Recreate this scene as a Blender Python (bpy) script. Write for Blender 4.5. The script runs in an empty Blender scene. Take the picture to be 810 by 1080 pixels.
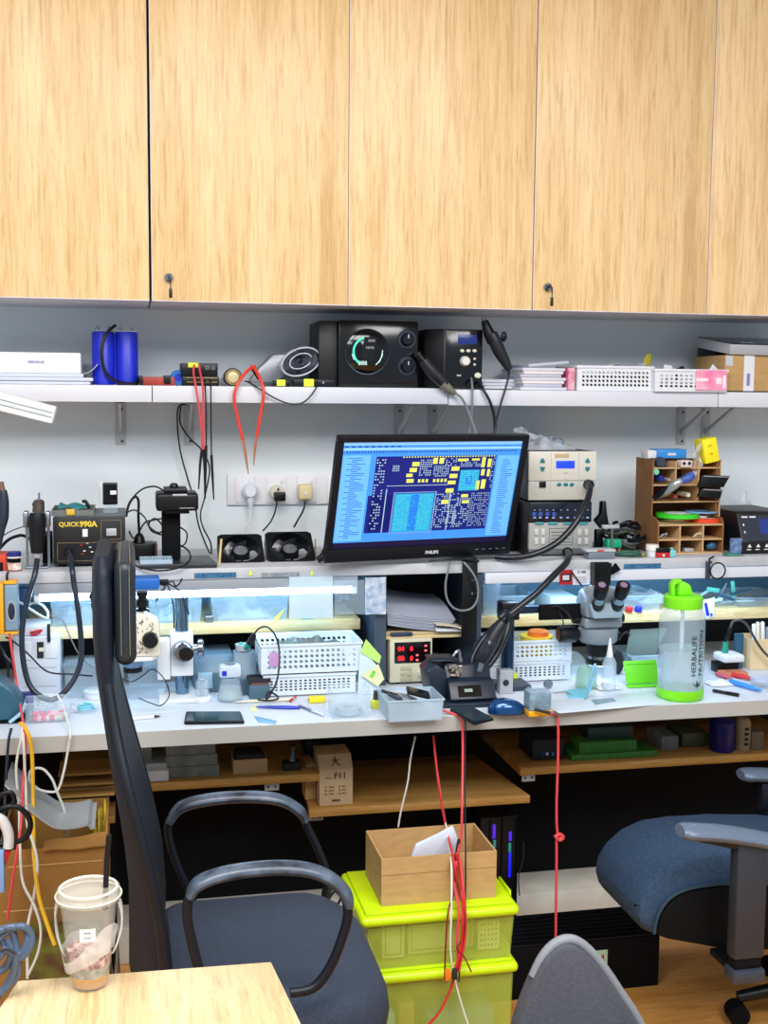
import bpy,bmesh,math,random
from math import sin,cos,pi,radians,atan,sqrt
from mathutils import Vector,Matrix
random.seed(7)
SC=bpy.context.scene
COL=SC.collection

# ------------------------------------------------------------------ camera
F=1250.0
PSI,TH,RHO=radians(12.2),atan(125/1250.0),radians(0.49)
CAM=Vector((0,-3.3,1.5))
fw=Vector((sin(PSI)*cos(TH),cos(PSI)*cos(TH),-sin(TH)))
_r0=Vector((cos(PSI),-sin(PSI),0)); _u0=_r0.cross(fw)
rt=_r0*cos(RHO)+_u0*sin(RHO); up=_u0*cos(RHO)-_r0*sin(RHO)
cd=bpy.data.cameras.new('camera'); cam=bpy.data.objects.new('camera',cd); COL.objects.link(cam)
cam.matrix_world=Matrix.Translation(CAM) @ Matrix((rt,up,-fw)).transposed().to_4x4()
cd.sensor_fit='HORIZONTAL'; cd.sensor_width=36; cd.lens=36*F/810
cd.clip_start=0.05
SC.camera=cam

def at(x,y,X=None,Y=None,Z=None):
    """the point of the room seen at a pixel of the photograph, on a plane X, Y or Z = const"""
    d=fw+rt*((x-405)/F)-up*((y-540)/F)
    if Z is not None: t=(Z-CAM.z)/d.z
    elif Y is not None: t=(Y-CAM.y)/d.y
    else: t=(X-CAM.x)/d.x
    return CAM+d*t

# ------------------------------------------------------------------ light
SC.view_settings.view_transform='Standard'
SC.view_settings.look='None'
SC.view_settings.gamma=1
SC.view_settings.use_curve_mapping=False
SC.view_settings.exposure=0.0
w=bpy.data.worlds.new('world'); SC.world=w; w.use_nodes=True
w.node_tree.nodes['Background'].inputs[0].default_value=(0.77,0.91,1.0,1)
w.node_tree.nodes['Background'].inputs[1].default_value=0.55
def area(name,loc,size,sizey,power,col,target):
    l=bpy.data.lights.new(name,'AREA'); l.shape='RECTANGLE'; l.size=size; l.size_y=sizey
    l.energy=power; l.color=col
    o=bpy.data.objects.new(name,l); COL.objects.link(o); o.location=loc
    o.rotation_euler=(Vector(target)-Vector(loc)).to_track_quat('-Z','Y').to_euler()
    return o
area('ceiling_panel_light',(0.2,-2.3,2.74),2.0,0.6,56,(1.0,0.98,0.95),(0.2,-1.8,0))
area('ceiling_panel_light',(1.4,-3.4,2.74),1.6,0.8,62,(0.97,0.98,1.0),(1.2,-3.0,0))
area('ceiling_panel_light',(-1.2,-3.2,2.74),1.6,0.8,52,(0.97,0.98,1.0),(-1.0,-2.8,0))

# ------------------------------------------------------------------ materials
def lin(c):
    return tuple(((v/255)/12.92 if v<=10 else ((v/255+0.055)/1.055)**2.4) for v in c)
_M={}
def mat(name,rgb,rough=0.5,metal=0.0,alpha=1.0,var=0.0,scale=30.0,bump=0.0,emit=0.0,spec=None,stretch=(1,1,1),rgb2=None,coat=0.0,trans=0.0):
    if name in _M: return _M[name]
    m=bpy.data.materials.new(name); m.use_nodes=True; _M[name]=m
    nt=m.node_tree; b=nt.nodes['Principled BSDF']
    c=lin(rgb)
    b.inputs['Base Color'].default_value=(*c,1)
    b.inputs['Roughness'].default_value=rough
    b.inputs['Metallic'].default_value=metal
    b.inputs['Alpha'].default_value=alpha
    b.inputs['Coat Weight'].default_value=coat
    b.inputs['Transmission Weight'].default_value=trans
    if spec is not None: b.inputs['Specular IOR Level'].default_value=spec
    if emit:
        b.inputs['Emission Color'].default_value=(*c,1); b.inputs['Emission Strength'].default_value=emit
    if var or bump or rgb2:
        tc=nt.nodes.new('ShaderNodeTexCoord'); mp=nt.nodes.new('ShaderNodeMapping'); nz=nt.nodes.new('ShaderNodeTexNoise')
        mp.inputs['Scale'].default_value=stretch
        nz.inputs['Scale'].default_value=scale; nz.inputs['Detail'].default_value=5
        nt.links.new(tc.outputs['Object'],mp.inputs[0]); nt.links.new(mp.outputs[0],nz.inputs['Vector'])
        if var or rgb2:
            rp=nt.nodes.new('ShaderNodeValToRGB')
            c2=lin(rgb2) if rgb2 else tuple(min(1,v*(1+var)) for v in c)
            c1=c if rgb2 else tuple(v*(1-var) for v in c)
            rp.color_ramp.elements[0].position=0.35; rp.color_ramp.elements[0].color=(*c1,1)
            rp.color_ramp.elements[1].position=0.65; rp.color_ramp.elements[1].color=(*c2,1)
            nt.links.new(nz.outputs['Fac'],rp.inputs[0]); nt.links.new(rp.outputs[0],b.inputs['Base Color'])
        if bump:
            bp=nt.nodes.new('ShaderNodeBump'); bp.inputs['Strength'].default_value=bump; bp.inputs['Distance'].default_value=0.002
            nt.links.new(nz.outputs['Fac'],bp.inputs['Height']); nt.links.new(bp.outputs[0],b.inputs['Normal'])
    return m

def oak(name,axis_scale,base,dark,light,rough=0.4):
    """wood grain running along one axis"""
    if name in _M: return _M[name]
    m=bpy.data.materials.new(name); m.use_nodes=True; _M[name]=m
    nt=m.node_tree; b=nt.nodes['Principled BSDF']; N=nt.nodes.new; L=nt.links.new
    tc=N('ShaderNodeTexCoord'); mp=N('ShaderNodeMapping'); mp.inputs['Scale'].default_value=axis_scale
    L(tc.outputs['Object'],mp.inputs[0])
    def noise(k,det,dist,rgh=0.6):
        n=N('ShaderNodeTexNoise'); n.inputs['Scale'].default_value=k; n.inputs['Detail'].default_value=det; n.inputs['Distortion'].default_value=dist; n.inputs['Roughness'].default_value=rgh
        L(mp.outputs[0],n.inputs['Vector']); return n
    def ramp(n,st):
        r=N('ShaderNodeValToRGB'); e=r.color_ramp.elements
        e[0].position,e[0].color=st[0][0],(*st[0][1],1); e[1].position,e[1].color=st[-1][0],(*st[-1][1],1)
        for p,c in st[1:-1]: k=e.new(p); k.color=(*c,1)
        L(n.outputs['Fac'],r.inputs[0]); return r
    r1=ramp(noise(0.9,3,0.3),[(0.32,lin(dark)),(0.5,lin(base)),(0.68,lin(light))])
    r2=ramp(noise(9.0,5,0.15,0.7),[(0.34,(0.66,0.54,0.40)),(0.50,(1,1,1))])
    r3=ramp(noise(3.2,6,0.9,0.75),[(0.40,(0.80,0.72,0.60)),(0.52,(1,1,1))])
    prev=r1
    for r,k in ((r2,0.62),(r3,0.6)):
        mx=N('ShaderNodeMix'); mx.data_type='RGBA'; mx.blend_type='MULTIPLY'; mx.inputs[0].default_value=k
        L(prev.outputs[2 if prev.type=='MIX' else 0],mx.inputs[6]); L(r.outputs[0],mx.inputs[7]); prev=mx
    L(prev.outputs[2],b.inputs['Base Color'])
    b.inputs['Roughness'].default_value=rough
    return m

WHITE=mat('white_laminate',(212,216,226),0.45,var=0.02,scale=3)
WALL=mat('painted_wall',(222,230,234),0.85,var=0.03,scale=2.5,bump=0.05)
BLACK=mat('black_plastic',(9,11,16),0.38,var=0.15,scale=20,spec=0.35)
BLACKM=mat('black_matte',(5,6,10),0.8,var=0.1,scale=20,spec=0.2)
RUB=mat('black_rubber',(11,14,21),0.38,spec=0.4)
DARKBLUE=mat('dark_slate_plastic',(34,44,60),0.42,var=0.1)
CHROME=mat('chrome',(160,168,182),0.14,1.0)
STEEL=mat('brushed_steel',(150,158,170),0.35,1.0)
GREYM=mat('grey_painted_metal',(176,180,188),0.45,0.2)
PAPER=mat('paper',(226,228,236),0.8,var=0.03,scale=8)
WPLAS=mat('white_plastic',(225,230,238),0.4,var=0.02)
CREAM=mat('cream_plastic',(222,218,200),0.45,var=0.03)
CLEAR=mat('clear_plastic',(206,230,246),0.12,alpha=0.17,var=0.05,scale=12)
FROST=mat('frosted_plastic',(200,224,242),0.3,alpha=0.42,var=0.08,scale=14)
BAGM=mat('crinkled_bag',(222,228,238),0.12,alpha=0.45,var=0.2,scale=40,bump=0.8)
RED=mat('red_wire',(206,44,50),0.45)
REDP=mat('red_plastic',(196,30,34),0.4)
PINK=mat('pink_red_wire',(222,74,82),0.45)
YEL=mat('yellow_wire',(232,180,30),0.45)
WWIRE=mat('white_wire',(222,222,216),0.5)
GWIRE=mat('grey_wire',(120,126,132),0.5)
LIME=mat('lime_plastic',(198,232,10),0.38,var=0.03)
GREEN=mat('bright_green_plastic',(110,220,40),0.4)
TEAL=mat('teal_plastic',(30,150,130),0.45)
BLUE=mat('royal_blue_plastic',(22,40,196),0.4)
SKYB=mat('sky_blue_plastic',(50,140,220),0.4)
YELP=mat('yellow_plastic',(240,222,30),0.45)
ORANGE=mat('orange_plastic',(240,120,30),0.45)
STICKY=mat('yellow_sticker',(224,240,60),0.6)
CARD=mat('cardboard',(186,150,98),0.8,var=0.07,scale=25,stretch=(1,1,4))
CARDIN=mat('cardboard_inner',(176,138,86),0.85,var=0.06,scale=30)
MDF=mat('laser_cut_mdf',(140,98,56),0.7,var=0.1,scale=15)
MDFE=mat('pale_mdf_edge',(206,170,124),0.7,var=0.05)
DFAB=mat('dark_navy_fabric',(34,42,58),0.85,var=0.15,scale=260,bump=0.4)
INK=mat('dark_ink',(28,30,40),0.7)
GOLD=mat('gold_lettering',(220,196,60),0.5)

# ------------------------------------------------------------------ geometry
class G:
    def __init__(s): s.v=[]; s.f=[]
    def add(s,vs,fs):
        n=len(s.v); s.v+=[tuple(v) for v in vs]; s.f+=[tuple(i+n for i in f) for f in fs]; return s
    def bm(s,b):
        b.verts.index_update(); return s.add([v.co.copy() for v in b.verts],[[v.index for v in f.verts] for f in b.faces])
    def box(s,x0,x1,y0,y1,z0,z1,bev=0.0,seg=2,M=None):
        b=bmesh.new(); bmesh.ops.create_cube(b,size=1)
        sx,sy,sz=abs(x1-x0),abs(y1-y0),abs(z1-z0)
        for v in b.verts: v.co=Vector((v.co.x*sx,v.co.y*sy,v.co.z*sz))
        bev=min(bev,0.49*min(sx,sy,sz))
        if bev>0: bmesh.ops.bevel(b,geom=b.edges[:],offset=bev,segments=seg,affect='EDGES',profile=0.5)
        c=Vector(((x0+x1)/2,(y0+y1)/2,(z0+z1)/2))
        for v in b.verts:
            v.co+=c
            if M is not None: v.co=M @ v.co
        s.bm(b); b.free(); return s
    def tube(s,pts,r,seg=8,sm=True,n=5,closed=False):
        P=[Vector(p) for p in pts]
        R=list(r) if isinstance(r,(list,tuple)) else [r]*len(P)
        if sm and len(P)>2:
            Q=[]; RR=[]; m=len(P)
            rng=range(m if closed else m-1)
            for i in rng:
                g=(lambda k: P[k % m]) if closed else (lambda k: P[max(0,min(m-1,k))])
                a,b,c,d=g(i-1),g(i),g(i+1),g(i+2)
                for j in range(n):
                    t=j/n
                    Q.append(0.5*((2*b)+(c-a)*t+(2*a-5*b+4*c-d)*t*t+(3*b-a-3*c+d)*t**3))
                    RR.append(R[i % m]*(1-t)+R[(i+1) % m]*t)
            if not closed: Q.append(P[-1]); RR.append(R[-1])
            P,R=Q,RR
        nrm=None; rings=[]; m=len(P)
        for i,p in enumerate(P):
            t=(P[(i+1) % m]-P[(i-1) % m]) if closed else (P[min(i+1,m-1)]-P[max(i-1,0)])
            if t.length<1e-9: t=Vector((0,0,1))
            t.normalize()
            if nrm is None: nrm=t.orthogonal().normalized()
            nrm=(nrm-t*nrm.dot(t));
            if nrm.length<1e-6: nrm=t.orthogonal()
            nrm.normalize(); bn=t.cross(nrm)
            rings.append([p+(nrm*cos(2*pi*k/seg)+bn*sin(2*pi*k/seg))*R[i] for k in range(seg)])
        vs=[v for q in rings for v in q]; fs=[]
        for i in range(m if closed else m-1):
            a,b=i*seg,((i+1) % m)*seg
            for k in range(seg): fs.append((a+k,a+(k+1) % seg,b+(k+1) % seg,b+k))
        if not closed: fs+=[tuple(range(seg))[::-1],tuple((m-1)*seg+k for k in range(seg))]
        return s.add(vs,fs)
    def cyl(s,p0,p1,r0,r1=None,seg=20):
        return s.tube([p0,p1],[r0,r0 if r1 is None else r1],seg,sm=False)
    def lathe(s,prof,c=(0,0,0),seg=28,axis='z',cap=True):
        vs=[]; fs=[]
        for (r,z) in prof:
            for k in range(seg):
                a=2*pi*k/seg; p=(r*cos(a),r*sin(a),z)
                if axis=='y': p=(p[0],p[2],p[1])
                if axis=='x': p=(p[2],p[0],p[1])
                vs.append((p[0]+c[0],p[1]+c[1],p[2]+c[2]))
        for i in range(len(prof)-1):
            for k in range(seg):
                q=(i*seg+k,i*seg+(k+1) % seg,(i+1)*seg+(k+1) % seg,(i+1)*seg+k)
                fs.append(q if axis !='y' else q[::-1])
        if cap:
            if prof[0][0]>1e-5: fs.append(tuple(range(seg))[::-1])
            if prof[-1][0]>1e-5: fs.append(tuple((len(prof)-1)*seg+k for k in range(seg)))
        return s.add(vs,fs)
    def prism(s,pts,a,b,axis='y',bev=0.0,M=None):
        """2-D outline extruded along an axis"""
        bmm=bmesh.new()
        def mk(p,t): return Vector({'y': (p[0],t,p[1]),'x': (t,p[0],p[1]),'z': (p[0],p[1],t)}[axis])
        A=[bmm.verts.new(mk(p,a)) for p in pts]; B=[bmm.verts.new(mk(p,b)) for p in pts]
        n=len(pts); bmm.faces.new(A[::-1]); bmm.faces.new(B)
        for i in range(n): bmm.faces.new((A[i],A[(i+1) % n],B[(i+1) % n],B[i]))
        bmesh.ops.recalc_face_normals(bmm,faces=bmm.faces[:])
        if bev>0: bmesh.ops.bevel(bmm,geom=bmm.edges[:],offset=bev,segments=2,affect='EDGES',profile=0.5)
        if M is not None:
            for v in bmm.verts: v.co=M @ v.co
        s.bm(bmm); bmm.free(); return s
    def ball(s,c,rx,ry=None,rz=None,u=20,v=12,M=None):
        ry=rx if ry is None else ry; rz=rx if rz is None else rz
        vs=[]; fs=[]
        for i in range(v+1):
            for k in range(u):
                p=Vector((rx*sin(pi*i/v)*cos(2*pi*k/u),ry*sin(pi*i/v)*sin(2*pi*k/u),rz*cos(pi*i/v)))
                if M is not None: p=M @ p
                vs.append(Vector(c)+p)
        for i in range(v):
            for k in range(u): fs.append((i*u+k,(i+1)*u+k,(i+1)*u+(k+1) % u,i*u+(k+1) % u))
        return s.add(vs,fs)
    def grid(s,fn,nu,nv,th=0.0):
        """surface fn(u,v); th gives it thickness along its normal"""
        P=[[Vector(fn(i/nu,j/nv)) for j in range(nv+1)] for i in range(nu+1)]
        W=nv+1; vs=[p for row in P for p in row]; fs=[]
        for i in range(nu):
            for j in range(nv): fs.append((i*W+j,(i+1)*W+j,(i+1)*W+j+1,i*W+j+1))
        if th:
            b=bmesh.new(); V=[b.verts.new(v) for v in vs]
            for f in fs: b.faces.new([V[i] for i in f])
            bmesh.ops.recalc_face_normals(b,faces=b.faces[:])
            bmesh.ops.solidify(b,geom=b.faces[:],thickness=th); s.bm(b); b.free(); return s
        return s.add(vs,fs)
    def ring(s,c,R,r,seg=36,rs=8,axis='y'):
        P=[]
        for k in range(seg):
            a=2*pi*k/seg
            P.append({'y': (c[0]+R*cos(a),c[1],c[2]+R*sin(a)),'z': (c[0]+R*cos(a),c[1]+R*sin(a),c[2]),'x': (c[0],c[1]+R*cos(a),c[2]+R*sin(a))}[axis])
        return s.tube(P,r,rs,sm=False,closed=True)
    def tray(s,x0,x1,y0,y1,z0,z1,t=0.002,rim=0.0,taper=0.0):
        """open box with walls, floor and a rim"""
        o=[(x0,y0),(x1,y0),(x1,y1),(x0,y1)]; i=[(x0+t,y0+t),(x1-t,y0+t),(x1-t,y1-t),(x0+t,y1-t)]
        tp=taper
        ob=[(x0+tp,y0+tp),(x1-tp,y0+tp),(x1-tp,y1-tp),(x0+tp,y1-tp)]
        ib=[(x0+tp+t,y0+tp+t),(x1-tp-t,y0+tp+t),(x1-tp-t,y1-tp-t),(x0+tp+t,y1-tp-t)]
        vs=[(*p,z0) for p in ob]+[(*p,z1) for p in o]+[(*p,z1) for p in i]+[(*p,z0+t) for p in ib]
        fs=[(3,2,1,0),(12,13,14,15)]
        for k in range(4):
            l=(k+1) % 4
            fs+=[(k,l,4+l,4+k),(4+k,4+l,8+l,8+k),(8+k,8+l,12+l,12+k)]
        s.add(vs,fs)
        if rim:
            h=rim; s.box(x0-h,x1+h,y0-h,y0+t,z1-h*1.5,z1,0.001); s.box(x0-h,x1+h,y1-t,y1+h,z1-h*1.5,z1,0.001)
            s.box(x0-h,x0+t,y0+t,y1-t,z1-h*1.5,z1,0.001); s.box(x1-t,x1+h,y0+t,y1-t,z1-h*1.5,z1,0.001)
        return s
    def perf(s,x0,x1,z0,z1,y,t,nx,nz,hr=0.33,mx=0.012,mz=0.010,axis='y',skew=0.25,stag=True):
        """perforated panel with real through holes"""
        def P(a,b,c): return (a,c,b) if axis=='y' else (c,a,b)
        cx,cz=(x1-x0-2*mx)/nx,(z1-z0-2*mz)/nz
        for i in range(nx):
            for j in range(nz):
                a,b=x0+mx+i*cx,z0+mz+j*cz
                sq=[(a+cx*u,b+cz*v) for u,v in ((0,0),(.5,0),(1,0),(1,.5),(1,1),(.5,1),(0,1),(0,.5))]
                h=[]
                for k in range(8):
                    an=pi*1.25+k*pi/4
                    uu,vv=hr*cx*cos(an),hr*cz*1.0*sin(an); uu+=-skew*vv
                    h.append((a+cx/2+uu,b+cz/2+vv))
                vs=[P(*p,y) for p in sq]+[P(*p,y) for p in h]+[P(*p,y+t) for p in sq]+[P(*p,y+t) for p in h]
                fs=[]
                for k in range(8):
                    l=(k+1) % 8
                    fs+=[(k,l,8+l,8+k),(16+l,16+k,24+k,24+l),(8+k,8+l,24+l,24+k)]
                s.add(vs,fs)
        if axis=='y':
            s.box(x0,x0+mx,y,y+t,z0,z1); s.box(x1-mx,x1,y,y+t,z0,z1)
            s.box(x0+mx,x1-mx,y,y+t,z0,z0+mz); s.box(x0+mx,x1-mx,y,y+t,z1-mz,z1)
        else:
            s.box(y,y+t,x0,x0+mx,z0,z1); s.box(y,y+t,x1-mx,x1,z0,z1)
            s.box(y,y+t,x0+mx,x1-mx,z0,z0+mz); s.box(y,y+t,x0+mx,x1-mx,z1-mz,z1)
        return s
    def text(s,txt,o,size,xd=(1,0,0),ud=(0,0,1),depth=0.0004,bold=0.0,align='CENTER',fn=None,sx=1.0):
        c=bpy.data.curves.new('t','FONT'); c.body=txt; c.size=size; c.align_x=align; c.align_y='CENTER'; c.offset=bold; c.extrude=depth/2; c.resolution_u=2
        ob=bpy.data.objects.new('t',c); COL.objects.link(ob)
        me=bpy.data.meshes.new_from_object(ob); xd=Vector(xd).normalized(); ud=Vector(ud).normalized(); nd=xd.cross(ud)
        o=Vector(o); V=[v.co.copy() for v in me.vertices]
        V=[fn(v) for v in V] if fn else [o+xd*v.x*sx+ud*v.y+nd*(v.z+depth/2) for v in V]
        s.add(V,[tuple(p.vertices) for p in me.polygons])
        bpy.data.objects.remove(ob); bpy.data.curves.remove(c); bpy.data.meshes.remove(me); return s
    def move(s,M):
        s.v=[tuple(M @ Vector(v)) for v in s.v]; return s

def build(name,g,m,sharp=38):
    me=bpy.data.meshes.new(name); me.from_pydata(g.v,[],g.f); me.validate(); me.update()
    me.polygons.foreach_set('use_smooth',[True]*len(me.polygons)); me.set_sharp_from_angle(angle=radians(sharp))
    me.materials.append(m)
    o=bpy.data.objects.new(name,me); COL.objects.link(o); return o
def tag(o,label=None,cat=None,group=None,kind=None):
    if label: o['label']=label
    if cat: o['category']=cat
    if group: o['group']=group
    if kind: o['kind']=kind
    return o
def thing(name,label,cat,loc=(0,0,0),group=None,rz=0.0):
    o=bpy.data.objects.new(name,None); COL.objects.link(o); o.empty_display_size=0.05
    o.location=loc; o.rotation_euler=(0,0,rz); return tag(o,label,cat,group)
def root_matrix(o):
    m=Matrix.Identity(4)
    while o is not None:
        m=Matrix.Translation(o.location) @ o.rotation_euler.to_matrix().to_4x4() @ m; o=o.parent
    return m
def part(name,g,m,parent,label=None,local=False,sharp=38):
    """a part; geometry in room coordinates unless local"""
    if not local: g.move(root_matrix(parent).inverted())
    o=build(name,g,m,sharp); o.parent=parent
    if label: o['label']=label
    return o
def solo(name,g,m,label,cat,group=None,sharp=38):
    """a thing that is a single mesh, its origin at its base"""
    lo=[min(v[k] for v in g.v) for k in range(3)]; hi=[max(v[k] for v in g.v) for k in range(3)]
    c=Vector(((lo[0]+hi[0])/2,(lo[1]+hi[1])/2,lo[2])); g.move(Matrix.Translation(-c))
    o=build(name,g,m,sharp); o.location=c; return tag(o,label,cat,group)
def struct(name,g,m):
    o=build(name,g,m); o['kind']='structure'; return o
def copy_tree(o,parent=None):
    c=o.copy(); COL.objects.link(c)
    if parent: c.parent=parent
    for ch in list(o.children): copy_tree(ch,c)
    return c
def cable(name,pts,r,m,label,cat='cord',group=None,parent=None,seg=8,plabel=None):
    """pts: (pixel x, pixel y, room Y) or Vector"""
    P=[p if isinstance(p,Vector) else at(p[0],p[1],Y=p[2]) for p in pts]
    g=G().tube(P,r,seg)
    return part(name,g,m,parent,plabel) if parent else solo(name,g,m,label,cat,group)
def rect(x0,x1,yt,yb,Y):
    a=at(x0,(yt+yb)/2,Y=Y); b=at(x1,(yt+yb)/2,Y=Y); c=at((x0+x1)/2,yt,Y=Y); d=at((x0+x1)/2,yb,Y=Y)
    return a.x,b.x,d.z,c.z
# ================================================================== SETTING
ISZ,ISY=1.067,-0.38        # instrument shelf: top, front edge
USZ,USY=1.515,-0.25        # upper shelf
DZ,DY=0.75,-0.68           # desk
XL,XR=-1.3,2.6
g=G().box(-2.2,3.4,0,0.1,0,2.8); struct('wall_back',g,WALL)
FLOORM=oak('amber_wood_floor',(1.2,14,14),(222,160,84),(204,140,66),(232,176,104),0.35)
g=G().box(-2.2,3.4,-4.2,0.0,-0.05,0); struct('floor',g,FLOORM)
g=G().box(-2.2,3.4,-4.2,0.1,2.8,2.85); struct('ceiling',g,mat('ceiling_paint',(220,222,226),0.9))
# concrete plinth along the foot of the wall
g=G().box(-1.6,XR,-0.245,-0.001,0.0,0.10,0.004); struct('trim_1',g,mat('pale_concrete',(226,224,212),0.8,var=0.12,scale=9,bump=0.2))
# black backboard behind the legs of the bench
g=G().box(-1.6,XR,-0.10,-0.002,0.101,0.70); struct('trim_2',g,BLACKM)

# ------------------------------------------------------------------ wall cabinets
CY=-0.35
OAK=oak('light_oak_laminate',(13,13,0.75),(235,205,154),(224,191,138),(241,215,168),0.42)
EDGE=mat('lilac_white_edge_band',(222,214,226),0.5)
CARC=mat('grey_white_carcass',(206,212,222),0.6)
def dx(px): return at(px,320,Y=CY).x
seams=[dx(159.3),dx(367.3),dx(561.4),dx(745.6)]
wid=(seams[3]-seams[0])/3
units=[(seams[0]-wid*2,seams[0]-wid,seams[0]-0.003),(seams[0]+0.002,seams[1],seams[2]),(seams[2]+0.001,seams[3],seams[3]+wid)]
unames=['light oak wall cabinet at the far left, its right door without a lock','light oak double-door wall cabinet in the centre, above the monitor','light oak wall cabinet on the right, above the perforated baskets']
for ui,(a,b,c) in enumerate(units):
    t=thing('wall_cabinet',unames[ui],'cabinet',((a+c)/2,-0.17,1.72),'oak wall cabinets')
    g=G().box(a,c,CY+0.019,-0.001,1.72,1.738).box(a,c,CY+0.019,-0.001,2.74,2.76).box(a,a+0.016,CY+0.019,-0.001,1.738,2.74).box(c-0.016,c,CY+0.019,-0.001,1.738,2.74).box(a+0.016,c-0.016,-0.01,-0.001,1.738,2.74).box(b-0.008,b+0.008,CY+0.019,-0.01,1.738,2.74)
    part('carcass',g,CARC,t)
    for k,(p,q) in enumerate(((a,b),(b,c))):
        d=part('door',G().box(p+0.0012,q-0.0012,CY,CY+0.018,1.719,2.755,0.0008),OAK,t)
        e=part('edge_band',G().box(p+0.0003,p+0.0018,CY-0.0006,CY+0.018,1.719,2.755).box(p+0.0018,q-0.0008,CY-0.0006,CY+0.018,1.7175,1.7193),EDGE,d)
        if ui and k==0:
            P=at(178 if ui==1 else 577,293 if ui==1 else 303,Y=CY)
            g=G().lathe([(0.0,-0.012),(0.008,-0.012),(0.0105,-0.009),(0.0105,0.0)],(P.x,CY,P.z),20,'y')
            part('lock',g,CHROME,d)
            g=G().box(P.x-0.0012,P.x+0.0012,CY-0.028,CY-0.012,P.z-0.004,P.z+0.004).box(P.x+0.001,P.x+0.0045,CY-0.031,CY-0.028,P.z-0.016,P.z-0.002,0.001)
            g.tube([(P.x+0.003,CY-0.03,P.z-0.012),(P.x+0.003,CY-0.03,P.z-0.030)],0.0014,6)
            g.box(P.x-0.001,P.x+0.007,CY-0.031,CY-0.028,P.z-0.050,P.z-0.028,0.001)
            part('key',g,mat('dark_key',(44,36,34),0.4,0.5),d)

# ------------------------------------------------------------------ upper shelf boards and brackets
ush=[at(p,410,Y=USY).x for p in (160.5,473,758)]
segs=[(-1.1,ush[0]-0.001,'far left, under the blue battery'),(ush[0]+0.001,ush[1]-0.001,'holding the large black dial unit'),(ush[1]+0.001,ush[2]-0.001,'holding the perforated baskets'),(ush[2]+0.001,2.6,'at the far right, under the cardboard box')]
for k,(a,b,n) in enumerate(segs):
    solo('shelf_board',G().box(a,b,USY,-0.001,1.473-0.003*(k>1),USZ-0.003*(k>1),0.0015),WHITE,'white wall shelf board %s' % n,'shelf','white upper shelf boards')
BRK=mat('grey_bracket_metal',(190,190,194),0.5,0.1)
for n,px in (('below the blue battery',127),('behind the hanging red and black leads',199),('left of the pair above the monitor',420),('right of the pair above the monitor',456),('left of the pair above the wooden organizer',718),('right of the pair above the wooden organizer',744)):
    x=at(px,445,Y=0).x
    t=thing('shelf_bracket','grey metal shelf bracket %s' % n,'bracket',(x,-0.001,1.36),'brackets under the upper shelf')
    part('wall_plate',G().box(x-0.014,x+0.014,-0.004,-0.0008,1.355,1.4695,0.001),BRK,t)
    part('shelf_arm',G().box(x-0.010,x+0.010,-0.20,-0.004,1.4665,1.4697,0.0008),BRK,t)
    part('strut',G().prism([(-0.003,1.385),(-0.003,1.40),(-0.155,1.4665),(-0.175,1.4665)],x-0.0035,x+0.0035,'x'),BRK,t)
    for z in (1.365,1.452): part('screw',G().lathe([(0.0,-0.0062),(0.003,-0.006),(0.0036,-0.004)],(x+0.004,0,z),10,'y'),mat('dark_screw',(40,40,44),0.4,0.6),t)

# ------------------------------------------------------------------ bench
t=thing('workbench','long white laminate workbench running across the whole room','workbench',(0.6,-0.34,0))
part('worktop',G().box(-0.62,2.5,DY+0.0012,-0.102,DZ-0.037,DZ,0.0010),mat('worktop_white',(204,214,228),0.4,var=0.02,scale=3),t)
part('edge_band',G().box(-0.62,2.5,DY,DY+0.0011,DZ-0.037,DZ-0.0012),mat('shade_grey_edge',(176,176,172),0.5),t)  # front edge coloured greyer, imitating light that falls mostly from above
for x in (-0.6,2.4):
    part('side_panel',G().box(x,x+0.02,-0.6,-0.246,0.001,DZ-0.038),BLACKM,t)
# hutch: dividers, mid shelves and instrument shelf
t=thing('bench_hutch','dark open hutch on the workbench with pale wooden shelf edges, carrying the instrument shelf','shelf unit',(0.6,-0.2,DZ+0.001))
HUT=mat('hutch_side_blue_grey',(62,76,94),0.5)
IST=mat('worn_grey_white_shelf',(188,192,198),0.5,var=0.09,scale=14)
PALE=oak('pale_pine_edge',(1.5,20,20),(226,210,160),(208,190,140),(238,226,184),0.5)
part('instrument_shelf',G().box(-0.62,2.5,ISY,-0.006,ISZ-0.027,ISZ,0.0015),IST,t)
part('back_panel',G().box(-0.62,2.5,-0.012,-0.004,DZ+0.001,ISZ-0.028),mat('dark_back_panel',(14,20,32),0.6),t)
UPB=mat('teal_blue_backing',(92,136,164),0.6)
for a,b,z in ((-0.62,at(394,660,Y=-.02).x,.9132),(at(500,640,Y=-.37).x+.0202,2.5,.9072)): part('upper_backing',G().box(a,b,-.0135,-.0125,z,ISZ-.029),UPB,t)
xd1=at(395,690,Y=-0.37).x; xd1b=at(407,690,Y=-0.37).x; xd2=at(500,640,Y=-0.37).x
part('divider',G().box(xd1,xd1b,-0.37,-0.013,DZ+0.001,ISZ-0.028),HUT,t)
part('divider',G().box(xd2,xd2+0.020,-0.37,-0.013,DZ+0.001,ISZ-0.028),HUT,t)
xs1=at(380,660,Y=-0.3).x
part('middle_shelf',G().box(-0.6,xs1,-0.30,-0.013,0.886,0.913,0.001),PALE,t)
part('middle_shelf',G().box(xd1b+0.0005,xd2-0.0005,-0.36,-0.013,0.868,0.876,0.001),PALE,t)
part('middle_shelf',G().box(xd2+0.0205,2.5,-0.30,-0.013,0.878,0.907,0.001),PALE,t)
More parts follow.
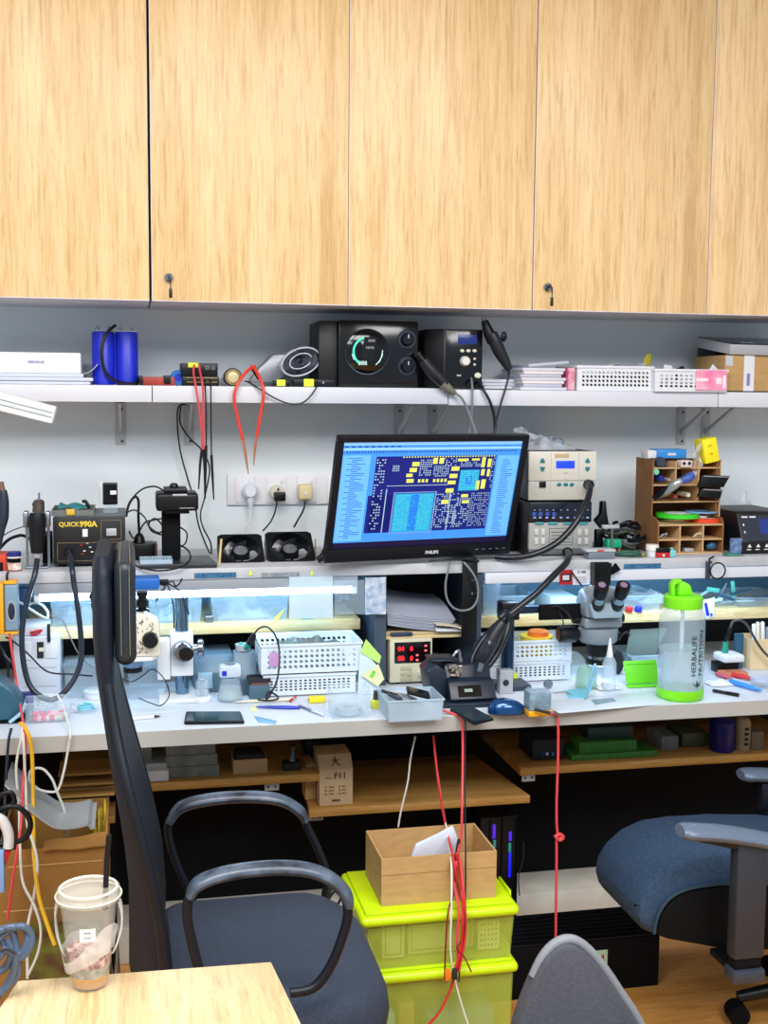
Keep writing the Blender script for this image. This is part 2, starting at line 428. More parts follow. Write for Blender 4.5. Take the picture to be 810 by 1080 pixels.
# lamps under the instrument shelf
def lamp(name,x0,x1,lab,tz,e=15.0):
    t=thing(name,lab,'lamp',((x0+x1)/2,-0.34,ISZ-0.0275))
    part('housing',G().box(x0,x1,ISY+0.004,ISY+0.05,tz+0.0126,ISZ-0.0275,0.002),mat('lamp_housing',(150,158,168),0.5),t)
    part('tube',G().tube([(x0+0.012,ISY+0.022,tz+0.003),(x1-0.012,ISY+0.022,tz+0.003)],0.0095,14,sm=False),mat('lit_led_tube',(188,226,255),0.4,emit=24.0),t,'lit bluish white tube')
    for a,b in ((x0,x0+0.013),(x1-0.013,x1)): part('end_cap',G().box(a,b,ISY+0.010,ISY+0.034,tz-0.008,tz+0.012,0.002),WPLAS,t)
lamp('led_batten',at(36,625,Y=-0.36).x,at(376,622,Y=-0.36).x,'lit white LED batten under the left half of the instrument shelf',at(240,626,Y=ISY+.02).z)
lamp('led_batten',at(530,612,Y=-0.36).x,at(800,606,Y=-0.36).x,'lit white LED batten under the right half of the instrument shelf, behind the green bottle',1.016)
# pale rail hanging below the shelf edge on the right
solo('shelf_rail',G().box(at(512,600,Y=-.39).x,2.45,ISY-0.012,ISY-0.001,1.012,ISZ-0.0275,0.001),WHITE,'white rail along the right shelf edge, behind the hanging magnifier','rail')

# ================================================================== THINGS ON THE UPPER SHELF
def onto(px,py,Y,Z): return at(px,py,Y=Y)
U=USZ+0.0005
def ubox(x0,x1,yt,Y): a,b,c,d=rect(x0,x1,yt,405,Y); return a,b,d
# flat white boards
SHEET=mat('white_sheet_edge',(206,212,226),0.6,var=0.05,scale=40,stretch=(1,1,30))
z=U
for k,(px,h,yy) in enumerate(((95,0.0085,-0.225),(98,0.0085,-0.23),(88,0.0095,-0.22))):
    x1=at(px,400,Y=yy).x
    solo('flat_package',G().box(-0.62-0.02*k,x1,yy,-0.04,z,z+h,0.002),SHEET,['lowest','middle','topmost'][k]+' of three flat white packages stacked left of the blue battery','package','flat white packages')
    z+=h+0.0004
a,b,d=ubox(-30,85,371.5,-0.215)
t=thing('carton','long white carton with a line of small blue print, lying on flat packages','box',((a+b)/2,-0.14,z))
part('box_body',G().box(a,b,-0.215,-0.06,z,d,0.002),mat('white_carton',(236,238,244),0.5),t)
p=at(38,382,Y=-0.2155); part('print',G().text('IIIIIIIIIII IIIIIII IIIIII',(p.x,-0.2155,p.z),0.010,sx=0.6),mat('blue_print',(60,80,170),0.6),t)
solo('folded_leaflet',G().grid(lambda u,v: (at(88,397,Y=-.20).x+0.035*u,-0.2+0.08*v,z+0.001+0.024*u*u),6,3,0.001),PAPER,'grey leaflet corner sticking up beside the blue battery','leaflet')
# blue battery pack
x0,x1,zt=ubox(96.5,146,346,-0.18)
t=thing('battery_pack','twin blue cylindrical battery cells with terminals and black lead on upper shelf','battery',((x0+x1)/2,-0.15,U))
r=(x1-x0)/4
for k in (0,1):
    c=(x0+r+2*r*k,-0.15,U)
    part('cell',G().lathe([(0,0),(r-0.003,0),(r-.0003,0.003),(r-.0003,zt-U-0.012),(r-0.002,zt-U-0.009),(0,zt-U-0.009)],c,36),BLUE,t)
    for q in (-0.5,0.45):
        part('terminal',G().cyl((c[0]+r*q,-0.16,zt-0.010),(c[0]+r*q,-0.16,zt+0.006),0.003,seg=10).cyl((c[0]+r*q,-0.16,zt-0.004),(c[0]+r*q,-0.16,zt),0.0055,seg=6),STEEL,t)
part('bus_bar',G().box(x0+0.01,x1-0.006,-0.168,-0.152,zt-0.0085,zt-0.0055,0.0005),STEEL,t)
cable('lead',[(122,343,-.175),(112,352,-.185),(107,370,-.19),(110,390,-.19),(120,401,-.19),(133,404.5,-.19),(143,404,-.185),(147,399,-.17)],0.004,RUB,None,parent=t)
# red tool, tape, power unit, torch
x0,x1,zt=ubox(148,184,397.5,-0.18)
t=thing('red_tool_case','low red tool case with black ends lying beside the blue battery','case',((x0+x1)/2,-0.18,U))
part('case_body',G().box(x0,x1,-0.20,-0.15,U,zt,0.003),mat('brick_red_plastic',(160,50,34),0.5,var=0.2),t)
part('clasp',G().box(x0-0.004,x0+0.006,-0.204,-0.146,U,zt+0.003,0.002).box(x1-0.028,x1-0.01,-0.203,-0.16,U+0.004,zt+0.004,0.001),BLACK,t)
p=at(188,398,Y=-.17)
t=thing('tape_roll','bright blue tape roll beside the black unit with yellow sticker','tape',(p.x,-0.16,U))
part('roll',G().lathe([(0.010,-0.012),(0.0195,-0.012),(0.0205,-0.010),(0.0205,0.010),(0.0195,0.012),(0.010,0.012),(0.010,-0.012)],(p.x,-0.16,U+0.0206),30,'y',cap=False),mat('blue_tape',(28,110,190),0.35),t)
part('core',G().lathe([(0.0,-0.010),(0.0099,-0.010),(0.0099,0.010),(0,0.010)],(p.x,-0.16,U+0.0206),24,'y'),BLUE,t)
x0,x1,zt=ubox(191,231,383,-0.19)
t=thing('bench_supply','small black power unit with yellow sticker, red and black probes plugged in','power supply',((x0+x1)/2,-0.15,U))
part('lower_case',G().box(x0+0.003,x1,-0.19,-0.09,U,U+(zt-U)*0.42,0.002),BLACK,t)
part('upper_case',G().box(x0,x1-0.003,-0.19,-0.09,U+(zt-U)*0.42+0.0005,zt,0.002),BLACK,t)
part('trim_line',G().box(x0+0.014,x1-0.004,-0.1912,-0.1895,U+0.020,U+0.0215).box(x0+0.014,x1-0.004,-0.1912,-0.1895,U+0.009,U+0.0105),mat('gold_trim',(190,160,80),0.4,0.5),t)
part('sticker',G().box(x0+0.018,x0+0.044,-0.1915,-0.1900,zt-0.011,zt+0.0008),STICKY,t,'bright yellow sticker')
part('socket',G().lathe([(0.0035,-0.003),(0.0045,-0.003),(0.0045,0)],(x1-0.03,-0.19,zt-0.012),14,'y',cap=False).lathe([(0.0035,-0.003),(0.0045,-0.003),(0.0045,0)],(x1-0.015,-0.19,zt-0.012),14,'y',cap=False),GREYM,t)
PB=mat('probe_black',(12,13,18),0.35)
for nm,pts,c1,tip in (('red_lead',[(205,385,-.195),(204,392,-.215),(206,405,-.262),(210,430,-.262),(213,455,-.258),(213.5,476,-.257)],PINK,[(213,474,-.257),(211,490,-.257),(209.5,516,-.257)]),
                     ('red_lead',[(210,385,-.195),(211,392,-.215),(213.5,405,-.266),(214.5,430,-.266),(214.5,455,-.262),(214.8,476,-.262)],PINK,[(214.5,474,-.262),(216,495,-.262),(216,524,-.262)]),
                     ('black_lead',[(216.5,400,-.195),(216.3,404,-.22),(216.5,409,-.260),(217.5,440,-.26),(217.5,470,-.26)],RUB,[(217.5,470,-.26),(217,490,-.26),(216.5,526,-.26)]),
                     ('black_lead',[(222,400,-.195),(222.2,404,-.22),(222.3,409,-.264),(222.5,440,-.264),(223,480,-.264)],RUB,[(223,480,-.264),(224,500,-.264),(225.5,527,-.264)])):
    l=cable(nm,pts,0.0028 if c1 is PINK else 0.0018,c1,None,parent=t)
    P=[at(q[0],q[1],Y=q[2]) for q in tip]
    part('probe',G().tube(P,[0.0036,0.0034,0.0016],8,sm=False),PB,l)
p=at(246,393,Y=-.19)
t=thing('torch','dark blue torch lying lens forward beside the red tweezer leads','torch',(p.x,-0.16,U))
R0=0.0235
part('barrel',G().lathe([(0.0,0.10),(0.016,0.10),(0.018,0.08),(0.018,0.0),(R0,-0.018),(R0,-0.042),(R0-0.003,-0.044)],(p.x,-0.14,U+R0),30,'y'),mat('navy_metal',(22,30,74),0.3,0.4),t)
part('lens_ring',G().lathe([(R0-0.004,-0.0445),(R0-0.003,-0.047),(R0-0.007,-0.047),(R0-0.007,-0.0445)],(p.x,-0.14,U+R0),30,'y',cap=False),mat('brass_ring',(190,160,96),0.3,0.8),t)
part('lens',G().ball((p.x,-0.1845,U+R0),0.0155,0.004,0.0155),mat('cream_lens',(214,200,150),0.25),t)
# red tweezer leads hanging over the edge
t=thing('tweezer_lead','orange red tweezer leads with copper tips hanging over the upper shelf edge','tweezers',(at(265,390,Y=-.25).x,-0.25,U))
RO=mat('orange_red_sleeve',(222,62,48),0.35)
COP=mat('copper_tip',(200,130,90),0.4,0.5)
cable('arm',[(269,387,-.225),(262,390,-.24),(252,403,-.262),(247,418,-.268),(250,438,-.266),(256,464,-.264)],0.0042,RO,None,parent=t)
cable('arm',[(265,386,-.222),(270,391,-.24),(276,404,-.262),(278,416,-.268),(275,436,-.266),(270.5,461,-.264)],0.0042,RO,None,parent=t)
cable('tip',[(256,462,-.264),(259,480,-.264),(262,500,-.264)],[0.0036,0.0034,0.0010],COP,None,parent=t)
cable('tip',[(270.5,459,-.264),(269,472,-.264),(267.5,491,-.264)],[0.0036,0.0034,0.0010],COP,None,parent=t)
part('joint',G().tube([at(266,387,Y=-.226),at(273,400,Y=-.226)],[0.006,0.004],8,sm=False),BLACK,t)
# silver pouch
pts=[(262,403),(273,388),(287,373),(318,372.5),(312,384),(300,396),(292,404)]
P=[at(x,y,Y=-.12) for x,y in pts]; P=[(q.x,max(q.z,U)) for q in P]
solo('silver_pouch',G().prism(P,-0.13,-0.07,'y',0.006),mat('silver_grey_foil',(150,154,160),0.35,0.3,var=0.12,scale=18,bump=0.3),'slumped silver grey pouch leaning behind the bubble wrap roll','pouch')
# rolled clear bag
c=at(315,382,Y=-.17)
g=G(); RM=Matrix.Translation((c.x,0,c.z)) @ Matrix.Rotation(radians(-22),4,'Y')
for k in range(7):
    aa=0.052-k*0.0066; bb=0.034-k*0.0045
    Q=[RM @ Vector((aa*cos(q*pi/12),0,bb*sin(q*pi/12)+0.002*sin(q*1.3+k))) for q in range(24)]
    n=len(Q); vs=[(q.x,-0.215+0.006*(k % 2),q.z) for q in Q]+[(q.x,-0.05,q.z) for q in Q]
    g.add(vs,[(i,(i+1) % n,n+(i+1) % n,n+i) for i in range(n)])
g.tube([RM @ Vector((0.052*cos(q*pi/12),-0.212,0.034*sin(q*pi/12))) for q in range(24)],0.0022,6,closed=True)
g.tube([RM @ Vector((0.030*cos(q*pi/12),-0.213,0.018*sin(q*pi/12)+0.002)) for q in range(22)],0.0016,6)
solo('rolled_bag',g,mat('white_bubble_wrap',(214,220,234),0.25,alpha=0.8,var=0.14,scale=60,bump=0.7),'white plastic wrap rolled up loosely beside the large black dial unit','bag')
# small strip device with stickers
x0,x1,zt=ubox(288,351,394,-0.205)
t=thing('adapter_strip','flat black adapter with two yellow stickers below the rolled wrap','adapter',((x0+x1)/2,-0.19,U))
zc=min(zt,c.z-0.036)
part('case',G().box(x0,x0+0.045,-0.222,-0.21+0.03,U,U+0.016,0.002).box(x0+0.05,x1,-0.235,-0.218,U,U+0.019,0.002).box(x0+0.04,x0+0.06,-0.228,-0.22,U,U+0.008),BLACK,t)
part('sticker',G().box(at(292,400,Y=-.223).x,at(301,400,Y=-.223).x,-0.2235,-0.2222,U+0.002,U+0.018),STICKY,t)
part('sticker',G().box(at(320.5,400,Y=-.236).x,at(331,400,Y=-.236).x,-0.2365,-0.2353,U+0.001,U+0.0205),STICKY,t)
part('button',G().ball((at(341,399,Y=-.236).x,-0.2355,U+0.011),0.003,0.002,0.003,10,6),GREYM,t)
cable('wire',[(334,402,-.237),(333,410,-.262),(322,423,-.265),(308,426.5,-.265),(290,420,-.265),(275,411,-.265),(262,403,-.24),(258,402,-.215)],0.0020,RUB,None,parent=t)

# ---- large black dial unit
x0,x1,zt=ubox(337,441,338,-0.235)
yF=-0.235
t=thing('dial_unit','large glossy black unit with round dial and two knobs on upper shelf','heating unit',((x0+x1)/2,-0.15,U))
GLB=mat('glossy_black_panel',(10,13,19),0.14)
xs=at(357,380,Y=yF).x
part('housing',G().box(x0,xs-0.0005,yF+0.012,-0.06,U,zt-0.002,0.003).box(xs,x1,yF,-0.06,U,zt,0.004),mat('black_side_panel',(12,14,19),0.45),t)
part('front_panel',G().box(xs+0.002,x1-0.002,yF-0.002,yF-0.0003,U+0.01,zt-0.004,0.0008),GLB,t)
dc=at(387,371,Y=yF)
part('dial_window',G().lathe([(0,-0.0035),(0.056,-0.0035),(0.058,-0.002)],(dc.x,yF,dc.z),48,'y'),mat('dial_glass',(4,6,12),0.08),t)
part('dial_ring',G().ring((dc.x,yF-0.003,dc.z),0.0585,0.0018,48,6).ring((dc.x,yF-0.004,dc.z),0.050,0.0008,48,5),mat('dark_chrome',(70,76,86),0.25,0.9),t)
g=G()
for k in range(26):
    a0=radians(95+k*5.2); a1=radians(95+(k+1)*5.2); w_=0.0055
    ra,rb=0.0335,0.0335+w_
    g.add([(dc.x+r_*cos(a_),y_,dc.z+r_*sin(a_)) for y_ in (yF-0.0046,yF-0.0036) for r_,a_ in ((ra,a0),(rb,a0),(rb,a1),(ra,a1))],[(0,1,2,3),(7,6,5,4),(0,3,7,4),(1,5,6,2)])
part('gauge_arc',g,mat('teal_lit_arc',(60,200,170),0.4,emit=0.7),t)
g=G()
for a_,l_ in ((-8,0.010),(-24,0.012),(-42,0.010),(200,0.008)):
    q=Vector((dc.x+0.04*cos(radians(a_)),yF-0.0042,dc.z+0.04*sin(radians(a_)))); e_=Vector((-sin(radians(a_)),0,cos(radians(a_))))*l_
    g.tube([q-e_,q+e_],0.0012,5)
g.text('888',(dc.x-0.012,yF-0.0037,dc.z-0.030),0.016)
part('dial_marks',g,mat('lit_dial_marks',(190,230,220),0.4,emit=0.6),t)
part('info_card',G().grid(lambda u,v: (dc.x-0.016+0.034*u+0.008*v,yF-0.0062-0.004*sin(pi*u),dc.z-0.022+0.060*v),5,5,0.0008),mat('shiny_black_film',(16,18,24),0.12),t)
part('card_print',G().text('IIIIIII',(dc.x+0.010,yF-0.0112,dc.z+0.028),0.010).text('HHH',(dc.x+0.006,yF-0.0112,dc.z+0.010),0.010),mat('silver_print',(180,186,196),0.5),t)
for ky in (358,386):
    k=at(429,ky,Y=yF)
    b_=part('knob_bezel',G().lathe([(0.0,-0.003),(0.024,-0.003),(0.0255,-0.0015),(0.0255,0)],(k.x,yF-0.002,k.z),36,'y'),mat('dark_chrome',(70,76,86),0.25,0.9),t)
    part('knob',G().lathe([(0,-0.018),(0.014,-0.018),(0.0165,-0.015),(0.018,-0.003)],(k.x,yF-0.002,k.z),32,'y'),GLB,b_)
    part('knob_mark',G().box(k.x-0.001,k.x+0.001,yF-0.0212,yF-0.0202,k.z+0.002,k.z+0.012),PAPER,b_)

# ---- hot air station with gun
x0,x1,zt=ubox(451,509,347,-0.235); xs=at(468.5,380,Y=-.235).x
t=thing('hot_air_station','compact black station with blue display and white knob on upper shelf','hot air station',((x0+x1)/2,-0.15,U))
g=G().prism([(x0,-0.06),(x1-0.004,-0.06),(x1,-0.235),(xs,-0.235),(x0,-0.195)][::-1],U,zt,'z',0.003)
part('housing',g,mat('black_side_panel',(12,14,19),0.45),t)
part('front_panel',G().box(xs+0.004,x1-0.004,-0.2368,-0.2353,U+0.006,zt-0.005,0.0006),GLB,t)
def fp(px,py): q=at(px,py,Y=-.2368); return q.x,q.z
x_,z_=fp(493,358); part('display',G().box(x_-0.026,x_+0.026,-0.2378,-0.2369,z_-0.0125,z_+0.0125,0.0003),mat('blue_lcd',(24,40,110),0.25,emit=0.35),t)
x_,z_=fp(488,351.5); part('lettering',G().text('QUICK2008',(x_,-0.2369,z_),0.0075,bold=0.0002),PAPER,t)
for px in (487.5,494,500.5):
    x_,z_=fp(px,370); part('button',G().ball((x_,-0.2372,z_),0.0062,0.003,0.0045,16,8),CREAM,t)
x_,z_=fp(490,381); part('knob',G().lathe([(0,-0.016),(0.010,-0.016),(0.0128,-0.012),(0.0138,-0.001)],(x_,-0.2368,z_),28,'y'),mat('white_knob',(224,222,216),0.35),t)
for py in (378.5,384.5):
    x_,z_=fp(500.5,py); part('button',G().ball((x_,-0.2372,z_),0.004,0.003,0.0035,12,6),CREAM,t)
x_,z_=fp(504,396); part('power_button',G().ball((x_,-0.2372,z_),0.0095,0.003,0.0075,20,8),CREAM,t,'cream oval button')
x_,z_=fp(484,396); part('switch_mark',G().box(x_-0.006,x_+0.006,-0.2374,-0.2369,z_-0.002,z_+0.002),GREYM,t)
cable('hose',[(497,399,-.236),(498,408,-.262),(498,425,-.268),(497,445,-.268),(494.5,458,-.30),(494,470,-.33)],0.0032,GWIRE,None,parent=t)
cable('hose',[(503,402,-.236),(509,410,-.262),(516,422,-.268),(521,438,-.268),(522,458,-.27),(521,475,-.28)],0.0038,RUB,None,parent=t)
# gun standing nozzle up
t=thing('hot_air_gun','black hot air gun standing nozzle up right of the compact station','hot air gun',(at(524,380,Y=-.2).x,-0.2,U))
def seg3(pts,rr,Y): return G().tube([at(px,py,Y=Y) for px,py in pts],rr,18,n=5)
part('handle',seg3([(518,352),(522,360),(527,371),(533,382),(537,390)],[0.0155,0.018,0.017,0.0135,0.009],-.252),mat('slate_black_plastic',(24,29,38),0.4),t)
part('barrel',seg3([(511,338),(513,344),(516,352),(520,360)],[0.0085,0.012,0.0155,0.0165],-.252),BLACK,t)
part('nozzle',seg3([(509.5,335),(511.5,339.5)],[0.0055,0.006],-.252),STEEL,t)
part('trigger',G().ball(at(531.5,355,Y=-.252),0.008,0.006,0.014),BLACK,t)
cable('cord',[(537,389,-.252),(536,398,-.262),(533,410,-.266),(527,430,-.268),(523,447,-.268),(521.5,470,-.28)],[0.004,0.0032,0.003,0.003,0.003,0.003],RUB,None,parent=t)
# second handle lying nose down over the edge
t=thing('soldering_handpiece','dark handpiece lying over the shelf edge between the two black stations','handpiece',(at(460,400,Y=-.24).x,-0.24,U))
part('nozzle',seg3([(440,373),(449,384)],[0.010,0.013],-.262),BLACK,t)
part('grip',seg3([(446,380),(455,391),(463,399),(470,406)],[0.015,0.0175,0.0165,0.0145],-.267),mat('slate_black_plastic',(24,29,38),0.4),t)
part('sleeve',seg3([(467,404),(473,410),(480,415)],[0.0135,0.012,0.006],-.269),mat('khaki_grey_plastic',(116,116,104),0.5),t)
cable('cord',[(479,414,-.27),(487,420,-.275),(494,434,-.28),(500,450,-.3),(503,462,-.33)],0.0032,GWIRE,None,parent=t)
# papers and cards
z=U
for k in range(3):
    x0,x1,_=ubox(511-2*k,546+3*k,400,-0.16); solo('notepad',G().box(x0,x1,-0.16-0.004*k,-0.06,z,z+0.0085,0.001),PAPER,['lowest','middle','topmost'][k]+' of three thin notepads right of the compact black station','notepad','thin notepads'); z+=0.0088
z=U-0.003
for k in range(8):
    x0=at(549+(k*3) % 4,400,Y=-.235).x; x1=at(598-(k*5) % 7,400,Y=-.235).x; h=0.0082
    s_=['lowest','second from the bottom','third from the bottom','fourth from the bottom','fourth from the top','third from the top','second from the top','topmost'][k]
    g=G().box(x0,x1,-0.236,-0.05,z,z+h,0.0015)
    if k==7: g=G().box(x0+0.02,x1+0.005,-0.236,-0.05,z,z+h,0.0015,M=Matrix.Translation((x0,0,z)) @ Matrix.Rotation(radians(-5),4,'Y') @ Matrix.Translation((-x0,0,-z)))
    solo('flat_box',g,mat('pale_box_%d' % (k % 3),[(212,212,226),(188,192,212),(226,222,226)][k % 3],0.6,var=0.06,scale=50,stretch=(1,1,12)),'white flat phone-part box, %s in the stack left of the perforated baskets' % s_,'box','stacked flat boxes'); z+=h+0.0004
# perforated baskets
def basket(name,x0,x1,y0,y1,z0,z1,lab,nx,nz,m=WPLAS,rot=None,t=0.002,group='white perforated baskets',hr=0.33):
    th=thing(name,lab,'basket',((x0+x1)/2,(y0+y1)/2,z0),group)
    n2=max(3,int(nx*(y1-y0)/(x1-x0)))
    g=G().perf(x0,x1,z0,z1,y0,t,nx,nz,hr=hr).perf(x0,x1,z0,z1,y1-t,t,nx,nz,hr=hr).perf(y0+t,y1-t,z0,z1,x0,t,n2,nz,axis='x',hr=hr).perf(y0+t,y1-t,z0,z1,x1-t,t,n2,nz,axis='x',hr=hr).box(x0+t,x1-t,y0+t,y1-t,z0,z0+t)
    part('basket_body',g,m,th)
    r_=0.003
    part('rim',G().box(x0-r_,x1+r_,y0-r_,y0,z1-0.004,z1+0.003,0.001).box(x0-r_,x1+r_,y1,y1+r_,z1-0.004,z1+0.003,0.001).box(x0-r_,x0,y0,y1,z1-0.004,z1+0.003,0.001).box(x1,x1+r_,y0,y1,z1-0.004,z1+0.003,0.001),m,th)
    return th
x0,x1,zt=ubox(609,689,387,-0.24)
basket('storage_basket',x0,x1,-0.24,-0.08,U-0.003,zt,'white perforated basket on the upper shelf, left of the one with pink label',17,4)
bL=(x0,x1)
solo('pink_box',G().box(at(600,400,Y=-.242).x,x0-0.005,-0.235,-0.1,U-0.003,zt-0.004,0.002),mat('magenta_print',(206,50,110),0.5,rgb2=(232,190,206),scale=55),'small pink and white box squeezed between flat boxes and left basket','box')
solo('dark_basket_fill',G().box(x0+.006,x1-.012,-.225,-.10,U+.0005,zt-.022,.006),mat('black_pack',(18,22,30),.6),'black pack seen through the holes of the left upper-shelf basket','pack')
g=G()
for k in range(5):
    a_=at(635+k*8,388,Y=-.15)
    g.grid(lambda u,v,a_=a_,k=k: (a_.x+0.06*u-0.02,-0.20+0.012*k+0.05*v,zt-0.02+0.026*u+0.014*sin(3*u+k)),6,3,0.0008)
solo('loose_papers',g,PAPER,'crumpled loose papers sticking out of the left upper basket','paper')
p=at(683,380,Y=-.12)
solo('yellow_leaf_tag',G().ball((p.x,-0.12,p.z),0.011,0.002,0.021,M=Matrix.Rotation(radians(18),3,'Y')).box(p.x-0.006,p.x-0.003,-0.121,-0.119,U,p.z-0.012),mat('olive_yellow',(196,184,40),0.5),'olive yellow oval tag standing behind the right end of left basket','tag')
x0,x1,zt=ubox(691,767,390.5,-0.262)
bR=basket('storage_basket',x0,x1,-0.262,-0.08,U-0.0035,zt,'white perforated basket with a pink label, beside the cardboard box',13,4)
a_=at(733.5,400,Y=-.263).x; b_=at(766,400,Y=-.263).x
part('label_card',G().box(a_,b_,-0.2665,-0.2655,U+0.001,zt+0.001),mat('pink_label',(240,120,170),0.5,rgb2=(248,176,204),scale=30),bR,'pink printed label')
part('label_print',G().box(a_+0.002,a_+0.036,-0.2672,-0.2666,U+0.026,U+0.034).box(b_-0.032,b_-0.016,-0.2672,-0.2666,U+0.018,U+0.036,0.0002).box(b_-0.012,b_-0.003,-0.2672,-0.2666,U+0.006,U+0.042,0.0002).box(a_+0.003,a_+0.030,-0.2672,-0.2666,U+0.006,U+0.008),mat('white_print',(250,232,240),0.6),bR)
solo('dark_basket_fill',G().box(x0+.006,x1-.08,-.255,-.20,U,zt-.035,.005),mat('black_pack',(18,22,30),.6),'black pack seen through the holes of the basket with pink label','pack')
p=at(706,386,Y=-.16)
solo('black_phone',G().prism([(p.x-0.03,zt-0.012),(p.x+0.03,zt+0.014),(p.x+0.032,zt+0.002),(p.x+0.012,zt-0.03)],-0.19,-0.178,'y',0.002),BLACK,'black phone leaning in the basket with pink label','phone')
solo('paper_wedge',G().prism([(p.x+0.065,zt-0.02),(p.x+0.09,zt+0.018),(p.x+0.128,zt-0.018)],-0.245,-0.242,'y'),PAPER,'white folded paper peeking out behind the pink label','paper')
solo('white_card',G().prism([(p.x-0.045,zt-0.03),(p.x-0.042,zt+0.016),(p.x-0.018,zt+0.013),(p.x-0.01,zt-0.03)],-0.215,-0.212,'y'),PAPER,'white card standing in basket with pink label, left of black phone','card')
# boxes at the right end
x0=at(754,400,Y=-.20).x
t=thing('cardboard_box','brown cardboard box with white shipping tape at right end of upper shelf','box',(x0+0.13,-0.13,U))
zt=at(790,375,Y=-.22).z
part('box_body',G().box(x0+0.01,x0+0.30,-0.235,-0.05,U,zt,0.003),CARD,t)
a_=at(784,400,Y=-.235).x; part('shipping_tape',G().box(a_,a_+0.032,-0.2362,-0.2352,U,zt).box(a_,a_+0.032,-0.2362,-0.1,zt,zt+0.001),PAPER,t,'white tape band')
part('tape_print',G().text('IIIIIIIIIIIIIII',(a_+0.015,-0.2364,U+0.032),0.013,xd=(0,0,1),ud=(-1,0,0),sx=0.7,bold=0.0004),mat('blue_print',(60,80,170),0.6),t)
part('corner_label',G().box(x0+0.012,x0+0.034,-0.2362,-0.2352,zt-0.03,zt-0.002),mat('grey_label',(196,198,208),0.6),t)
z=zt+0.0015
t=thing('device_box','silver and black device carton tilted on top of the cardboard box','box',(x0+0.13,-0.13,z))
Mx=Matrix.Translation((x0,-0.24,z)) @ Matrix.Rotation(radians(10),4,'X') @ Matrix.Rotation(radians(-3),4,'Z')
zz=0.028
part('box_body',G().prism([(0.02,0),(0.30,0),(0.30,0.15),(-0.02,0.15)],0.0,zz,'z',0.002,M=Mx),mat('silver_card',(178,182,190),0.35,0.2),t)
part('lid_print',G().prism([(0.025,0.004),(0.297,0.004),(0.297,0.146),(-0.012,0.146)],zz+0.0003,zz+0.0018,'z',M=Mx),GLB,t,'glossy black top')
part('lettering',G().text('III III',(0,0,0),0.022,xd=(1,0,0),ud=(0,1,0),bold=0.0012).move(Mx @ Matrix.Translation((0.085,0.035,zz+0.0019))),mat('silver_print',(180,186,196),0.5),t)
x0=at(745,390,Y=-.10).x
solo('black_case',G().box(x0,x0+0.036,-0.15,-0.04,U,at(750,361,Y=-.12).z,0.002),BLACK,'black case standing behind the basket with pink label','case')
# ================================================================== WALL SOCKETS AND HANGING LEADS
x0,x1,z0,z1=rect(240,372,499.5,532,-0.012)
SOCK=mat('socket_white',(226,226,230),0.4)
t=thing('socket_panel','white four-gang wall socket panel left of the monitor','socket',((x0+x1)/2,0,z0))
part('trunking',G().box(x0,x1,-0.010,-0.0008,z0,z1,0.001),SOCK,t)
pxs=[(248,269),(281,302),(313,334),(345,366)]
for a,b in pxs:
    a_,b_,c_,d_=rect(a,b,502,530,-0.013)
    q=part('socket_plate',G().box(a_,b_,-0.0145,-0.0103,c_,d_,0.002),SOCK,t)
    part('rocker_switch',G().box(b_-0.018,b_-0.010,-0.018,-0.0147,d_-0.020,d_-0.008,0.001),WPLAS,q)
# plugs
p=at(264,519,Y=-.03)
t=thing('power_plug','round white power plug in the leftmost wall socket','plug',(p.x,-0.03,p.z))
part('plug_body',G().lathe([(0,-0.030),(0.014,-0.030),(0.021,-0.022),(0.023,0.0)],(p.x,-0.0148,p.z+0.002),10,'y'),WPLAS,t)
part('strain_relief',G().tube([(p.x,-0.030,p.z-0.016),(p.x+0.001,-0.03,p.z-0.038),(p.x+0.001,-0.03,p.z-0.046)],[0.011,0.006,0.004],10),WPLAS,t)
cable('cord',[(264,534,-.03),(264.5,542,-.032),(263,550,-.035),(257,556,-.04),(254,566,-.05)],0.0028,WWIRE,None,parent=t)
p=at(294,523,Y=-.035)
t=thing('power_adapter','small black adapter on a round cream plug in the middle socket','adapter',(p.x,-0.03,p.z))
part('plug_base',G().lathe([(0,-0.022),(0.018,-0.022),(0.020,-0.018),(0.020,0.0)],(p.x-0.004,-0.0148,p.z+0.010),24,'y'),CREAM,t,'cream round plug')
part('adapter_body',G().box(p.x-0.015,p.x+0.016,-0.062,-0.037,p.z-0.013,p.z+0.012,0.003),BLACK,t)
part('tip',G().ball((p.x-0.002,-0.040,p.z+0.019),0.003,0.006,0.004,10,6),BLACK,t)
cable('cord',[(292,529,-.05),(290,540,-.05),(285,551,-.05),(277,560,-.06)],0.0022,RUB,None,parent=t)
p=at(322,519,Y=-.035)
t=thing('power_plug','square cream plug in the socket nearest the monitor','plug',(p.x,-0.03,p.z))
part('plug_body',G().box(p.x-0.020,p.x+0.020,-0.045,-0.0147,p.z-0.021,p.z+0.022,0.007,3),mat('aged_cream_plastic',(222,206,160),0.45),t)
part('pin_cover',G().box(p.x-0.006,p.x+0.006,-0.047,-0.0448,p.z-0.008,p.z+0.002,0.001),CREAM,t)
cable('cord',[(322,528,-.03),(320,538,-.035),(315,547,-.045),(310,556,-.06)],0.0026,RUB,None,parent=t)
# thin black leads hanging from the shelf
cable('hanging_lead',[(200,427,-.02),(189,428,-.03),(187,445,-.03),(190,475,-.03),(198,505,-.03),(205,528,-.04),(209,552,-.06),(216,572,-.09),(221,583,-.12)],0.0022,RUB,'long thin black lead looping down the wall left of the fans',group=None)
cable('hanging_lead',[(191,428,-.02),(190,446,-.03),(200,462,-.035),(213,475,-.035),(221,494,-.035),(216,524,-.035),(211.5,542,-.05),(214,556,-.06),(222,572,-.09),(223,584,-.12)],0.0022,RUB,'thin black lead crossing behind the red probe leads down to the shelf')

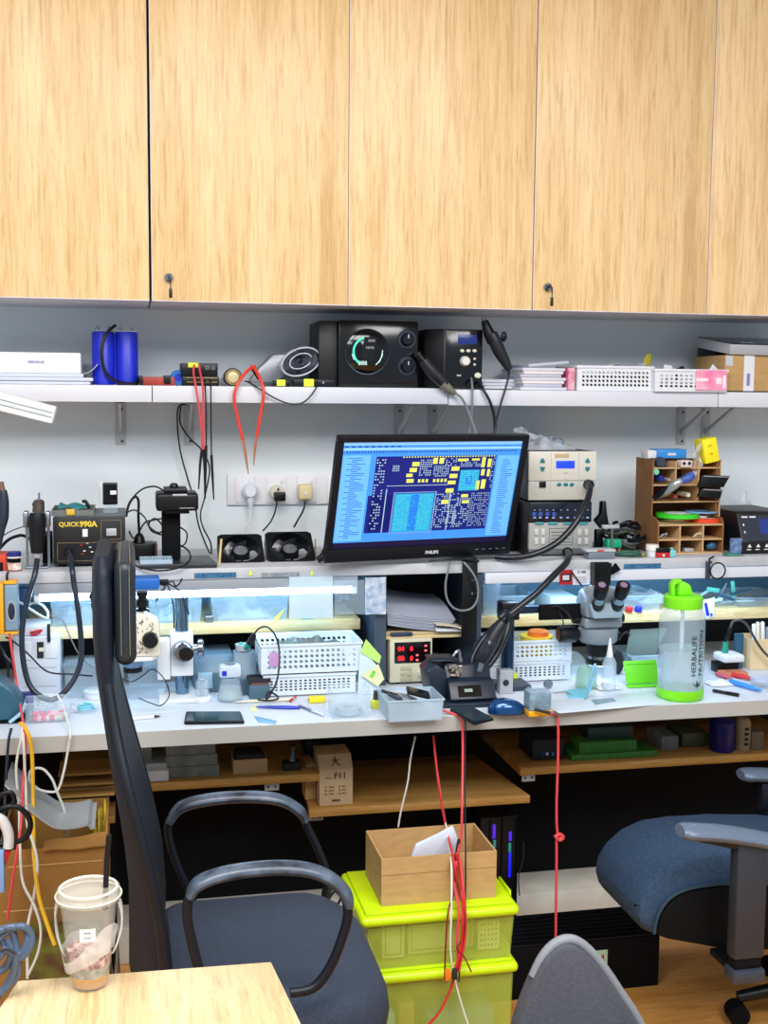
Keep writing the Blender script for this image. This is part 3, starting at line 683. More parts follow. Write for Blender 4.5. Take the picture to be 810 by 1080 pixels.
# ================================================================== THINGS ON THE INSTRUMENT SHELF
S=ISZ+0.0005
def sbox(x0,x1,yt,Y): a,b,c,d=rect(x0,x1,yt,590,Y); return a,b,d
# fans
for k,(xa,xb,lab) in enumerate(((232,280,'black cooling fan tilted on the instrument shelf, left of the pair'),(284,334,'black cooling fan nearest the monitor, right of the pair'))):
    Y0=-0.30
    x0=at(xa,580,Y=Y0).x; x1=at(xb,580,Y=Y0).x; w_=x1-x0; cx=(x0+x1)/2
    t=thing('cooling_fan',lab,'fan',(cx,Y0+0.05,S),'square cooling fans')
    # the fan stands on its edge, leaning back: frame tilted
    tilt=Matrix.Translation((cx,Y0+0.006,S)) @ Matrix.Rotation(radians(-57),4,'X')
    hh=w_*0.98; th=0.038
    g=G(); n=40; R=min(w_,hh)*0.455
    out=[]
    for i in range(n):
        a=2*pi*i/n+pi/n; c_,s_=cos(a),sin(a); m_=max(abs(c_)/(w_/2),abs(s_)/(hh/2)); out.append((c_/m_,hh/2+s_/m_))
    inn=[(R*cos(2*pi*i/n+pi/n),hh/2+R*sin(2*pi*i/n+pi/n)) for i in range(n)]
    vs=[(p[0],y_,p[1]) for y_ in (0,th) for ring in (out,inn) for p in ring]; fs=[]
    for i in range(n):
        j=(i+1) % n
        fs+=[(i,j,n+j,n+i),(2*n+j,2*n+i,3*n+i,3*n+j),(i,2*n+i,2*n+j,j),(n+i,n+j,3*n+j,3*n+i)]
    g.add(vs,fs)
    part('fan_frame',g.move(tilt),BLACK,t)
    part('hub',G().lathe([(0,0.008),(0.022,0.008),(0.024,0.012),(0.024,0.034)],(0,0,hh/2),24,'y').move(tilt),BLACKM,t)
    part('hub_label',G().lathe([(0,0.0072),(0.018,0.0072),(0.018,0.0078)],(0,0,hh/2),24,'y').move(tilt),mat('silver_hub_label',(130,134,140),0.4,0.4,var=0.3,scale=90),t)
    for i in range(7):
        a=2*pi*i/7
        g=G().grid(lambda u,v,a=a: ((0.024+(R-0.028)*u)*cos(a+0.75*v+0.3*u),0.012+0.02*v,hh/2+(0.024+(R-0.028)*u)*sin(a+0.75*v+0.3*u)),4,4,0.0012)
        part('blade',g.move(tilt),mat('fan_blade',(34,40,48),0.2),t)
p=at(231,590,Y=-.325)
solo('wooden_stick',G().cyl((p.x,-0.33,S),(p.x+0.008,-0.30,S+0.062),0.003,seg=8),mat('bare_wood',(206,186,130),0.6),'pale wooden stick leaning against the left fan','stick')
p=at(337,588,Y=-.34)
solo('dark_clip',G().tube([(p.x-0.005,-0.34,S+0.008),(p.x+0.01,-0.34,S+0.02),(p.x+0.016,-0.33,S+0.035)],[0.008,0.010,0.007],10),BLACK,'small black clamp between the right fan and the monitor','clamp')
p=at(337,588,Y=-.30)
solo('small_tube',G().cyl((at(334,560,Y=-.24).x,-0.22,S),(at(333,560,Y=-.25).x,-0.24,S+0.05),0.0022,seg=8),mat('bare_wood',(206,186,130),0.6),'pale stick leaning against the right fan','stick')

# ---- large old black station, lettering in gold
yF=-0.31
x0,x1,zt=sbox(56,132,545,yF)
t=thing('rework_station','large black station with gold lettering at the left of the instrument shelf','rework station',((x0+x1)/2,-0.2,S))
part('case',G().box(x0,x1,yF,-0.10,S+0.006,zt,0.003),mat('black_side_panel',(12,14,19),0.45),t)
for a_ in (x0+0.02,x1-0.02):
    for b_ in (yF+0.02,-0.12): part('foot',G().lathe([(0.009,0),(0.010,0.0055)],(a_,b_,S),14),BLACKM,t)
part('top_plate',G().box(x0+0.002,x1+0.002,yF+0.001,-0.11,zt+0.0003,zt+0.002),mat('grey_worn_top',(96,102,108),0.5,var=0.2,scale=20),t)
q=at(82,553,Y=yF); part('lettering',G().text('QUICK',(q.x-0.021,yF-0.0012,q.z),0.0155,bold=0.0005).text('990A',(q.x+0.025,yF-0.0012,q.z),0.019,bold=0.0009),GOLD,t,'gold lettering')
a_,b_,c_,d_=rect(60.5,128,572,591.5,yF)
def frame(g,a,b,c,d,y,w=0.0009):
    return g.box(a,b,y-0.0008,y-0.0001,c,c+w).box(a,b,y-0.0008,y-0.0001,d-w,d).box(a,a+w,y-0.0008,y-0.0001,c,d).box(b-w,b,y-0.0008,y-0.0001,c,d)
g=frame(G(),a_,b_,c_,d_,yF)
e_=rect(106.5,128,548.5,569,yF); frame(g,*e_[:2],e_[2],e_[3],yF)
part('outline',g,mat('panel_line',(150,130,90),0.5),t)
e_=rect(112,123,557,565,yF); part('switch',G().box(e_[0],e_[1],yF-0.006,yF-0.0002,e_[2],e_[3],0.002),GREYM,t)
e_=rect(87,92.5,558,566,yF); part('sticker',G().box(e_[0],e_[1],yF-0.0010,yF-0.0002,e_[2],e_[3]),PAPER,t,'small white sticker')
for px,py,c_ in ((86,575,REDP),(89,581,PAPER),(95,577,PAPER),(92,573,GREYM),(97,582,PAPER),(87,584,REDP)):
    q=at(px,py,Y=yF); part('mark',G().box(q.x-0.003,q.x+0.003,yF-0.001,yF-0.0002,q.z-0.0012,q.z+0.0012),c_,t)
q=at(72,582,Y=yF); part('outlet',G().lathe([(0,-0.020),(0.008,-0.020),(0.010,-0.016),(0.010,0)],(q.x,yF,q.z),18,'y'),RUB,t)
cable('hose',[(72,582,yF-0.02),(74,587,yF-0.05),(76,600,-.41),(78,616,-.42),(82,640,-.43),(85,668,-.44),(86,692,-.45),(80,713,-.46),(68,730,-.47),(55,738,-.47),(42,734,-.47),(31,722,-.46),(25,700,-.45),(23,672,-.44),(26,645,-.43),(32,622,-.42),(37,605,-.41),(39,590,-.385)],0.0066,mat('slate_black_hose',(28,38,54),0.3),None,parent=t,seg=12)
# things on top
q=at(75,540,Y=-.28)
t2=thing('tool_tray','low grey tray with teal cloth and yellow bit on top of the black station','tray',(q.x,-0.24,zt+0.0022))
part('tray_body',G().tray(x0-0.004,x0+0.098,yF+0.01,-0.16,zt+0.0022,zt+0.016,0.003),mat('grey_tray',(110,116,112),0.5),t2)
part('teal_cloth',G().grid(lambda u,v: (x0+0.012+0.07*u,yF+0.015+0.11*v,zt+0.0175+0.009*abs(sin(5*u+2*v))*(1-u*.5)),14,8,0.0016),mat('teal_cloth',(36,130,140),0.7,var=0.4,scale=50),t2)
part('yellow_bit',G().box(x0+0.032,x0+0.052,yF+0.004,yF+0.0095,zt+0.004,zt+0.019,0.001),mat('ochre_plastic',(216,180,60),0.5),t2)
p=at(92,538,Y=-.27)
solo('black_hook_tool',G().tube([(p.x+0.004,-0.27,zt+0.0165),(p.x+0.002,-0.27,zt+0.024),(p.x-0.004,-0.27,zt+0.035),(p.x-0.012,-0.27,zt+0.033)],[0.004,0.005,0.004,0.004],8),BLACK,'black hooked tool standing at the right end of the grey tray','tool')
p=at(118,530,Y=-.24)
t2=thing('display_dock','small black screen dock in a clear bag on top of the black station','display',(p.x,-0.24,zt+0.0022))
e_=rect(108.5,124,509,532,-.24)
part('screen_body',G().box(e_[0],e_[1],-0.25,-0.235,e_[2],e_[3],0.003),BLACK,t2)
part('screen_face',G().box(e_[0]+0.003,e_[1]-0.003,-0.2515,-0.2502,e_[2]+0.014,e_[3]-0.004),GLB,t2)
part('sticker',G().box((e_[0]+e_[1])/2,(e_[0]+e_[1])/2+0.015,-0.2525,-0.2516,e_[2]+0.026,e_[2]+0.036),PAPER,t2)
part('stand',G().box(e_[0],e_[1],-0.252,-0.225,zt+0.0022,e_[2]-0.0005,0.002),CLEAR,t2,'clear plastic stand')
part('bag',G().box(e_[0]-0.008,e_[0]-0.0005,-0.253,-0.233,e_[2]+0.002,e_[3]+0.003,0.002),BAGM,t2)
# handle of the hose in its holder
t=thing('hot_air_gun','black hot air handle standing upright in its wire holder at the left','handle',(at(40,580,Y=-.36).x,-0.36,S))
def col3(pts,rr,Y,sg=18): return G().tube([at(px,py,Y=Y) for px,py in pts],rr,sg,sm=False)
Yh=-.345
part('grip',col3([(39.5,541),(39.5,546),(39,556),(39,572),(39,583)],[0.018,0.0205,0.0205,0.0175,0.014],Yh),RUB,t)
part('cooling_collar',col3([(41,527),(41,529),(40.5,540)],[0.009,0.0135,0.0145],Yh),mat('burnt_steel',(110,98,92),0.35,0.8),t)
part('nozzle',col3([(41.2,519.5),(41,528)],[0.0022,0.003],Yh),STEEL,t)
part('side_screw',col3([(34,532),(38,532)],[0.004,0.006],Yh,10),BLACK,t)
part('end_collar',col3([(39,583),(38.7,589)],[0.011,0.009],Yh),GREYM,t)
t=thing('wire_holder','bent grey metal holder gripping the upright black handle','holder',(at(40,590,Y=-.31).x,-0.31,S))
g=G()
for s_ in (-1,1):
    c0=at(39+s_*11.5,550,Y=-.325)
    g.box(c0.x-0.006,c0.x+0.006,-0.345,-0.305,c0.z-0.014,c0.z+0.026,0.004)
    g.box(c0.x-0.003,c0.x+0.003,-0.312,-0.306,S,c0.z-0.012)
g.box(at(27,590,Y=-.3).x,at(51,590,Y=-.3).x,-0.325,-0.27,S,S+0.004,0.001)
part('clamp_jaws',g,STEEL,t)
# far left gun
t=thing('hot_air_gun','dark hot air gun hanging at the very left edge, cut by the frame','hot air gun',(at(2,560,Y=-.34).x,-0.34,S))
part('gun_body',G().tube([at(3,517,Y=-.34),at(4,528,Y=-.34),at(3,545,Y=-.34),at(1,558,Y=-.34),at(0,570,Y=-.34),at(-2,582,Y=-.34)],[0.009,0.012,0.014,0.010,0.006,0.005],16),DARKBLUE,t)
part('nozzle',G().tube([at(1,508,Y=-.34),at(2,517,Y=-.34)],[0.006,0.008],14),mat('copper_brown',(130,96,84),0.4,0.5),t)
part('stand_rod',G().cyl((at(-2,580,Y=-.34).x,-0.34,S),(at(-2,580,Y=-.34).x,-0.34,S+0.02),0.012),BLACK,t)
# solder reels
p=at(15,598,Y=-.35)
t=thing('solder_reel','solder reel with blue top and orange label at the left shelf end','reel',(p.x,-0.345,S))
part('lower_flange',G().lathe([(0,0),(0.0175,0),(0.0175,0.003),(0,0.003)],(p.x,-0.345,S)),mat('brown_orange',(150,76,52),0.5),t)
part('label',G().lathe([(0,0.003),(0.0165,0.003),(0.0165,0.020),(0,0.020)],(p.x,-0.345,S),cap=False),mat('reel_label',(206,150,120),0.6,rgb2=(240,236,236),scale=60),t)
part('winding',G().lathe([(0,0.0201),(0.015,0.0201),(0.015,0.031),(0,0.031)],(p.x,-0.345,S)),BLACKM,t)
part('band',G().lathe([(0,0.0311),(0.0172,0.0311),(0.0172,0.035),(0,0.035)],(p.x,-0.345,S)),CREAM,t)
part('lid',G().lathe([(0,0.0351),(0.0165,0.0351),(0.0155,0.046),(0,0.047)],(p.x,-0.345,S)),mat('navy_lid',(26,34,120),0.4),t)
p=at(-2,590,Y=-.34)
solo('orange_box',G().box(p.x-0.02,at(7,590,Y=-.34).x,-0.345,-0.28,S,S+0.040,0.002),mat('vermilion_box',(200,60,36),0.5),'small vermilion box at the extreme left of the instrument shelf','box')
cable('thick_cable',[(0,578,-.28),(8,570,-.28),(16,566,-.28),(25,565,-.26),(36,572,-.25)],0.004,RUB,'thick black cable rising behind the solder reel')
cable('thin_wire',[(0,567,-.2),(12,560,-.2),(26,555,-.2),(38,552,-.2)],0.0014,RUB,'thin grey wire running up to the wire holder at the left')
solo('dark_box',G().box(at(46,590,Y=-.2).x,at(54,590,Y=-.2).x,-0.24,-0.12,S,S+0.07,0.003),BLACKM,'black box standing in shade left of the large black station','box')

# ---- black transformer and its plug
x0,x1,zt=sbox(138,166,573.5,-.215)
t=thing('transformer_block','black transformer block with brown end, behind the camera stand tray','transformer',((x0+x1)/2,-0.24,S))
part('case',G().box(x0,x1-0.0075,-0.215,-0.15,S,zt,0.003),BLACK,t)
part('end_piece',G().box(x1-0.007,x1,-0.213,-0.152,S+0.001,zt-0.001,0.002),mat('brown_plastic',(86,44,36),0.5),t)
c0=at(147,571,Y=-.185)
part('plug',G().tube([(c0.x,-0.185,zt+0.0005),(c0.x,-0.185,zt+0.014),(c0.x,-0.185,zt+0.024)],[0.016,0.013,0.006],14,sm=False),BLACK,t)
cable('lead',[(147,564,-.185),(146,545,-.185),(146,528,-.185),(142,524,-.185),(136,532,-.18),(133,545,-.18)],0.0035,RUB,None,parent=t)
for k,pts in enumerate(([(132,545,-.2),(138,528,-.2),(150,516,-.2),(163,513,-.22),(172,517,-.25)],
                         [(133,541,-.2),(142,538,-.2),(152,545,-.21),(158,556,-.22),(168,562,-.23),(172,556,-.24),(164,547,-.24),(157,552,-.24),(160,560,-.24),(170,564,-.26)],
                         [(136,560,-.2),(142,568,-.2),(152,552,-.2),(160,549,-.22),(170,547,-.22)])):
    cable('tangled_cable',pts,0.0022,RUB,['black cable arching from the black station to the camera head','black cable tangled in loops left of the camera stand','black cable sagging above the transformer block'][k])
# ---- document camera on its stand
yC=-0.33
t=thing('camera_stand','black inspection camera on a thick column with a flat base plate','camera',(at(182,590,Y=-.3).x,-0.30,S))
x0=at(147,590,Y=-.37).x; x1=at(229,590,Y=-.37).x; x2=at(221,585,Y=-.25).x
part('base_plate',G().prism([(x0,-0.375),(x1,-0.375),(x2,-0.22),(x0+0.0,-0.22)],S,S+0.011,'z',0.002),mat('charcoal_base',(44,50,54),0.35),t)
e_=rect(171,190.5,540,588,yC+0.03)
part('column',G().box(e_[0],e_[1],-0.30,-0.245,S+0.0112,e_[3],0.005),BLACKM,t)
h_=rect(164.5,209,520,539,yC)
part('head',G().box(h_[0],h_[1],-0.345,-0.235,h_[2]+0.001,h_[3],0.007,3),BLACK,t)
part('head_lower',G().box(h_[0]+0.02,h_[1]-0.022,-0.340,-0.25,h_[2]-0.006,h_[2]+0.0008,0.002),BLACKM,t)
part('head_top',G().box(h_[0]+0.020,h_[1]-0.026,-0.33,-0.25,h_[3]+0.0005,h_[3]+0.0115,0.003),RUB,t)
part('sensor_window',G().box(h_[0]+0.040,h_[1]-0.028,-0.347,-0.3452,h_[3]-0.006,h_[3]-0.001,0.0005),GREYM,t)
part('dome',G().lathe([(0.011,0),(0.011,0.004),(0.008,0.009),(0,0.011)],((h_[0]+h_[1])/2-0.006,-0.29,h_[3]+0.0118)),BLACK,t)
part('slot',G().box(h_[1]-0.046,h_[1]-0.010,-0.3465,-0.3451,h_[2]+0.008,h_[2]+0.0095),GREYM,t)
cable('lead',[(190,556,-.27),(197,562,-.275),(196,572,-.28),(191,577,-.285)],0.0022,RUB,None,parent=t)
cable('lead',[(190,575,-.29),(198,580,-.33),(201,588,-.39),(196,595,-.395),(184,600,-.397),(170,602,-.397),(158,601,-.395),(144,597,-.385),(138,590,-.36)],0.0022,RUB,None,parent=t)
e0=at(147,597,Y=-.37); z=S+0.0115
t=thing('ribbed_tray','clear ribbed plastic tray lying on the camera base plate','tray',(e0.x+0.04,-0.33,z))
xx0=x0+0.001; xx1=at(182,590,Y=-.37).x
part('tray_body',G().tray(xx0,xx1,-0.373,-0.305,z,z+0.011,0.0012),FROST,t)
g=G()
for k in range(11): g.box(xx0+0.006+k*(xx1-xx0-0.012)/11,xx0+0.009+k*(xx1-xx0-0.012)/11,-0.37,-0.308,z+0.0015,z+0.010)
part('ribs',g,FROST,t)

# ================================================================== MONITOR
MC=Vector((0.732,-0.433,1.241)); MW,MH=0.52,0.33
t=thing('monitor','black widescreen monitor tilted forward, showing a blue circuit board layout','monitor',MC)
Ry=Matrix.Rotation(0.195,4,'Z') @ Matrix.Rotation(0.292,4,'X')
MM=Matrix.Translation(MC) @ Ry
def mpart(n,g,m,par,lab=None,sharp=38): return part(n,g.move(MM),m,par,lab,sharp=sharp)
BEZ=mat('bezel_black',(9,14,24),0.4,spec=0.3)
bx,bt,bb=0.016,0.016,0.036
sx0,sx1,sz0,sz1=-MW/2+bx,MW/2-bx,-MH/2+bb,MH/2-bt
g=G().box(-MW/2,MW/2,-0.006,0.014,sz1,MH/2,0.003).box(-MW/2,MW/2,-0.006,0.014,-MH/2,sz0,0.003).box(-MW/2,sx0,-0.006,0.014,sz0+0.0001,sz1-0.0001,0.001).box(sx1,MW/2,-0.006,0.014,sz0+0.0001,sz1-0.0001,0.001)
mpart('bezel',g,BEZ,t)
mpart('back_shell',G().box(-MW/2+0.01,MW/2-0.01,0.0145,0.035,-MH/2+0.01,MH/2-0.01,0.008).box(-0.11,0.11,0.0352,0.055,-0.10,0.09,0.01),BLACKM,t)
def screen(name,rgb,e=1.0): return mat(name,rgb,0.35,emit=e,spec=0.2)
scr=mpart('screen',G().box(sx0,sx1,0.0,0.002,sz0,sz1),screen('screen_blue',(58,128,214),0.75),t,'lit blue screen')
W_,H_=sx1-sx0,sz1-sz0
def SR(g,u0,v0,u1,v1,lay=1):   # u to the right, v down, both 0..1
    return g.box(sx0+u0*W_,sx0+u1*W_,-0.0003*lay,-0.0003*(lay-1)-0.00003,sz1-v1*H_,sz1-v0*H_)
sc_=lambda n,g,m: mpart(n,g,m,scr)
for q in ((0.0,0.12,0.155,0.93),(0.87,0.14,0.995,0.93)): sc_('side_list',SR(G(),*q),screen('screen_pale_blue',(92,158,232),0.8))
sc_('menu_bar',SR(SR(G(),0,0,1,0.03),0,0.055,1,0.075),screen('screen_bar',(130,180,235),0.75))
sc_('task_bar',SR(G(),0,0.945,1,1.0),screen('screen_dark_bar',(24,18,52),0.6))
sc_('board_area',SR(SR(G(),0.185,0.135,0.86,0.86),0.165,0.50,0.30,0.86),screen('screen_navy',(20,30,110),0.6))
rnd=random.Random(3); R_=rnd.uniform
g=G()
for r_ in range(44): u=R_(0.04,0.07); SR(g,0.03+0.025*(r_ % 3>0),0.145+r_*0.0175,0.03+R_(0.05,0.11),0.150+r_*0.0175,2)
for r_ in range(38): SR(g,0.90,0.18+r_*0.0195,0.90+R_(0.03,0.07),0.185+r_*0.0195,2)
for k in range(60): SR(g,0.02+k*0.016,0.085,0.02+k*0.016+0.009,0.10,2)
for k in range(9): SR(g,0.01+k*0.035,0.036,0.03+k*0.035,0.048,2)
sc_('list_text',g,screen('screen_text',(30,70,150),0.6))
g=G()
def blocks(u0,v0,u1,v1,nu,nv,fu=.6,fv=.6,p=1.0,lay=2):
    for i in range(nu):
        for j in range(nv):
            if rnd.random()<p:
                du,dv=(u1-u0)/nu,(v1-v0)/nv; SR(g,u0+i*du,v0+j*dv,u0+(i+fu)*du,v0+(j+fv)*dv,lay)
for a in ((.385,.19,.425,.23),(.375,.245,.415,.285),(.365,.35,.405,.385),(.36,.30,.395,.33),(.50,.155,.525,.21),(.535,.155,.56,.21),(.61,.24,.655,.28),(.605,.31,.65,.35),(.60,.375,.645,.41),(.595,.45,.64,.49),(.64,.165,.70,.19),(.72,.165,.765,.185),(.78,.155,.80,.25),(.815,.17,.835,.25),(.785,.27,.805,.33),(.82,.27,.835,.34),(.795,.37,.82,.46),(.765,.38,.785,.47),(.69,.51,.73,.54),(.70,.57,.74,.60),(.58,.56,.62,.60)): SR(g,*a,2)
blocks(.43,.355,.60,.385,8,1,.6,1,.9); blocks(.33,.138,.86,.148,34,1,.5,1)
sc_('yellow_parts',g,screen('screen_yellow',(200,206,90),0.7))
g=G()
blocks(.19,.16,.245,.84,4,26,.55,.45,.55); blocks(.43,.17,.50,.33,6,8,.6,.5,.85); blocks(.51,.23,.60,.34,8,6,.6,.5,.8); blocks(.66,.20,.78,.25,10,3,.6,.5,.8)
blocks(.54,.50,.68,.84,11,18,.6,.5,.6); blocks(.75,.50,.86,.84,10,16,.45,.45,.75); blocks(.84,.16,.86,.46,2,16,.6,.5,.7); blocks(.28,.22,.32,.28,4,4,.6,.6,.8); blocks(.56,.16,.64,.24,6,5,.6,.5,.5); blocks(.66,.55,.75,.84,7,14,.6,.5,.6)
SR(g,.26,.41,.60,.415,2); SR(g,.26,.44,.265,.86,2); SR(g,.625,.45,.63,.86,2)
sc_('grey_parts',g,screen('screen_grey',(150,176,190),0.65))
for q in ((.315,.49,.535,.86,2),(.665,.275,.775,.475,2)): sc_('large_chip',SR(G(),*q),screen('screen_chip',(40,150,190),0.7))
g=G(); blocks(.325,.505,.40,.85,8,18,.4,.35,.7,3); blocks(.455,.505,.525,.85,8,18,.4,.35,.7,3); blocks(.67,.285,.77,.465,9,9,.4,.35,.6,3)
sc_('chip_pads',g,screen('screen_chip_pads',(90,196,190),0.75))
g=G(); blocks(.405,.50,.45,.85,5,20,.7,.7,.85,3); blocks(.70,.33,.74,.42,4,5,.7,.7,.8,3)
sc_('chip_core',g,screen('screen_chip_core',(30,60,210),0.7))
g=SR(SR(SR(SR(G(),.305,.475,.545,.482,2),.305,.868,.545,.875,2),.305,.482,.311,.868,2),.539,.482,.545,.868,2)
sc_('chip_outline',g,screen('screen_outline',(120,140,200),0.6))
g=G().text('PHILIPS',(0.03,-0.0066,-MH/2+0.017),0.0115,bold=0.0005)
mpart('lettering',g,mat('silver_lettering',(214,220,228),0.4),t)
g=G()
for k in range(5): g.box(0.155+0.02*k,0.163+0.02*k,-0.0066,-0.0061,-MH/2+0.0185,-MH/2+0.0195)
mpart('button_marks',g,GREYM,t)
x_=at(497,600,Y=-.39).x
part('mount_plate',G().box(x_-0.022,x_+0.018,ISY-0.007,ISY-0.0008,0.86,ISZ+0.004,0.001),BLACK,t)
part('mount_arm',G().box(x_-0.02,x_+0.016,ISY-0.007,-0.20,ISZ+0.0042,ISZ+0.014,0.002).box(x_-0.02,x_+0.016,-0.235,-0.22,ISZ+0.014,1.27,0.002).tube([(x_,-0.225,1.24),(MC.x,-0.33,1.245),(MC.x,-0.385,1.245)],0.018,12),BLACK,t)
for py in (612,626): q=at(498.5,py,Y=ISY-.007); part('bolt',G().lathe([(0,-0.003),(0.004,-0.003),(0.0055,-0.001),(0.0055,0)],(q.x,ISY-0.007,q.z),16,'y'),CHROME,t)
cable('lead',[(476,590,-.385),(473,600,-.41),(470,615,-.41),(471,630,-.41),(477,640,-.41),(487,644,-.41),(498,641,-.41),(504,630,-.41),(503,614,-.41),(497,602,-.41),(489,593,-.40)],0.0028,GWIRE,None,parent=t)
cable('power_lead',[(452,592,-.395),(462,590,-.40),(476,589,-.40),(490,590,-.395),(505,592,-.39)],0.003,RUB,'black lead lying under the lower edge of the monitor')
# dark speaker-like box behind the right edge of the monitor
x0,x1,zt=sbox(528,545,526,-.19)
t=thing('dark_metal_box','tall black metal box with rivets behind the right edge of the monitor','box',((x0+x1)/2,-0.15,S))
part('box_body',G().box(x0,x1,-0.19,-0.06,S,zt,0.003),BLACK,t)
for px,py in ((541,540),(537,548),(540,552),(542,533)):
    q=at(px,py,Y=-.19); part('rivet',G().ball((q.x,-0.19,q.z),0.002,0.001,0.002,8,5),GREYM,t)
# ---- stacked stations on the right
yB=-0.30
x0,x1,_=sbox(558,625,530,yB)
zB=at(590,529,Y=yB).z
PAN=mat('pale_grey_panel',(196,196,190),0.4,var=0.03)
t=thing('soldering_station','grey two-channel station with silver keys under the beige one','soldering station',((x0+x1)/2,-0.2,S))
part('case',G().box(x0,x1,yB+0.012,-0.06,S+0.004,zB-0.001,0.002),BLACK,t)
e_=rect(559,624,530.5,551,yB)
part('display_panel',G().box(x0+0.003,x1-0.003,yB+0.003,yB+0.0115,e_[2],zB-0.003,0.001),mat('navy_display_panel',(18,26,44),0.2),t)
m_=rect(559,624,551,579,yB)
part('lower_panel',G().box(x0,x1,yB,yB+0.0115,m_[2],m_[3]-0.0003,0.002),mat('mid_grey_panel',(168,170,168),0.42,var=0.05),t)
part('plinth',G().box(x0+0.002,x1-0.002,yB+0.003,yB+0.0115,S+0.004,m_[2]-0.0003,0.001),mat('dark_grey_panel',(98,104,108),0.45),t)
for a_ in (x0+0.02,x1-0.02): part('foot',G().box(a_-0.01,a_+0.01,yB+0.02,-0.08,S,S+0.0038),BLACKM,t)
g=G(); f_=lambda px,py: at(px,py,Y=yB)
for px in (564,570,577,584,592,599,607,614,620):
    for py,s_ in ((538,1.2),(546,2.2)):
        q=f_(px,py); g.box(q.x-0.0016*s_,q.x+0.0016*s_,yB+0.0016,yB+0.0028,q.z-0.0008*s_,q.z+0.0008*s_)
part('display_marks',g,mat('display_marks',(150,180,226),0.5,emit=0.25),t)
g=G()
for px in (563,569.5,577,584): q=f_(px+1,541); g.box(q.x-0.006,q.x+0.005,yB+0.0018,yB+0.0028,q.z-0.008,q.z+0.002)
part('digits',g,mat('lcd_digits',(46,72,150),0.4,emit=0.35),t)
for a,b in ((564,573),(578,588),(594,606),(611,620)):
    e_=rect(a,b,550.5,553.5,yB); part('teal_key',G().box(e_[0],e_[1],yB-0.003,yB-0.0003,e_[2],e_[3],0.001),mat('teal_key',(74,150,158),0.4),t)
for px in (565.5,572.5,611,618):
    for py in (561,570.5):
        q=f_(px,py); part('key',G().box(q.x-0.0055,q.x+0.0055,yB-0.004,yB-0.0003,q.z-0.009,q.z+0.009,0.0015),mat('silver_key',(206,208,206),0.35),t)
e_=rect(579,604,557,575,yB); g=frame(G(),e_[0],e_[1],e_[2],e_[3],yB);
for k in range(4): g.box(e_[0]+0.006,e_[1]-0.006,yB-0.001,yB-0.0001,e_[2]+0.008+0.009*k,e_[2]+0.0092+0.009*k)
part('centre_print',g,INK,t)
q=f_(598,582); part('socket',G().lathe([(0,-0.012),(0.011,-0.012),(0.013,-0.008),(0.013,0.002)],(q.x,yB,q.z),18,'y'),RUB,t)
HOSE=mat('black_corrugated_hose',(18,24,34),0.28)
cable('hose',[(598,582,yB-.012),(600,585,-.37),(597,594,-.44),(585,606,-.47),(565,626,-.49),(545,642,-.50),(523,660,-.51),(507,678,-.52),(498,697,-.53),(501,709,-.54),(513,704,-.54),(524,690,-.53),(533,671,-.52),(537,655,-.51),(533,647,-.51),(527,652,-.515)],0.0085,HOSE,None,parent=t,seg=14)
# beige station on top
x0,x1,zt=sbox(557,628,476,yB)[0],sbox(557,628,476,yB)[1],at(590,476,Y=yB).z
z0=zB+0.0008
t=thing('soldering_station','beige two-channel station with blue display and green arrow keys','soldering station',((x0+x1)/2,-0.2,z0))
part('case',G().box(x0-0.002,x1,yB+0.008,-0.05,z0+0.003,zt,0.004),DARKBLUE,t)
BEI=mat('warm_white_panel',(212,211,202),0.4)
ml=rect(557,628,508,527,yB)
part('upper_panel',G().box(x0,x1,yB,yB+0.0078,(z0+zt)/2-0.012,zt,0.003),BEI,t)
part('lower_panel',G().box(x0,x1,yB,yB+0.0078,z0+0.003,(z0+zt)/2-0.0125,0.003),mat('light_grey_panel',(190,191,184),0.4),t)
g=G();
for px in (581,610): q=f_(px,500); g.box(q.x-0.0005,q.x+0.0005,yB-0.0006,yB-0.0001,z0+0.02,zt-0.004)
part('panel_joint',g,GREYM,t)
e_=rect(586.5,606,486,494,yB); part('display',G().box(e_[0],e_[1],yB-0.0012,yB-0.0002,e_[2],e_[3],0.0003),mat('blue_display',(20,60,240),0.3,emit=0.8),t,'lit blue display')
e_=rect(585,600,478.5,482.5,yB); part('badge',G().box(e_[0],e_[1],yB-0.0009,yB-0.0002,e_[2],e_[3],0.0003),mat('tan_badge',(196,172,130),0.5),t)
DG=mat('sea_green_key',(20,120,130),0.35)
for px in (572,619.5):
    for py,s_ in ((486.5,1),(494,-1)):
        q=f_(px,py); part('arrow_key',G().prism([(q.x-0.007,q.z-0.004*s_),(q.x+0.007,q.z-0.004*s_),(q.x+0.005,q.z+0.004*s_),(q.x,q.z+0.009*s_),(q.x-0.005,q.z+0.004*s_)],yB-0.003,yB-0.0003,'y',0.0008),DG,t)
for px in (589.5,596.5,603): q=f_(px,511); part('key',G().ball((q.x,yB-0.0015,q.z),0.0065,0.0028,0.005,14,8),DG,t)
q=f_(572,511); part('switch',G().box(q.x-0.009,q.x+0.009,yB-0.004,yB-0.0003,q.z-0.008,q.z+0.008,0.001),BLACK,t)
part('small_text',G().text('III IIII IIII',(f_(596.5,499).x,yB-0.0006,f_(596,499).z),0.006,sx=0.6).text('III III III',(f_(596.5,505.5).x,yB-0.0006,f_(596,505.5).z),0.004),GREYM,t)
q=f_(620,511); part('socket',G().lathe([(0,-0.020),(0.010,-0.020),(0.013,-0.015),(0.014,-0.0003)],(q.x,yB,q.z),20,'y'),RUB,t)
cable('hose',[(620,511,yB-.02),(622,515,-.34),(620,526,-.37),(613,542,-.39),(602,558,-.40),(588,572,-.405),(570,582,-.405),(552,587,-.40),(535,588,-.39),(522,587,-.375)],0.0085,HOSE,None,parent=t,seg=14)
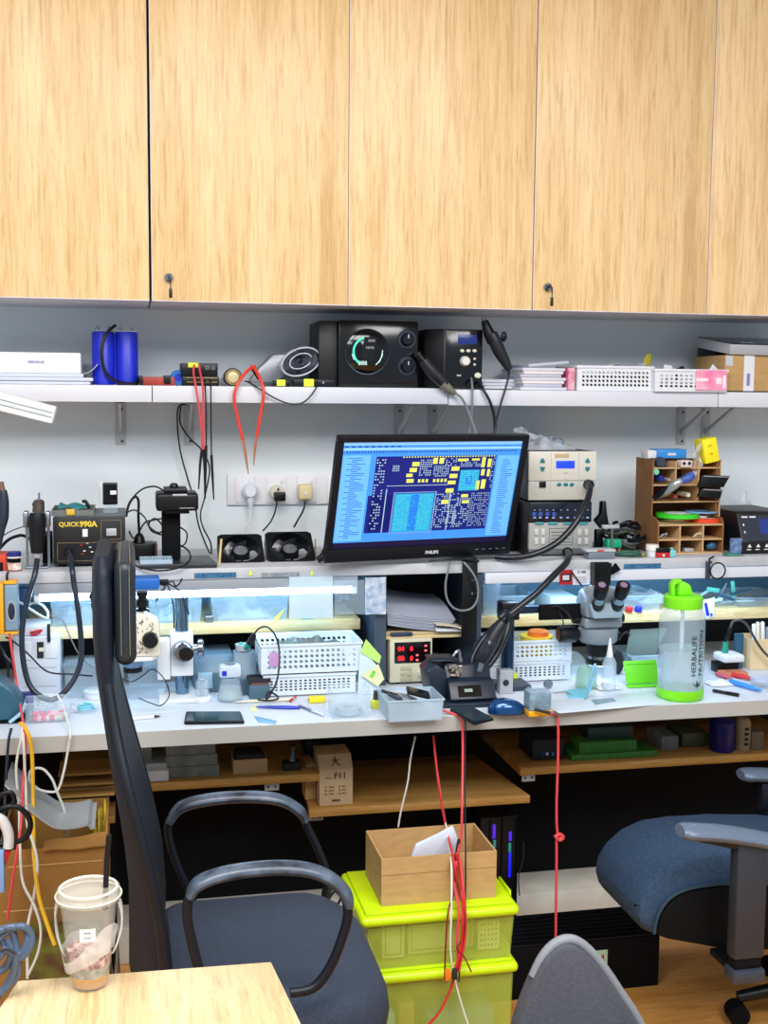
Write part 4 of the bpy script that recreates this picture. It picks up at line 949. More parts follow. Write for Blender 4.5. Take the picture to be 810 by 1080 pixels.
# plastic bag with lens caps on top
t=thing('parts_bag','crumpled clear bag holding two round caps on top of the beige station','bag',(at(585,475,Y=-.2).x,-0.2,zt+0.001))
zz=zt+0.001
def crumple(x0,x1,y0,y1,z0,h,sd,nu=16,nv=8):
    r_=random.Random(sd); ph=[r_.uniform(0,6) for _ in range(6)]
    return lambda u,v: (x0+(x1-x0)*u,y0+(y1-y0)*v,z0+h*max(0.03,(sin(pi*u)**0.5*sin(pi*v)**0.5)*(0.7+0.3*sin(9*u+ph[0])*cos(7*v+ph[1])+0.12*sin(23*u+ph[2])+0.1*sin(19*v+ph[3]))))
part('bag_film',G().grid(crumple(at(553,470,Y=-.26).x,at(608,470,Y=-.26).x,-0.28,-0.12,zz,at(580,457,Y=-.2).z-zz,5),22,12),BAGM,t)
part('bag_tail',G().grid(lambda u,v: (at(545,450,Y=-.2).x+0.10*u,-0.24+0.07*v,zz+0.055-0.05*u+0.01*sin(14*u+6*v)),14,6),BAGM,t)
for px in (575,589):
    c_=at(px,467,Y=-.24); part('cap',G().lathe([(0.0,-0.02),(0.012,-0.02),(0.014,-0.023),(0.0165,-0.020),(0.0165,0.02),(0,0.02)],(c_.x,-0.22,zz+0.0170),24,'y'),mat('silver_cap',(150,164,186),0.3,0.5),t)
# ---- clutter right of the stations
p=at(633,545,Y=-.25)
t=thing('iron_holder','black curved iron holder standing right of the stacked stations','holder',(p.x,-0.24,S))
P=[at(a,b,Y=-.25) for a,b in ((627,549),(633,542),(634,529),(638,528),(639,540),(641,552),(634,558))]
part('hook',G().prism([(q.x,q.z) for q in P],-0.26,-0.235,'y',0.003),BLACK,t)
part('post',G().box(p.x-0.012,p.x+0.010,-0.255,-0.235,S,P[-1].z-0.001,0.003),BLACK,t)
t=thing('cable_bundle','tangle of black and olive cables heaped between the stations and the organizer','cables',(at(658,590,Y=-.25).x,-0.25,S))
rnd=random.Random(11)
for k in range(9):
    cx,cy=645+5*(k % 5),588-4*(k//2); pts=[]
    for j in range(9):
        a=j/8*2*pi*0.95+k
        q=at(cx+(17-k*0.8)*cos(a),560,Y=-.24); pts.append(Vector((q.x,-0.24+0.05*sin(a),S+0.006+0.0085*k+0.006*sin(3*a+k))))
    part('coil',G().tube(pts,0.0042,8),[BLACKM,RUB,mat('olive_cable',(70,76,56),0.5),mat('slate_cable',(60,66,76),0.4)][k % 4],t)
for pts in ([(640,562,-.2),(650,556,-.2),(662,550,-.2),(672,553,-.19),(680,560,-.19)],[(645,580,-.22),(652,570,-.22),(660,556,-.22),(663,551,-.22),(656,566,-.22),(651,580,-.22)],[(642,566,-.2),(656,553,-.2),(668,552,-.2),(676,558,-.2),(674,572,-.2),(664,578,-.2)],[(663,585,-.25),(668,568,-.25),(673,563,-.25),(672,580,-.25)]):
    part('loop',G().tube([at(*q[:2],Y=q[2]) for q in pts],0.0042,8),RUB,t)
p=at(646,588,Y=-.31)
t=thing('teal_clip_tool','teal green clip tool with orange feet, in front of the cable heap','tool',(p.x,-0.31,S))
part('body',G().box(p.x-0.022,p.x+0.020,-0.325,-0.295,S+0.022,S+0.045,0.003),mat('jade_plastic',(20,160,120),0.45),t)
part('feet',G().box(p.x-0.02,p.x-0.012,-0.32,-0.30,S,S+0.0215,0.001).box(p.x-0.002,p.x+0.004,-0.32,-0.30,S,S+0.0215,0.001).box(p.x+0.012,p.x+0.019,-0.32,-0.30,S,S+0.0215,0.001),mat('burnt_orange',(190,80,40),0.5),t)
part('rod',G().cyl((p.x-0.012,-0.33,S+0.0),(p.x-0.012,-0.33,S+0.075),0.003,seg=10),STEEL,t)
part('grey_lever',G().box(p.x-0.04,p.x+0.008,-0.335,-0.32,S+0.076,S+0.086,0.002),GREYM,t)
x0=at(617,590,Y=-.37).x; x1=at(648,590,Y=-.37).x
t=thing('grey_terminal_box','light grey flat box with white lid at the shelf edge, above the right microscope','box',((x0+x1)/2,-0.35,S))
part('box_body',G().box(x0+0.008,x1-0.002,-0.377,-0.335,S,S+0.019,0.002),mat('blue_grey_plastic',(120,130,146),0.45),t)
part('lid',G().box(x0,x1,-0.379,-0.333,S+0.0195,S+0.026,0.001),mat('silver_lid',(190,196,204),0.35),t)
part('red_mark',G().box(x0+0.03,x0+0.05,-0.3798,-0.3791,S+0.021,S+0.025),REDP,t)
p=at(668,592,Y=-.35)
t=thing('green_pliers','dark pliers with green handles lying at the shelf edge','pliers',(p.x,-0.35,S))
part('handle',G().tube([(p.x-0.045,-0.34,S+0.007),(p.x-0.01,-0.36,S+0.009),(p.x+0.02,-0.355,S+0.007)],[0.005,0.007,0.004],10),mat('dark_green_grip',(30,84,70),0.4),t)
part('handle',G().tube([(p.x-0.045,-0.315,S+0.007),(p.x-0.01,-0.325,S+0.010),(p.x+0.018,-0.345,S+0.012)],[0.005,0.007,0.004],10),mat('dark_green_grip',(30,84,70),0.4),t)
part('jaw',G().box(p.x+0.018,p.x+0.034,-0.362,-0.348,S+0.001,S+0.012,0.003),mat('brass_jaw',(150,140,96),0.4,0.6),t)
p=at(685,590,Y=-.33)
t=thing('paste_jar','small white paste jar in front of the wooden organizer','jar',(p.x,-0.32,S))
part('jar_body',G().lathe([(0,0),(0.0145,0),(0.0155,0.003),(0.0155,0.017),(0,0.017)],(p.x,-0.345,S)),WPLAS,t)
part('lid',G().lathe([(0,0.0172),(0.0175,0.0172),(0.0178,0.030),(0.0165,0.0325),(0,0.0325)],(p.x,-0.345,S)),mat('white_lid',(236,234,228),0.4),t)
a_,b_=at(691,590,Y=-.36).x,at(704.5,590,Y=-.36).x
t=thing('red_box','small red and black box standing before the wooden organizer','box',((a_+b_)/2,-0.35,S))
part('lower',G().box(a_,b_,-0.372,-0.350,S,S+0.013,0.001),REDP,t)
part('upper',G().box(a_,b_,-0.372,-0.350,S+0.0132,S+0.025,0.001),BLACK,t)
part('print',G().text('III',((a_+b_)/2,-0.3724,S+0.006),0.008,bold=0.0005),PAPER,t)
solo('cyan_bottle',G().box(b_+0.001,b_+0.020,-0.368,-0.352,S,S+0.019,0.003).box(b_+0.005,b_+0.013,-0.366,-0.354,S+0.0192,S+0.025,0.002),mat('pale_cyan',(120,206,216),0.35),'little pale cyan bottle touching the red and black box','bottle')

# ---- wooden organizer
yF=-0.315
t=thing('wooden_organizer','brown laser-cut wooden desk organizer full of small tools','organizer',(at(720,587,Y=-.25).x,-0.25,S))
X=lambda px,Y=yF: at(px,540,Y=Y).x
Zp=lambda px,py,Y=yF: at(px,py,Y=Y).z
yU=-0.27
xa,xb,xc=X(687,yU),X(759,yU),X(696)
xd=X(767)
zTop=Zp(690,485,yU); zMid=Zp(690,529,yU); zSh=Zp(700,555)
th=0.0035
# side panels with stepped outline
def side(x):
    g=G().prism([(-0.16,S),(yF,S),(yF,zSh+0.002),(yF+0.006,zSh+0.014),(yF+0.02,zSh+0.020),(yU,zSh+0.024),(yU,zTop),(-0.16,zTop+0.002)],x,x+th,'x')
    return g
part('side_panel',side(xa),MDF,t);
part('side_panel',side(xd-0.012),MDF,t)
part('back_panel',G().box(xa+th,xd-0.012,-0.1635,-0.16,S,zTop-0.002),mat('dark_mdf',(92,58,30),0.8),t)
def shelf(x0,x1,y,z): part('shelf',G().box(x0,x1,y,-0.164,z,z+th),MDFE,t)
xR=xd-0.0125
z1_,z2_=Zp(720,493,yU),Zp(720,511,yU)
for z in (z1_,z2_,zMid): shelf(xa+th+.0003,X(758,yU),yU,z-th)
shelf(xa+th+.0003,xR,yF,zSh); shelf(xa+th+.0003,xR,yF,Zp(720,570)); shelf(xa+th+.0003,xR,yF,S)
def div(x,y,z0,z1): part('divider',G().box(x,x+th,y,-0.164,z0,z1),MDFE,t)
for px in (711,735): div(X(px,yU),yU,z2_+.0003,z1_-th-.0003); div(X(px,yU),yU,z1_+.0003,zTop-0.004)
div(X(735,yU),yU,zMid+.0003,z2_-th-.0003)
part('end_panel',G().box(X(758,yU)+0.0003,X(758,yU)+th,yU,-0.164,zSh+th+.0003,zTop),MDFE,t)
for px in (717.5,742): div(X(px),yF,S+th+.0003,Zp(720,570)-.0003); div(X(px),yF,Zp(720,570)+th+.0003,zSh-.0003)
# contents of the organizer
zS2=zSh+th+0.0005
def roll(px,z,R,h,m,m2,lab,x=None):
    x=x or X(px,-.24)
    t=thing('tape_roll',lab,'tape',(x,-0.24,z),'tape rolls in the organizer')
    part('tape',G().lathe([(R*.62,0),(R,0),(R,h),(R*.62,h),(R*.62,0)],(x,-0.243,z),40,cap=False),m,t)
    part('core',G().lathe([(R*.55,0),(R*.615,0),(R*.615,h+.0004),(R*.55,h+.0004),(R*.55,0)],(x,-0.243,z),40,cap=False),m2,t)
roll(742,zS2,0.052,0.011,mat('vermilion_tape',(232,70,30),0.4),PAPER,'wide orange red tape roll lying in the organizer')
roll(714,zS2+0.0125,0.060,0.012,mat('green_tape_edge',(60,214,50),0.4),PAPER,'large tape roll with bright green rim lying in the organizer',)
solo('tape_disc',G().lathe([(0.03,0),(0.046,0),(0.046,.004),(0.03,.004),(0.03,0)],(X(742,-.24)-0.005,-0.235,zS2+0.025),40,cap=False),mat('pale_blue_tape',(120,170,220),0.4),'thin pale blue ring lying on top of the tape rolls','tape')
for px,py,r_,m,lab in ((693,498,.0085,mat('mint_cap',(120,206,170),0.4),'mint green marker end in the organizer'),(698.5,505,.009,mat('indigo_cap',(34,40,130),0.4),'indigo marker end in the organizer'),(706,506,.004,GREYM,'thin grey tool end in the organizer'),(726.5,522,.007,CREAM,'cream round tool end in the organizer'),(713,524,.007,mat('rust_cap',(160,80,60),0.5),'rust coloured tool end in the organizer')):
    q=at(px,py,Y=yU-.005)
    zf=(z2_ if py<511 else zMid)+0.0004
    solo('marker',G().lathe([(0,-0.002),(r_*.8,-0.002),(r_,0.001),(r_,0.06),(0,0.06)],(q.x,-0.272,max(q.z,zf+r_)),18,'y'),m,lab,'marker')
q=at(697,489,Y=yU)
solo('black_gear_tool',G().lathe([(0.004,-0.003),(0.012,-0.003),(0.014,0),(0.014,0.02),(0,0.02)],(q.x,yU,z1_+0.0145),14,'y').box(q.x+0.004,q.x+0.02,yU,yU+0.02,z1_+.0004,z1_+0.008,0.001),mat('slate_tool',(52,60,76),0.4),'slate round tool in the upper left cubby of the organizer','tool')
q=at(722,489,Y=yU)
t2=thing('white_connector','white two-eyed connector block in the upper middle cubby','connector',(q.x,-0.27,z1_+.0004))
part('body',G().box(q.x-0.016,q.x+0.018,-0.283,-0.25,z1_+.0004,z1_+0.020,0.004),mat('pinkish_white',(226,210,206),0.5),t2)
for s_ in (-.008,.008): part('socket',G().lathe([(0,-0.001),(0.0045,-0.001),(0.005,0)],(q.x+s_,-0.2835,z1_+0.012),14,'y'),INK,t2)
# soldering gun like silver tool with blue handle
t2=thing('silver_knife','silver tool with blue handle sticking out of the organizer','tool',(at(712,514,Y=-.29).x,-0.29,zMid+0.001))
part('blade',G().tube([at(694,525,Y=-.26),at(702,519,Y=-.29),at(712,511,Y=-.31),at(719,507,Y=-.315)],[0.003,0.011,0.013,0.009],12),mat('grey_silver',(176,180,184),0.3,0.6),t2)
part('handle',G().tube([at(719,507,Y=-.316),at(726,504,Y=-.32),at(731,500,Y=-.32)],[0.009,0.013,0.009],12),mat('steel_blue_grip',(60,90,170),0.4),t2)
part('cutter',G().tube([at(690,525,Y=-.27),at(704,515,Y=-.30),at(711,509,Y=-.31)],[0.009,0.007,0.004],10),BLACK,t2)
# phones leaning in the right cubby
for k,(pp,lab) in enumerate(((((736,514),(741,501),(770,502),(763,514)),'black phone leaning out of the organizer, upper of the two'),(((735,524),(740,515),(762,516),(759,526)),'black phone leaning out of the organizer, lower of the two'))):
    Q=[at(a,b,Y=-.285-0.004*k) for a,b in pp]
    t2=thing('black_phone',lab,'phone',(Q[0].x,-0.28,Q[0].z),'phones in the organizer')
    part('body',G().prism([(v.x,v.z) for v in Q],-0.287-.006*k,-0.277-.006*k,'y',0.0015),BLACK,t2)
    part('edge',G().tube([(Q[1].x+.003,-0.2885-.006*k,Q[1].z-.003),(Q[2].x-.003,-0.2885-.006*k,Q[2].z-.003)],0.0013,6,sm=False),GREYM,t2)
# lower cubby bits
for px,z,m,lab in ((702,Zp(720,570)+th,GREYM,'coiled grey wire in the lower organizer row, left cubby'),(738,Zp(720,570)+th,CREAM,'pale looped wire in the lower organizer row, middle cubby')):
    x=X(px); solo('wire_loop',G().tube([(x-0.012,yF+.01,z+0.004),(x-0.004,yF+.004,z+0.014),(x+0.010,yF+.01,z+0.011),(x+0.008,yF+.02,z+0.004),(x-0.006,yF+.015,z+0.006),(x+.012,yF+.01,z+.016)],0.0016,6),m,lab,'wire')
x=X(731); solo('screw_bit_box',G().box(x-.014,x+.012,yF+.012,yF+.04,S+th+.0006,S+th+.010,.001),GREYM,'small grey box in the bottom middle cubby of the organizer','box')
x=X(755); solo('blue_grip_tool',G().tube([(x-.014,yF+.02,S+th+.012),(x,yF+.015,S+th+.016),(x+.012,yF+.02,S+th+.012)],[.006,.011,.006],12),mat('petrol_plastic',(30,90,130),0.4),'petrol blue tool in the bottom right cubby of the organizer','tool')
x=X(724); solo('dark_tool_head',G().tube([(x-.004,yF+.03,S+th+.006),(x,yF+.02,S+th+.016),(x+.004,yF+.02,S+th+.026)],[.005,.004,.003],8),BLACK,'black tool head in the bottom middle cubby, beside a grey box','tool')
# on top
a_,b_,c_,d_=rect(693,724,474,484,-.24)
t2=thing('blue_carton','sky blue carton with white print on top of the wooden organizer','box',((a_+b_)/2,-0.22,zTop+0.0025))
part('box_body',G().box(a_,b_,-0.24,-0.19,zTop+.0025,d_,0.001),SKYB,t2)
part('end_flap',G().box(a_-0.026,a_-0.0005,-0.238,-0.19,zTop+.0025,d_-0.003,0.001),PAPER,t2)
part('print',G().text('IIIIIIIIIII',((a_+b_)/2,-0.2405,(zTop+d_)/2),0.009,bold=0.0004),PAPER,t2)
q=at(749,493,Y=-.27)
t2=thing('yellow_carton','bright yellow carton leaning back on the organizer top','box',(q.x,-0.27,zTop))
Mx=Matrix.Translation((q.x,-0.275,zTop+0.004)) @ Matrix.Rotation(radians(-12),4,'Y')
part('box_body',G().box(-0.019,0.024,0.0,0.05,-0.012,0.055,0.001,M=Mx),mat('lemon_carton',(246,232,20),0.45),t2)
part('print',G().text('II II',(0.002,-0.0008,0.035),0.009).text('IIII',(0.002,-0.0008,0.012),0.008).move(Mx),mat('ochre_print',(150,130,20),0.6),t2)
part('bag',G().grid(lambda u,v: tuple(Mx @ Vector((-0.022-0.03*u,0.01+0.01*sin(5*v),-0.016+0.07*v-0.03*u+.004*sin(9*u+4*v)))),8,8),BAGM,t2,'clear plastic bag')

# ---- black digital station at the right edge
x0,x1=at(772,590,Y=-.30).x,at(838,590,Y=-.36).x
zt=at(790,539,Y=-.30).z
t=thing('digital_station','black digital station with lit panel, cut by the right edge','station',((x0+x1)/2,-0.25,S))
part('case',G().prism([(-0.12,S),(-0.345,S+0.002),(-0.350,S+0.035),(-0.315,zt-0.004),(-0.30,zt),(-0.12,zt)],x0,x1,'x',0.003),mat('black_side_panel',(12,14,19),0.45),t)
e0=Vector((0,-0.350,S+0.035)); e1=Vector((0,-0.315,zt-0.004)); dz=(e1-e0).normalized(); nn=Vector((0,-dz.z,dz.y))
def onp(g,xa_,xb_,a,b,lift=0.001):
    L_=(e1-e0).length; A_=e0+dz*(a*L_)+nn*0.0; B_=e0+dz*(b*L_)
    o=nn*-1 if nn.y>0 else nn
    return g.add([(xx,v.y+o.y*l,v.z+o.z*l) for l in (0.0003,lift) for xx,v in ((xa_,A_),(xb_,A_),(xb_,B_),(xa_,B_))],[(4,5,6,7),(3,2,1,0),(0,1,5,4),(1,2,6,5),(2,3,7,6),(3,0,4,7)])
part('display_panel',onp(G(),x0+0.008,x1-0.006,0.05,0.92),mat('slate_display',(44,50,66),0.3),t)
part('display',onp(G(),x0+0.062,x1-0.010,0.25,0.78,0.0016),mat('blue_lcd2',(30,50,120),0.3,emit=0.3),t)
g=G(); onp(g,x0+0.012,x0+0.030,0.83,0.88,.0018); onp(g,x0+0.036,x0+0.055,0.83,0.88,.0018)
onp(g,x0+0.012,x0+0.016,0.55,0.62,.0018); onp(g,x0+0.012,x0+0.016,0.30,0.37,.0018)
for k in range(3):
    xx=x0+0.018+0.026*k; g.prism([(xx,S+0.020),(xx+0.012,S+0.020),(xx+0.006,S+0.029)],-0.3512,-0.3495,'y'); g.box(xx-.001,xx+0.011,-0.3498,-0.3478,S+0.012,S+0.0145)
part('marks',g,mat('white_marks',(226,230,236),0.5),t)
e_=rect(768,779,567,580,-.33)
solo('blue_cell_card',G().box(e_[0],e_[1],-0.348,-0.338,S,e_[3],0.001),mat('pale_blue_print',(130,160,200),0.4,rgb2=(70,96,150),scale=80),'pale blue printed card leaning between the organizer and the black digital station','card')
q=at(770,589,Y=-.36)
solo('green_pouch',G().prism([(q.x-.02,S),(q.x+.035,S),(q.x+.02,S+.006),(q.x-.012,S+.008)],-0.375,-0.352,'y',.001),mat('sea_green_film',(60,130,120),0.3),'flat green pouch under the corner of the black digital station','pouch')
solo('clear_bag',G().grid(crumple(at(758,530,Y=-.12).x,at(822,530,Y=-.12).x,-0.115,-0.03,S+.001,at(790,524,Y=-.1).z-S,9),26,12),BAGM,'big crinkled clear bag heaped behind the black digital station','bag')

# ---- on the shelf edge
EY=ISY-0.0008
def edge_text(px,py,txt,size,m,lab,cat='label',y=EY,ww=None):
    q=at(px,py,Y=y); return solo('edge_label',G().text(txt,(q.x,y,q.z),size,bold=0.0006),m,lab,cat)
BLT=mat('faded_blue_tape',(60,120,160),0.5,rgb2=(30,80,120),scale=90)
e_=rect(205,249,604,609.5,EY); solo('label_strip',G().box(e_[0],e_[1],EY-.001,EY,e_[2],e_[3]),BLT,'torn blue label strip on the shelf edge, left of the grey one','label')
e_=rect(276,316,604,608.5,EY); solo('label_strip',G().box(e_[0],e_[1],EY-.001,EY,e_[2],e_[3]),mat('faded_grey_tape',(112,124,134),0.5,rgb2=(150,158,164),scale=90),'faded grey label strip on the shelf edge under the fans','label')
e_=rect(658,697,594.5,599.5,EY); solo('label_strip',G().box(e_[0],e_[1],EY-.001,EY,e_[2],e_[3]),BLT,'blue label strip on the shelf edge below the red and black box','label')
for px,lab in ((264,'yellow paper dot on the shelf edge under the left fan'),(329,'tiny yellow paper dot on the shelf edge under the right fan')):
    e_=rect(px-2,px+2,602,607,EY); solo('sticker',G().prism([(e_[0],e_[2]),(e_[1],e_[2]+.002),(e_[1]-.002,e_[3]),(e_[0]+.003,e_[3]-.002)],EY-.001,EY,'y'),STICKY,lab,'sticker')
RY=ISY-0.0135
e_=rect(590,603.5,601,616.5,RY); t=thing('red_sticker','red sticker with black and white picture on the right shelf edge','sticker',((e_[0]+e_[1])/2,RY,e_[2]))
part('sheet',G().box(e_[0],e_[1],RY-.001,RY,e_[2],e_[3]),REDP,t)
part('picture',G().box(e_[0]+.004,e_[1]-.003,RY-.0018,RY-.0011,e_[2]+.008,e_[3]-.010,.0002),INK,t)
part('figure',G().box(e_[0]+.008,e_[1]-.009,RY-.0024,RY-.0019,e_[2]+.012,e_[3]-.014,.0002),PAPER,t)
e_=rect(604.5,622,601,616.5,RY); t=thing('notice','white notice with small print beside the red sticker','notice',((e_[0]+e_[1])/2,RY,e_[2]))
part('sheet',G().box(e_[0],e_[1],RY-.001,RY,e_[2],e_[3]),PAPER,t)
g=G().text('IT IIIIII',((e_[0]+e_[1])/2,RY-.0012,e_[3]-.006),0.009,bold=.0003)
for k in range(4): g.box(e_[0]+.006,e_[1]-.008-.003*(k % 2),RY-.0016,RY-.0011,e_[2]+.004+.005*k,e_[2]+.0052+.005*k)
part('print',g,INK,t)
cable('thin_black_tie',[(603,603,RY-.004),(608,610,RY-.004),(614,618,RY-.004)],0.0018,RUB,'short black strap crossing the white notice',cat='strap')
e_=rect(623,641,593,617,-.40)
t=thing('black_cup_holder','black square cup clipped to the shelf edge above the right microscope','holder',((e_[0]+e_[1])/2,-0.40,e_[2]))
part('cup',G().tray(e_[0],e_[1],-0.425,-0.395,e_[2],e_[3],.002,taper=.002),BLACK,t)
solo('black_clamp',G().prism([(at(a,b,Y=-.405).x,at(a,b,Y=-.405).z) for a,b in ((641,604),(650,594),(655,601),(644,607))],-0.405,-0.397,'y',.001),BLACKM,'dark flat clip beside the black square cup','clip')
q=at(757,602,Y=-.41)
t=thing('magnifier','round black-rimmed magnifier hanging at the shelf edge on the right','magnifier',(q.x,-0.41,q.z-.022))
part('rim',G().ring((q.x,-0.41,q.z),0.0215,0.0022,40,8),BLACK,t)
part('lens',G().lathe([(0,-0.0006),(0.0195,-0.0006),(0.0195,0.0006),(0,0.0006)],(q.x,-0.41,q.z),36,'y'),mat('magnifier_glass',(225,235,240),0.05,alpha=0.25),t)
part('clip',G().tube([at(751,594,Y=-.408),at(748,590,Y=-.40),at(753,587,Y=-.39)],.0025,8),BLACK,t)
part('bracket',G().box(at(745,600,Y=-.40).x,at(749,600,Y=-.40).x,-0.402,-0.394,at(748,611,Y=-.4).z,at(748,592,Y=-.4).z,.001),mat('slate_tool',(52,60,76),0.4),t)

# ================================================================== IN THE HUTCH, LEFT BAY
ML=0.9135
def clear_bin(px0,px1,py,y0,y1,z,lab,cat='bin',m=CLEAR,fill=None,group='clear bins in the hutch',taper=.006):
    x0,x1=at(px0,650,Y=y0).x,at(px1,650,Y=y0).x; zt=at((px0+px1)/2,py,Y=y0).z
    t=thing('plastic_bin',lab,cat,((x0+x1)/2,(y0+y1)/2,z),group)
    part('bin_body',G().tray(x0,x1,y0,y1,z,zt,.0016,rim=.0025,taper=taper),m,t)
    return t,x0,x1,zt
clear_bin(53,110,632,-.285,-.10,ML,'clear plastic bin at the left end of the hutch middle shelf, behind the hose loop')
clear_bin(156,214,624,-.285,-.10,ML,'clear plastic bin on the middle shelf behind the left microscope post')
clear_bin(222,305,626,-.285,-.10,ML,'widest clear plastic bin on the left middle shelf')
x0=at(62,640,Y=-.2).x
solo('folded_bag',G().grid(crumple(x0,x0+.11,-.25,-.12,ML+.002,.05,3),18,10),BAGM,'crinkled bag lying in the leftmost clear bin','bag')
x0=at(228,640,Y=-.2).x
solo('folded_bag',G().grid(crumple(x0,x0+.14,-.26,-.12,ML+.002,.055,4),22,10),BAGM,'crinkled bag lying in the widest clear bin','bag')
x0=at(165,640,Y=-.2).x
solo('parts_heap',G().grid(crumple(x0-.005,x0+.09,-.26,-.12,ML+.002,.03,14),22,10),mat('pale_blue_parts',(120,160,200),0.4,rgb2=(220,232,240),scale=70),'heap of pale blue parts in the bin behind left microscope post','parts')
for px,w_,h_,m,lab in ((216,.022,.018,STEEL,'small steel piece lying between two clear bins on the left middle shelf'),(318,.03,.01,mat('pale_teal_piece',(120,180,190),.4),'flat teal piece lying right of widest clear bin')):
    q=at(px,650,Y=-.28).x; solo('metal_piece',G().box(q,q+w_,-.29,-.26,ML,ML+h_,.003),m,lab,'part')
# hanging sheets
def sheet(px0,px1,py0,py1,y,lab,m,name='hanging_sheet',cat='sheet'):
    e=rect(px0,px1,py0,py1,y)
    return solo(name,G().grid(lambda u,v: (e[0]+(e[1]-e[0])*u,y+.003*sin(5*u+2*v),e[2]+(e[3]-e[2])*v),12,8,.0006),m,lab,cat)
sheet(305,351,608,652,-.386,'translucent ribbed sheet hanging over the LED light, right half of left bay',mat('translucent_sheet',(206,228,240),.5,alpha=.82,var=.04,scale=60,stretch=(1,1,10)))
sheet(353,384,612,648,-.388,'clear pouch hanging from the shelf edge left of the dark divider',CLEAR,'hanging_pouch','pouch')
t_=sheet(385,407,609,648,-.386,'printed clear wrapper hanging against the dark divider',mat('printed_wrapper',(150,180,216),.4,alpha=.75,rgb2=(226,236,246),scale=60),'printed_wrapper','wrapper')
e_=rect(289,300,643.5,653,-.31)
solo('sticky_note',G().prism([(e_[0],e_[2]),(e_[0]+.02,e_[3]-.004),(e_[1],e_[3]),(e_[1]-.016,e_[2]-.002)],-.306,-.305,'y'),STICKY,'yellow sticky note on the left middle shelf edge','note')
# multimeter in yellow holster at far left, hanging
t=thing('multimeter','pale blue grey multimeter in a yellow holster at the left end of the hutch','multimeter',(at(15,660,Y=-.42).x,-.42,at(15,668,Y=-.42).z))
e_=rect(3,20,616,668,-.43)
part('meter_body',G().box(e_[0]+.004,e_[1],-.44,-.41,e_[2]+.006,e_[3],.006,3),mat('pale_blue_grey',(120,152,176),.4),t)
part('holster',G().box(e_[0]-.03,e_[0]+.003,-.445,-.40,e_[2],e_[3]+.004,.004).box(e_[0]+.0035,e_[1]-.002,-.445,-.40,e_[2],e_[2]+.0055,.002).box(e_[0]+.0035,e_[1]-.004,-.438,-.40,e_[3]+.0005,e_[3]+.008,.002),mat('amber_holster',(240,170,30),.45),t)
q=at(12,645,Y=-.442); part('dial',G().ball((q.x,-.441,q.z),.0075,.002,.020,20,10),mat('dark_slot',(26,38,60),.4),t)
part('dial_rim',G().tube([(q.x+.0095*cos(a*pi/12),-.4415,q.z+.023*sin(a*pi/12)) for a in range(24)],.0018,6,closed=True),GREYM,t)
part('hook',G().tube([(e_[0]+.01,-.42,e_[3]+.008),(e_[0]+.01,-.42,e_[3]+.02),(e_[0]+.01,-.39,e_[3]+.022)],.003,8),BLACK,t)
# dark panel and white cable behind it
e_=rect(16,29,620,640,-.20); solo('dark_blue_folder',G().box(e_[0],e_[1],-.20,-.18,ML,e_[3],.002),mat('dark_blue_card',(26,60,100),.5),'dark blue folder standing at the left end of the middle shelf','folder')
cable('white_cable',[(15,633,-.39),(24,637,-.39),(34,644,-.385),(44,650,-.38),(50,652,-.37),(50,645,-.36),(44,638,-.35),(36,636,-.34),(28,640,-.33),(24,650,-.32)],.003,mat('pale_blue_white_wire',(206,226,240),.4),'white cable looping above the router box at the left')
e_=rect(33,49,652,660,-.29); solo('small_dark_adapter',G().box(e_[0],e_[1],-.298,-.25,ML,ML+.014,.002),mat('grey_green_adapter',(90,100,92),.5),'small dark adapter lying on the middle shelf above the router box','adapter')

# ---- middle cubby
MC_=.8765
t=thing('paper_stack','thick sheaf of curling grey papers on the cubby shelf','papers',(at(450,650,Y=-.3).x,-.25,MC_+.02))
cxa,cxb=xd1b+.002,xd2-.002
zb=MC_+.022
for k in range(8):
    g=G().grid(lambda u,v,k=k: (cxa+.004+(.155+.004*k)*u-.02*v*(u>2),-.362+.001*k+.24*v,zb+.0038*k+.030*(1-u)**2*(0.4+v)*.8+.010*sin(pi*v)-.012*u*(1-v)+.018*v),10,8,.0016)
    part('sheet',g,mat('grey_blue_paper_%d' % (k % 2),[(186,192,206),(166,174,192)][k % 2],.8),t)
t=solo('paper_slab',G().prism([(cxa+.002,-.35),(cxb-.02,-.358),(cxb-.03,-.12),(cxa+.002,-.12)],MC_+.0005,MC_+.009,'z',.001),mat('buff_paper',(200,180,140),.8),'buff folder at the bottom of the cubby papers','folder')
solo('white_booklet',G().box(0,.085,0,.02,0,.008,.001,M=Matrix.Translation((at(458,663,Y=-.35).x,-.372,MC_+.0105)) @ Matrix.Rotation(radians(2),4,'Y')),PAPER,'thin white booklet at the front edge of the cubby shelf','booklet')
solo('curled_card',G().grid(lambda u,v: (at(458,655,Y=-.36).x+.085*u,-.385+.05*v,MC_+.0315-.016*u+.003*sin(pi*u)),8,3,.002),mat('cream_card',(224,214,186),.7),'cream card sliding off the papers at the right','card')
solo('dark_blue_pack',G().box(cxa+.012,cxa+.07,-.366,-.351,MC_+.0005,MC_+.0085,.002),mat('navy_pack',(44,54,84),.4),'navy blue pack under papers in the cubby','pack')
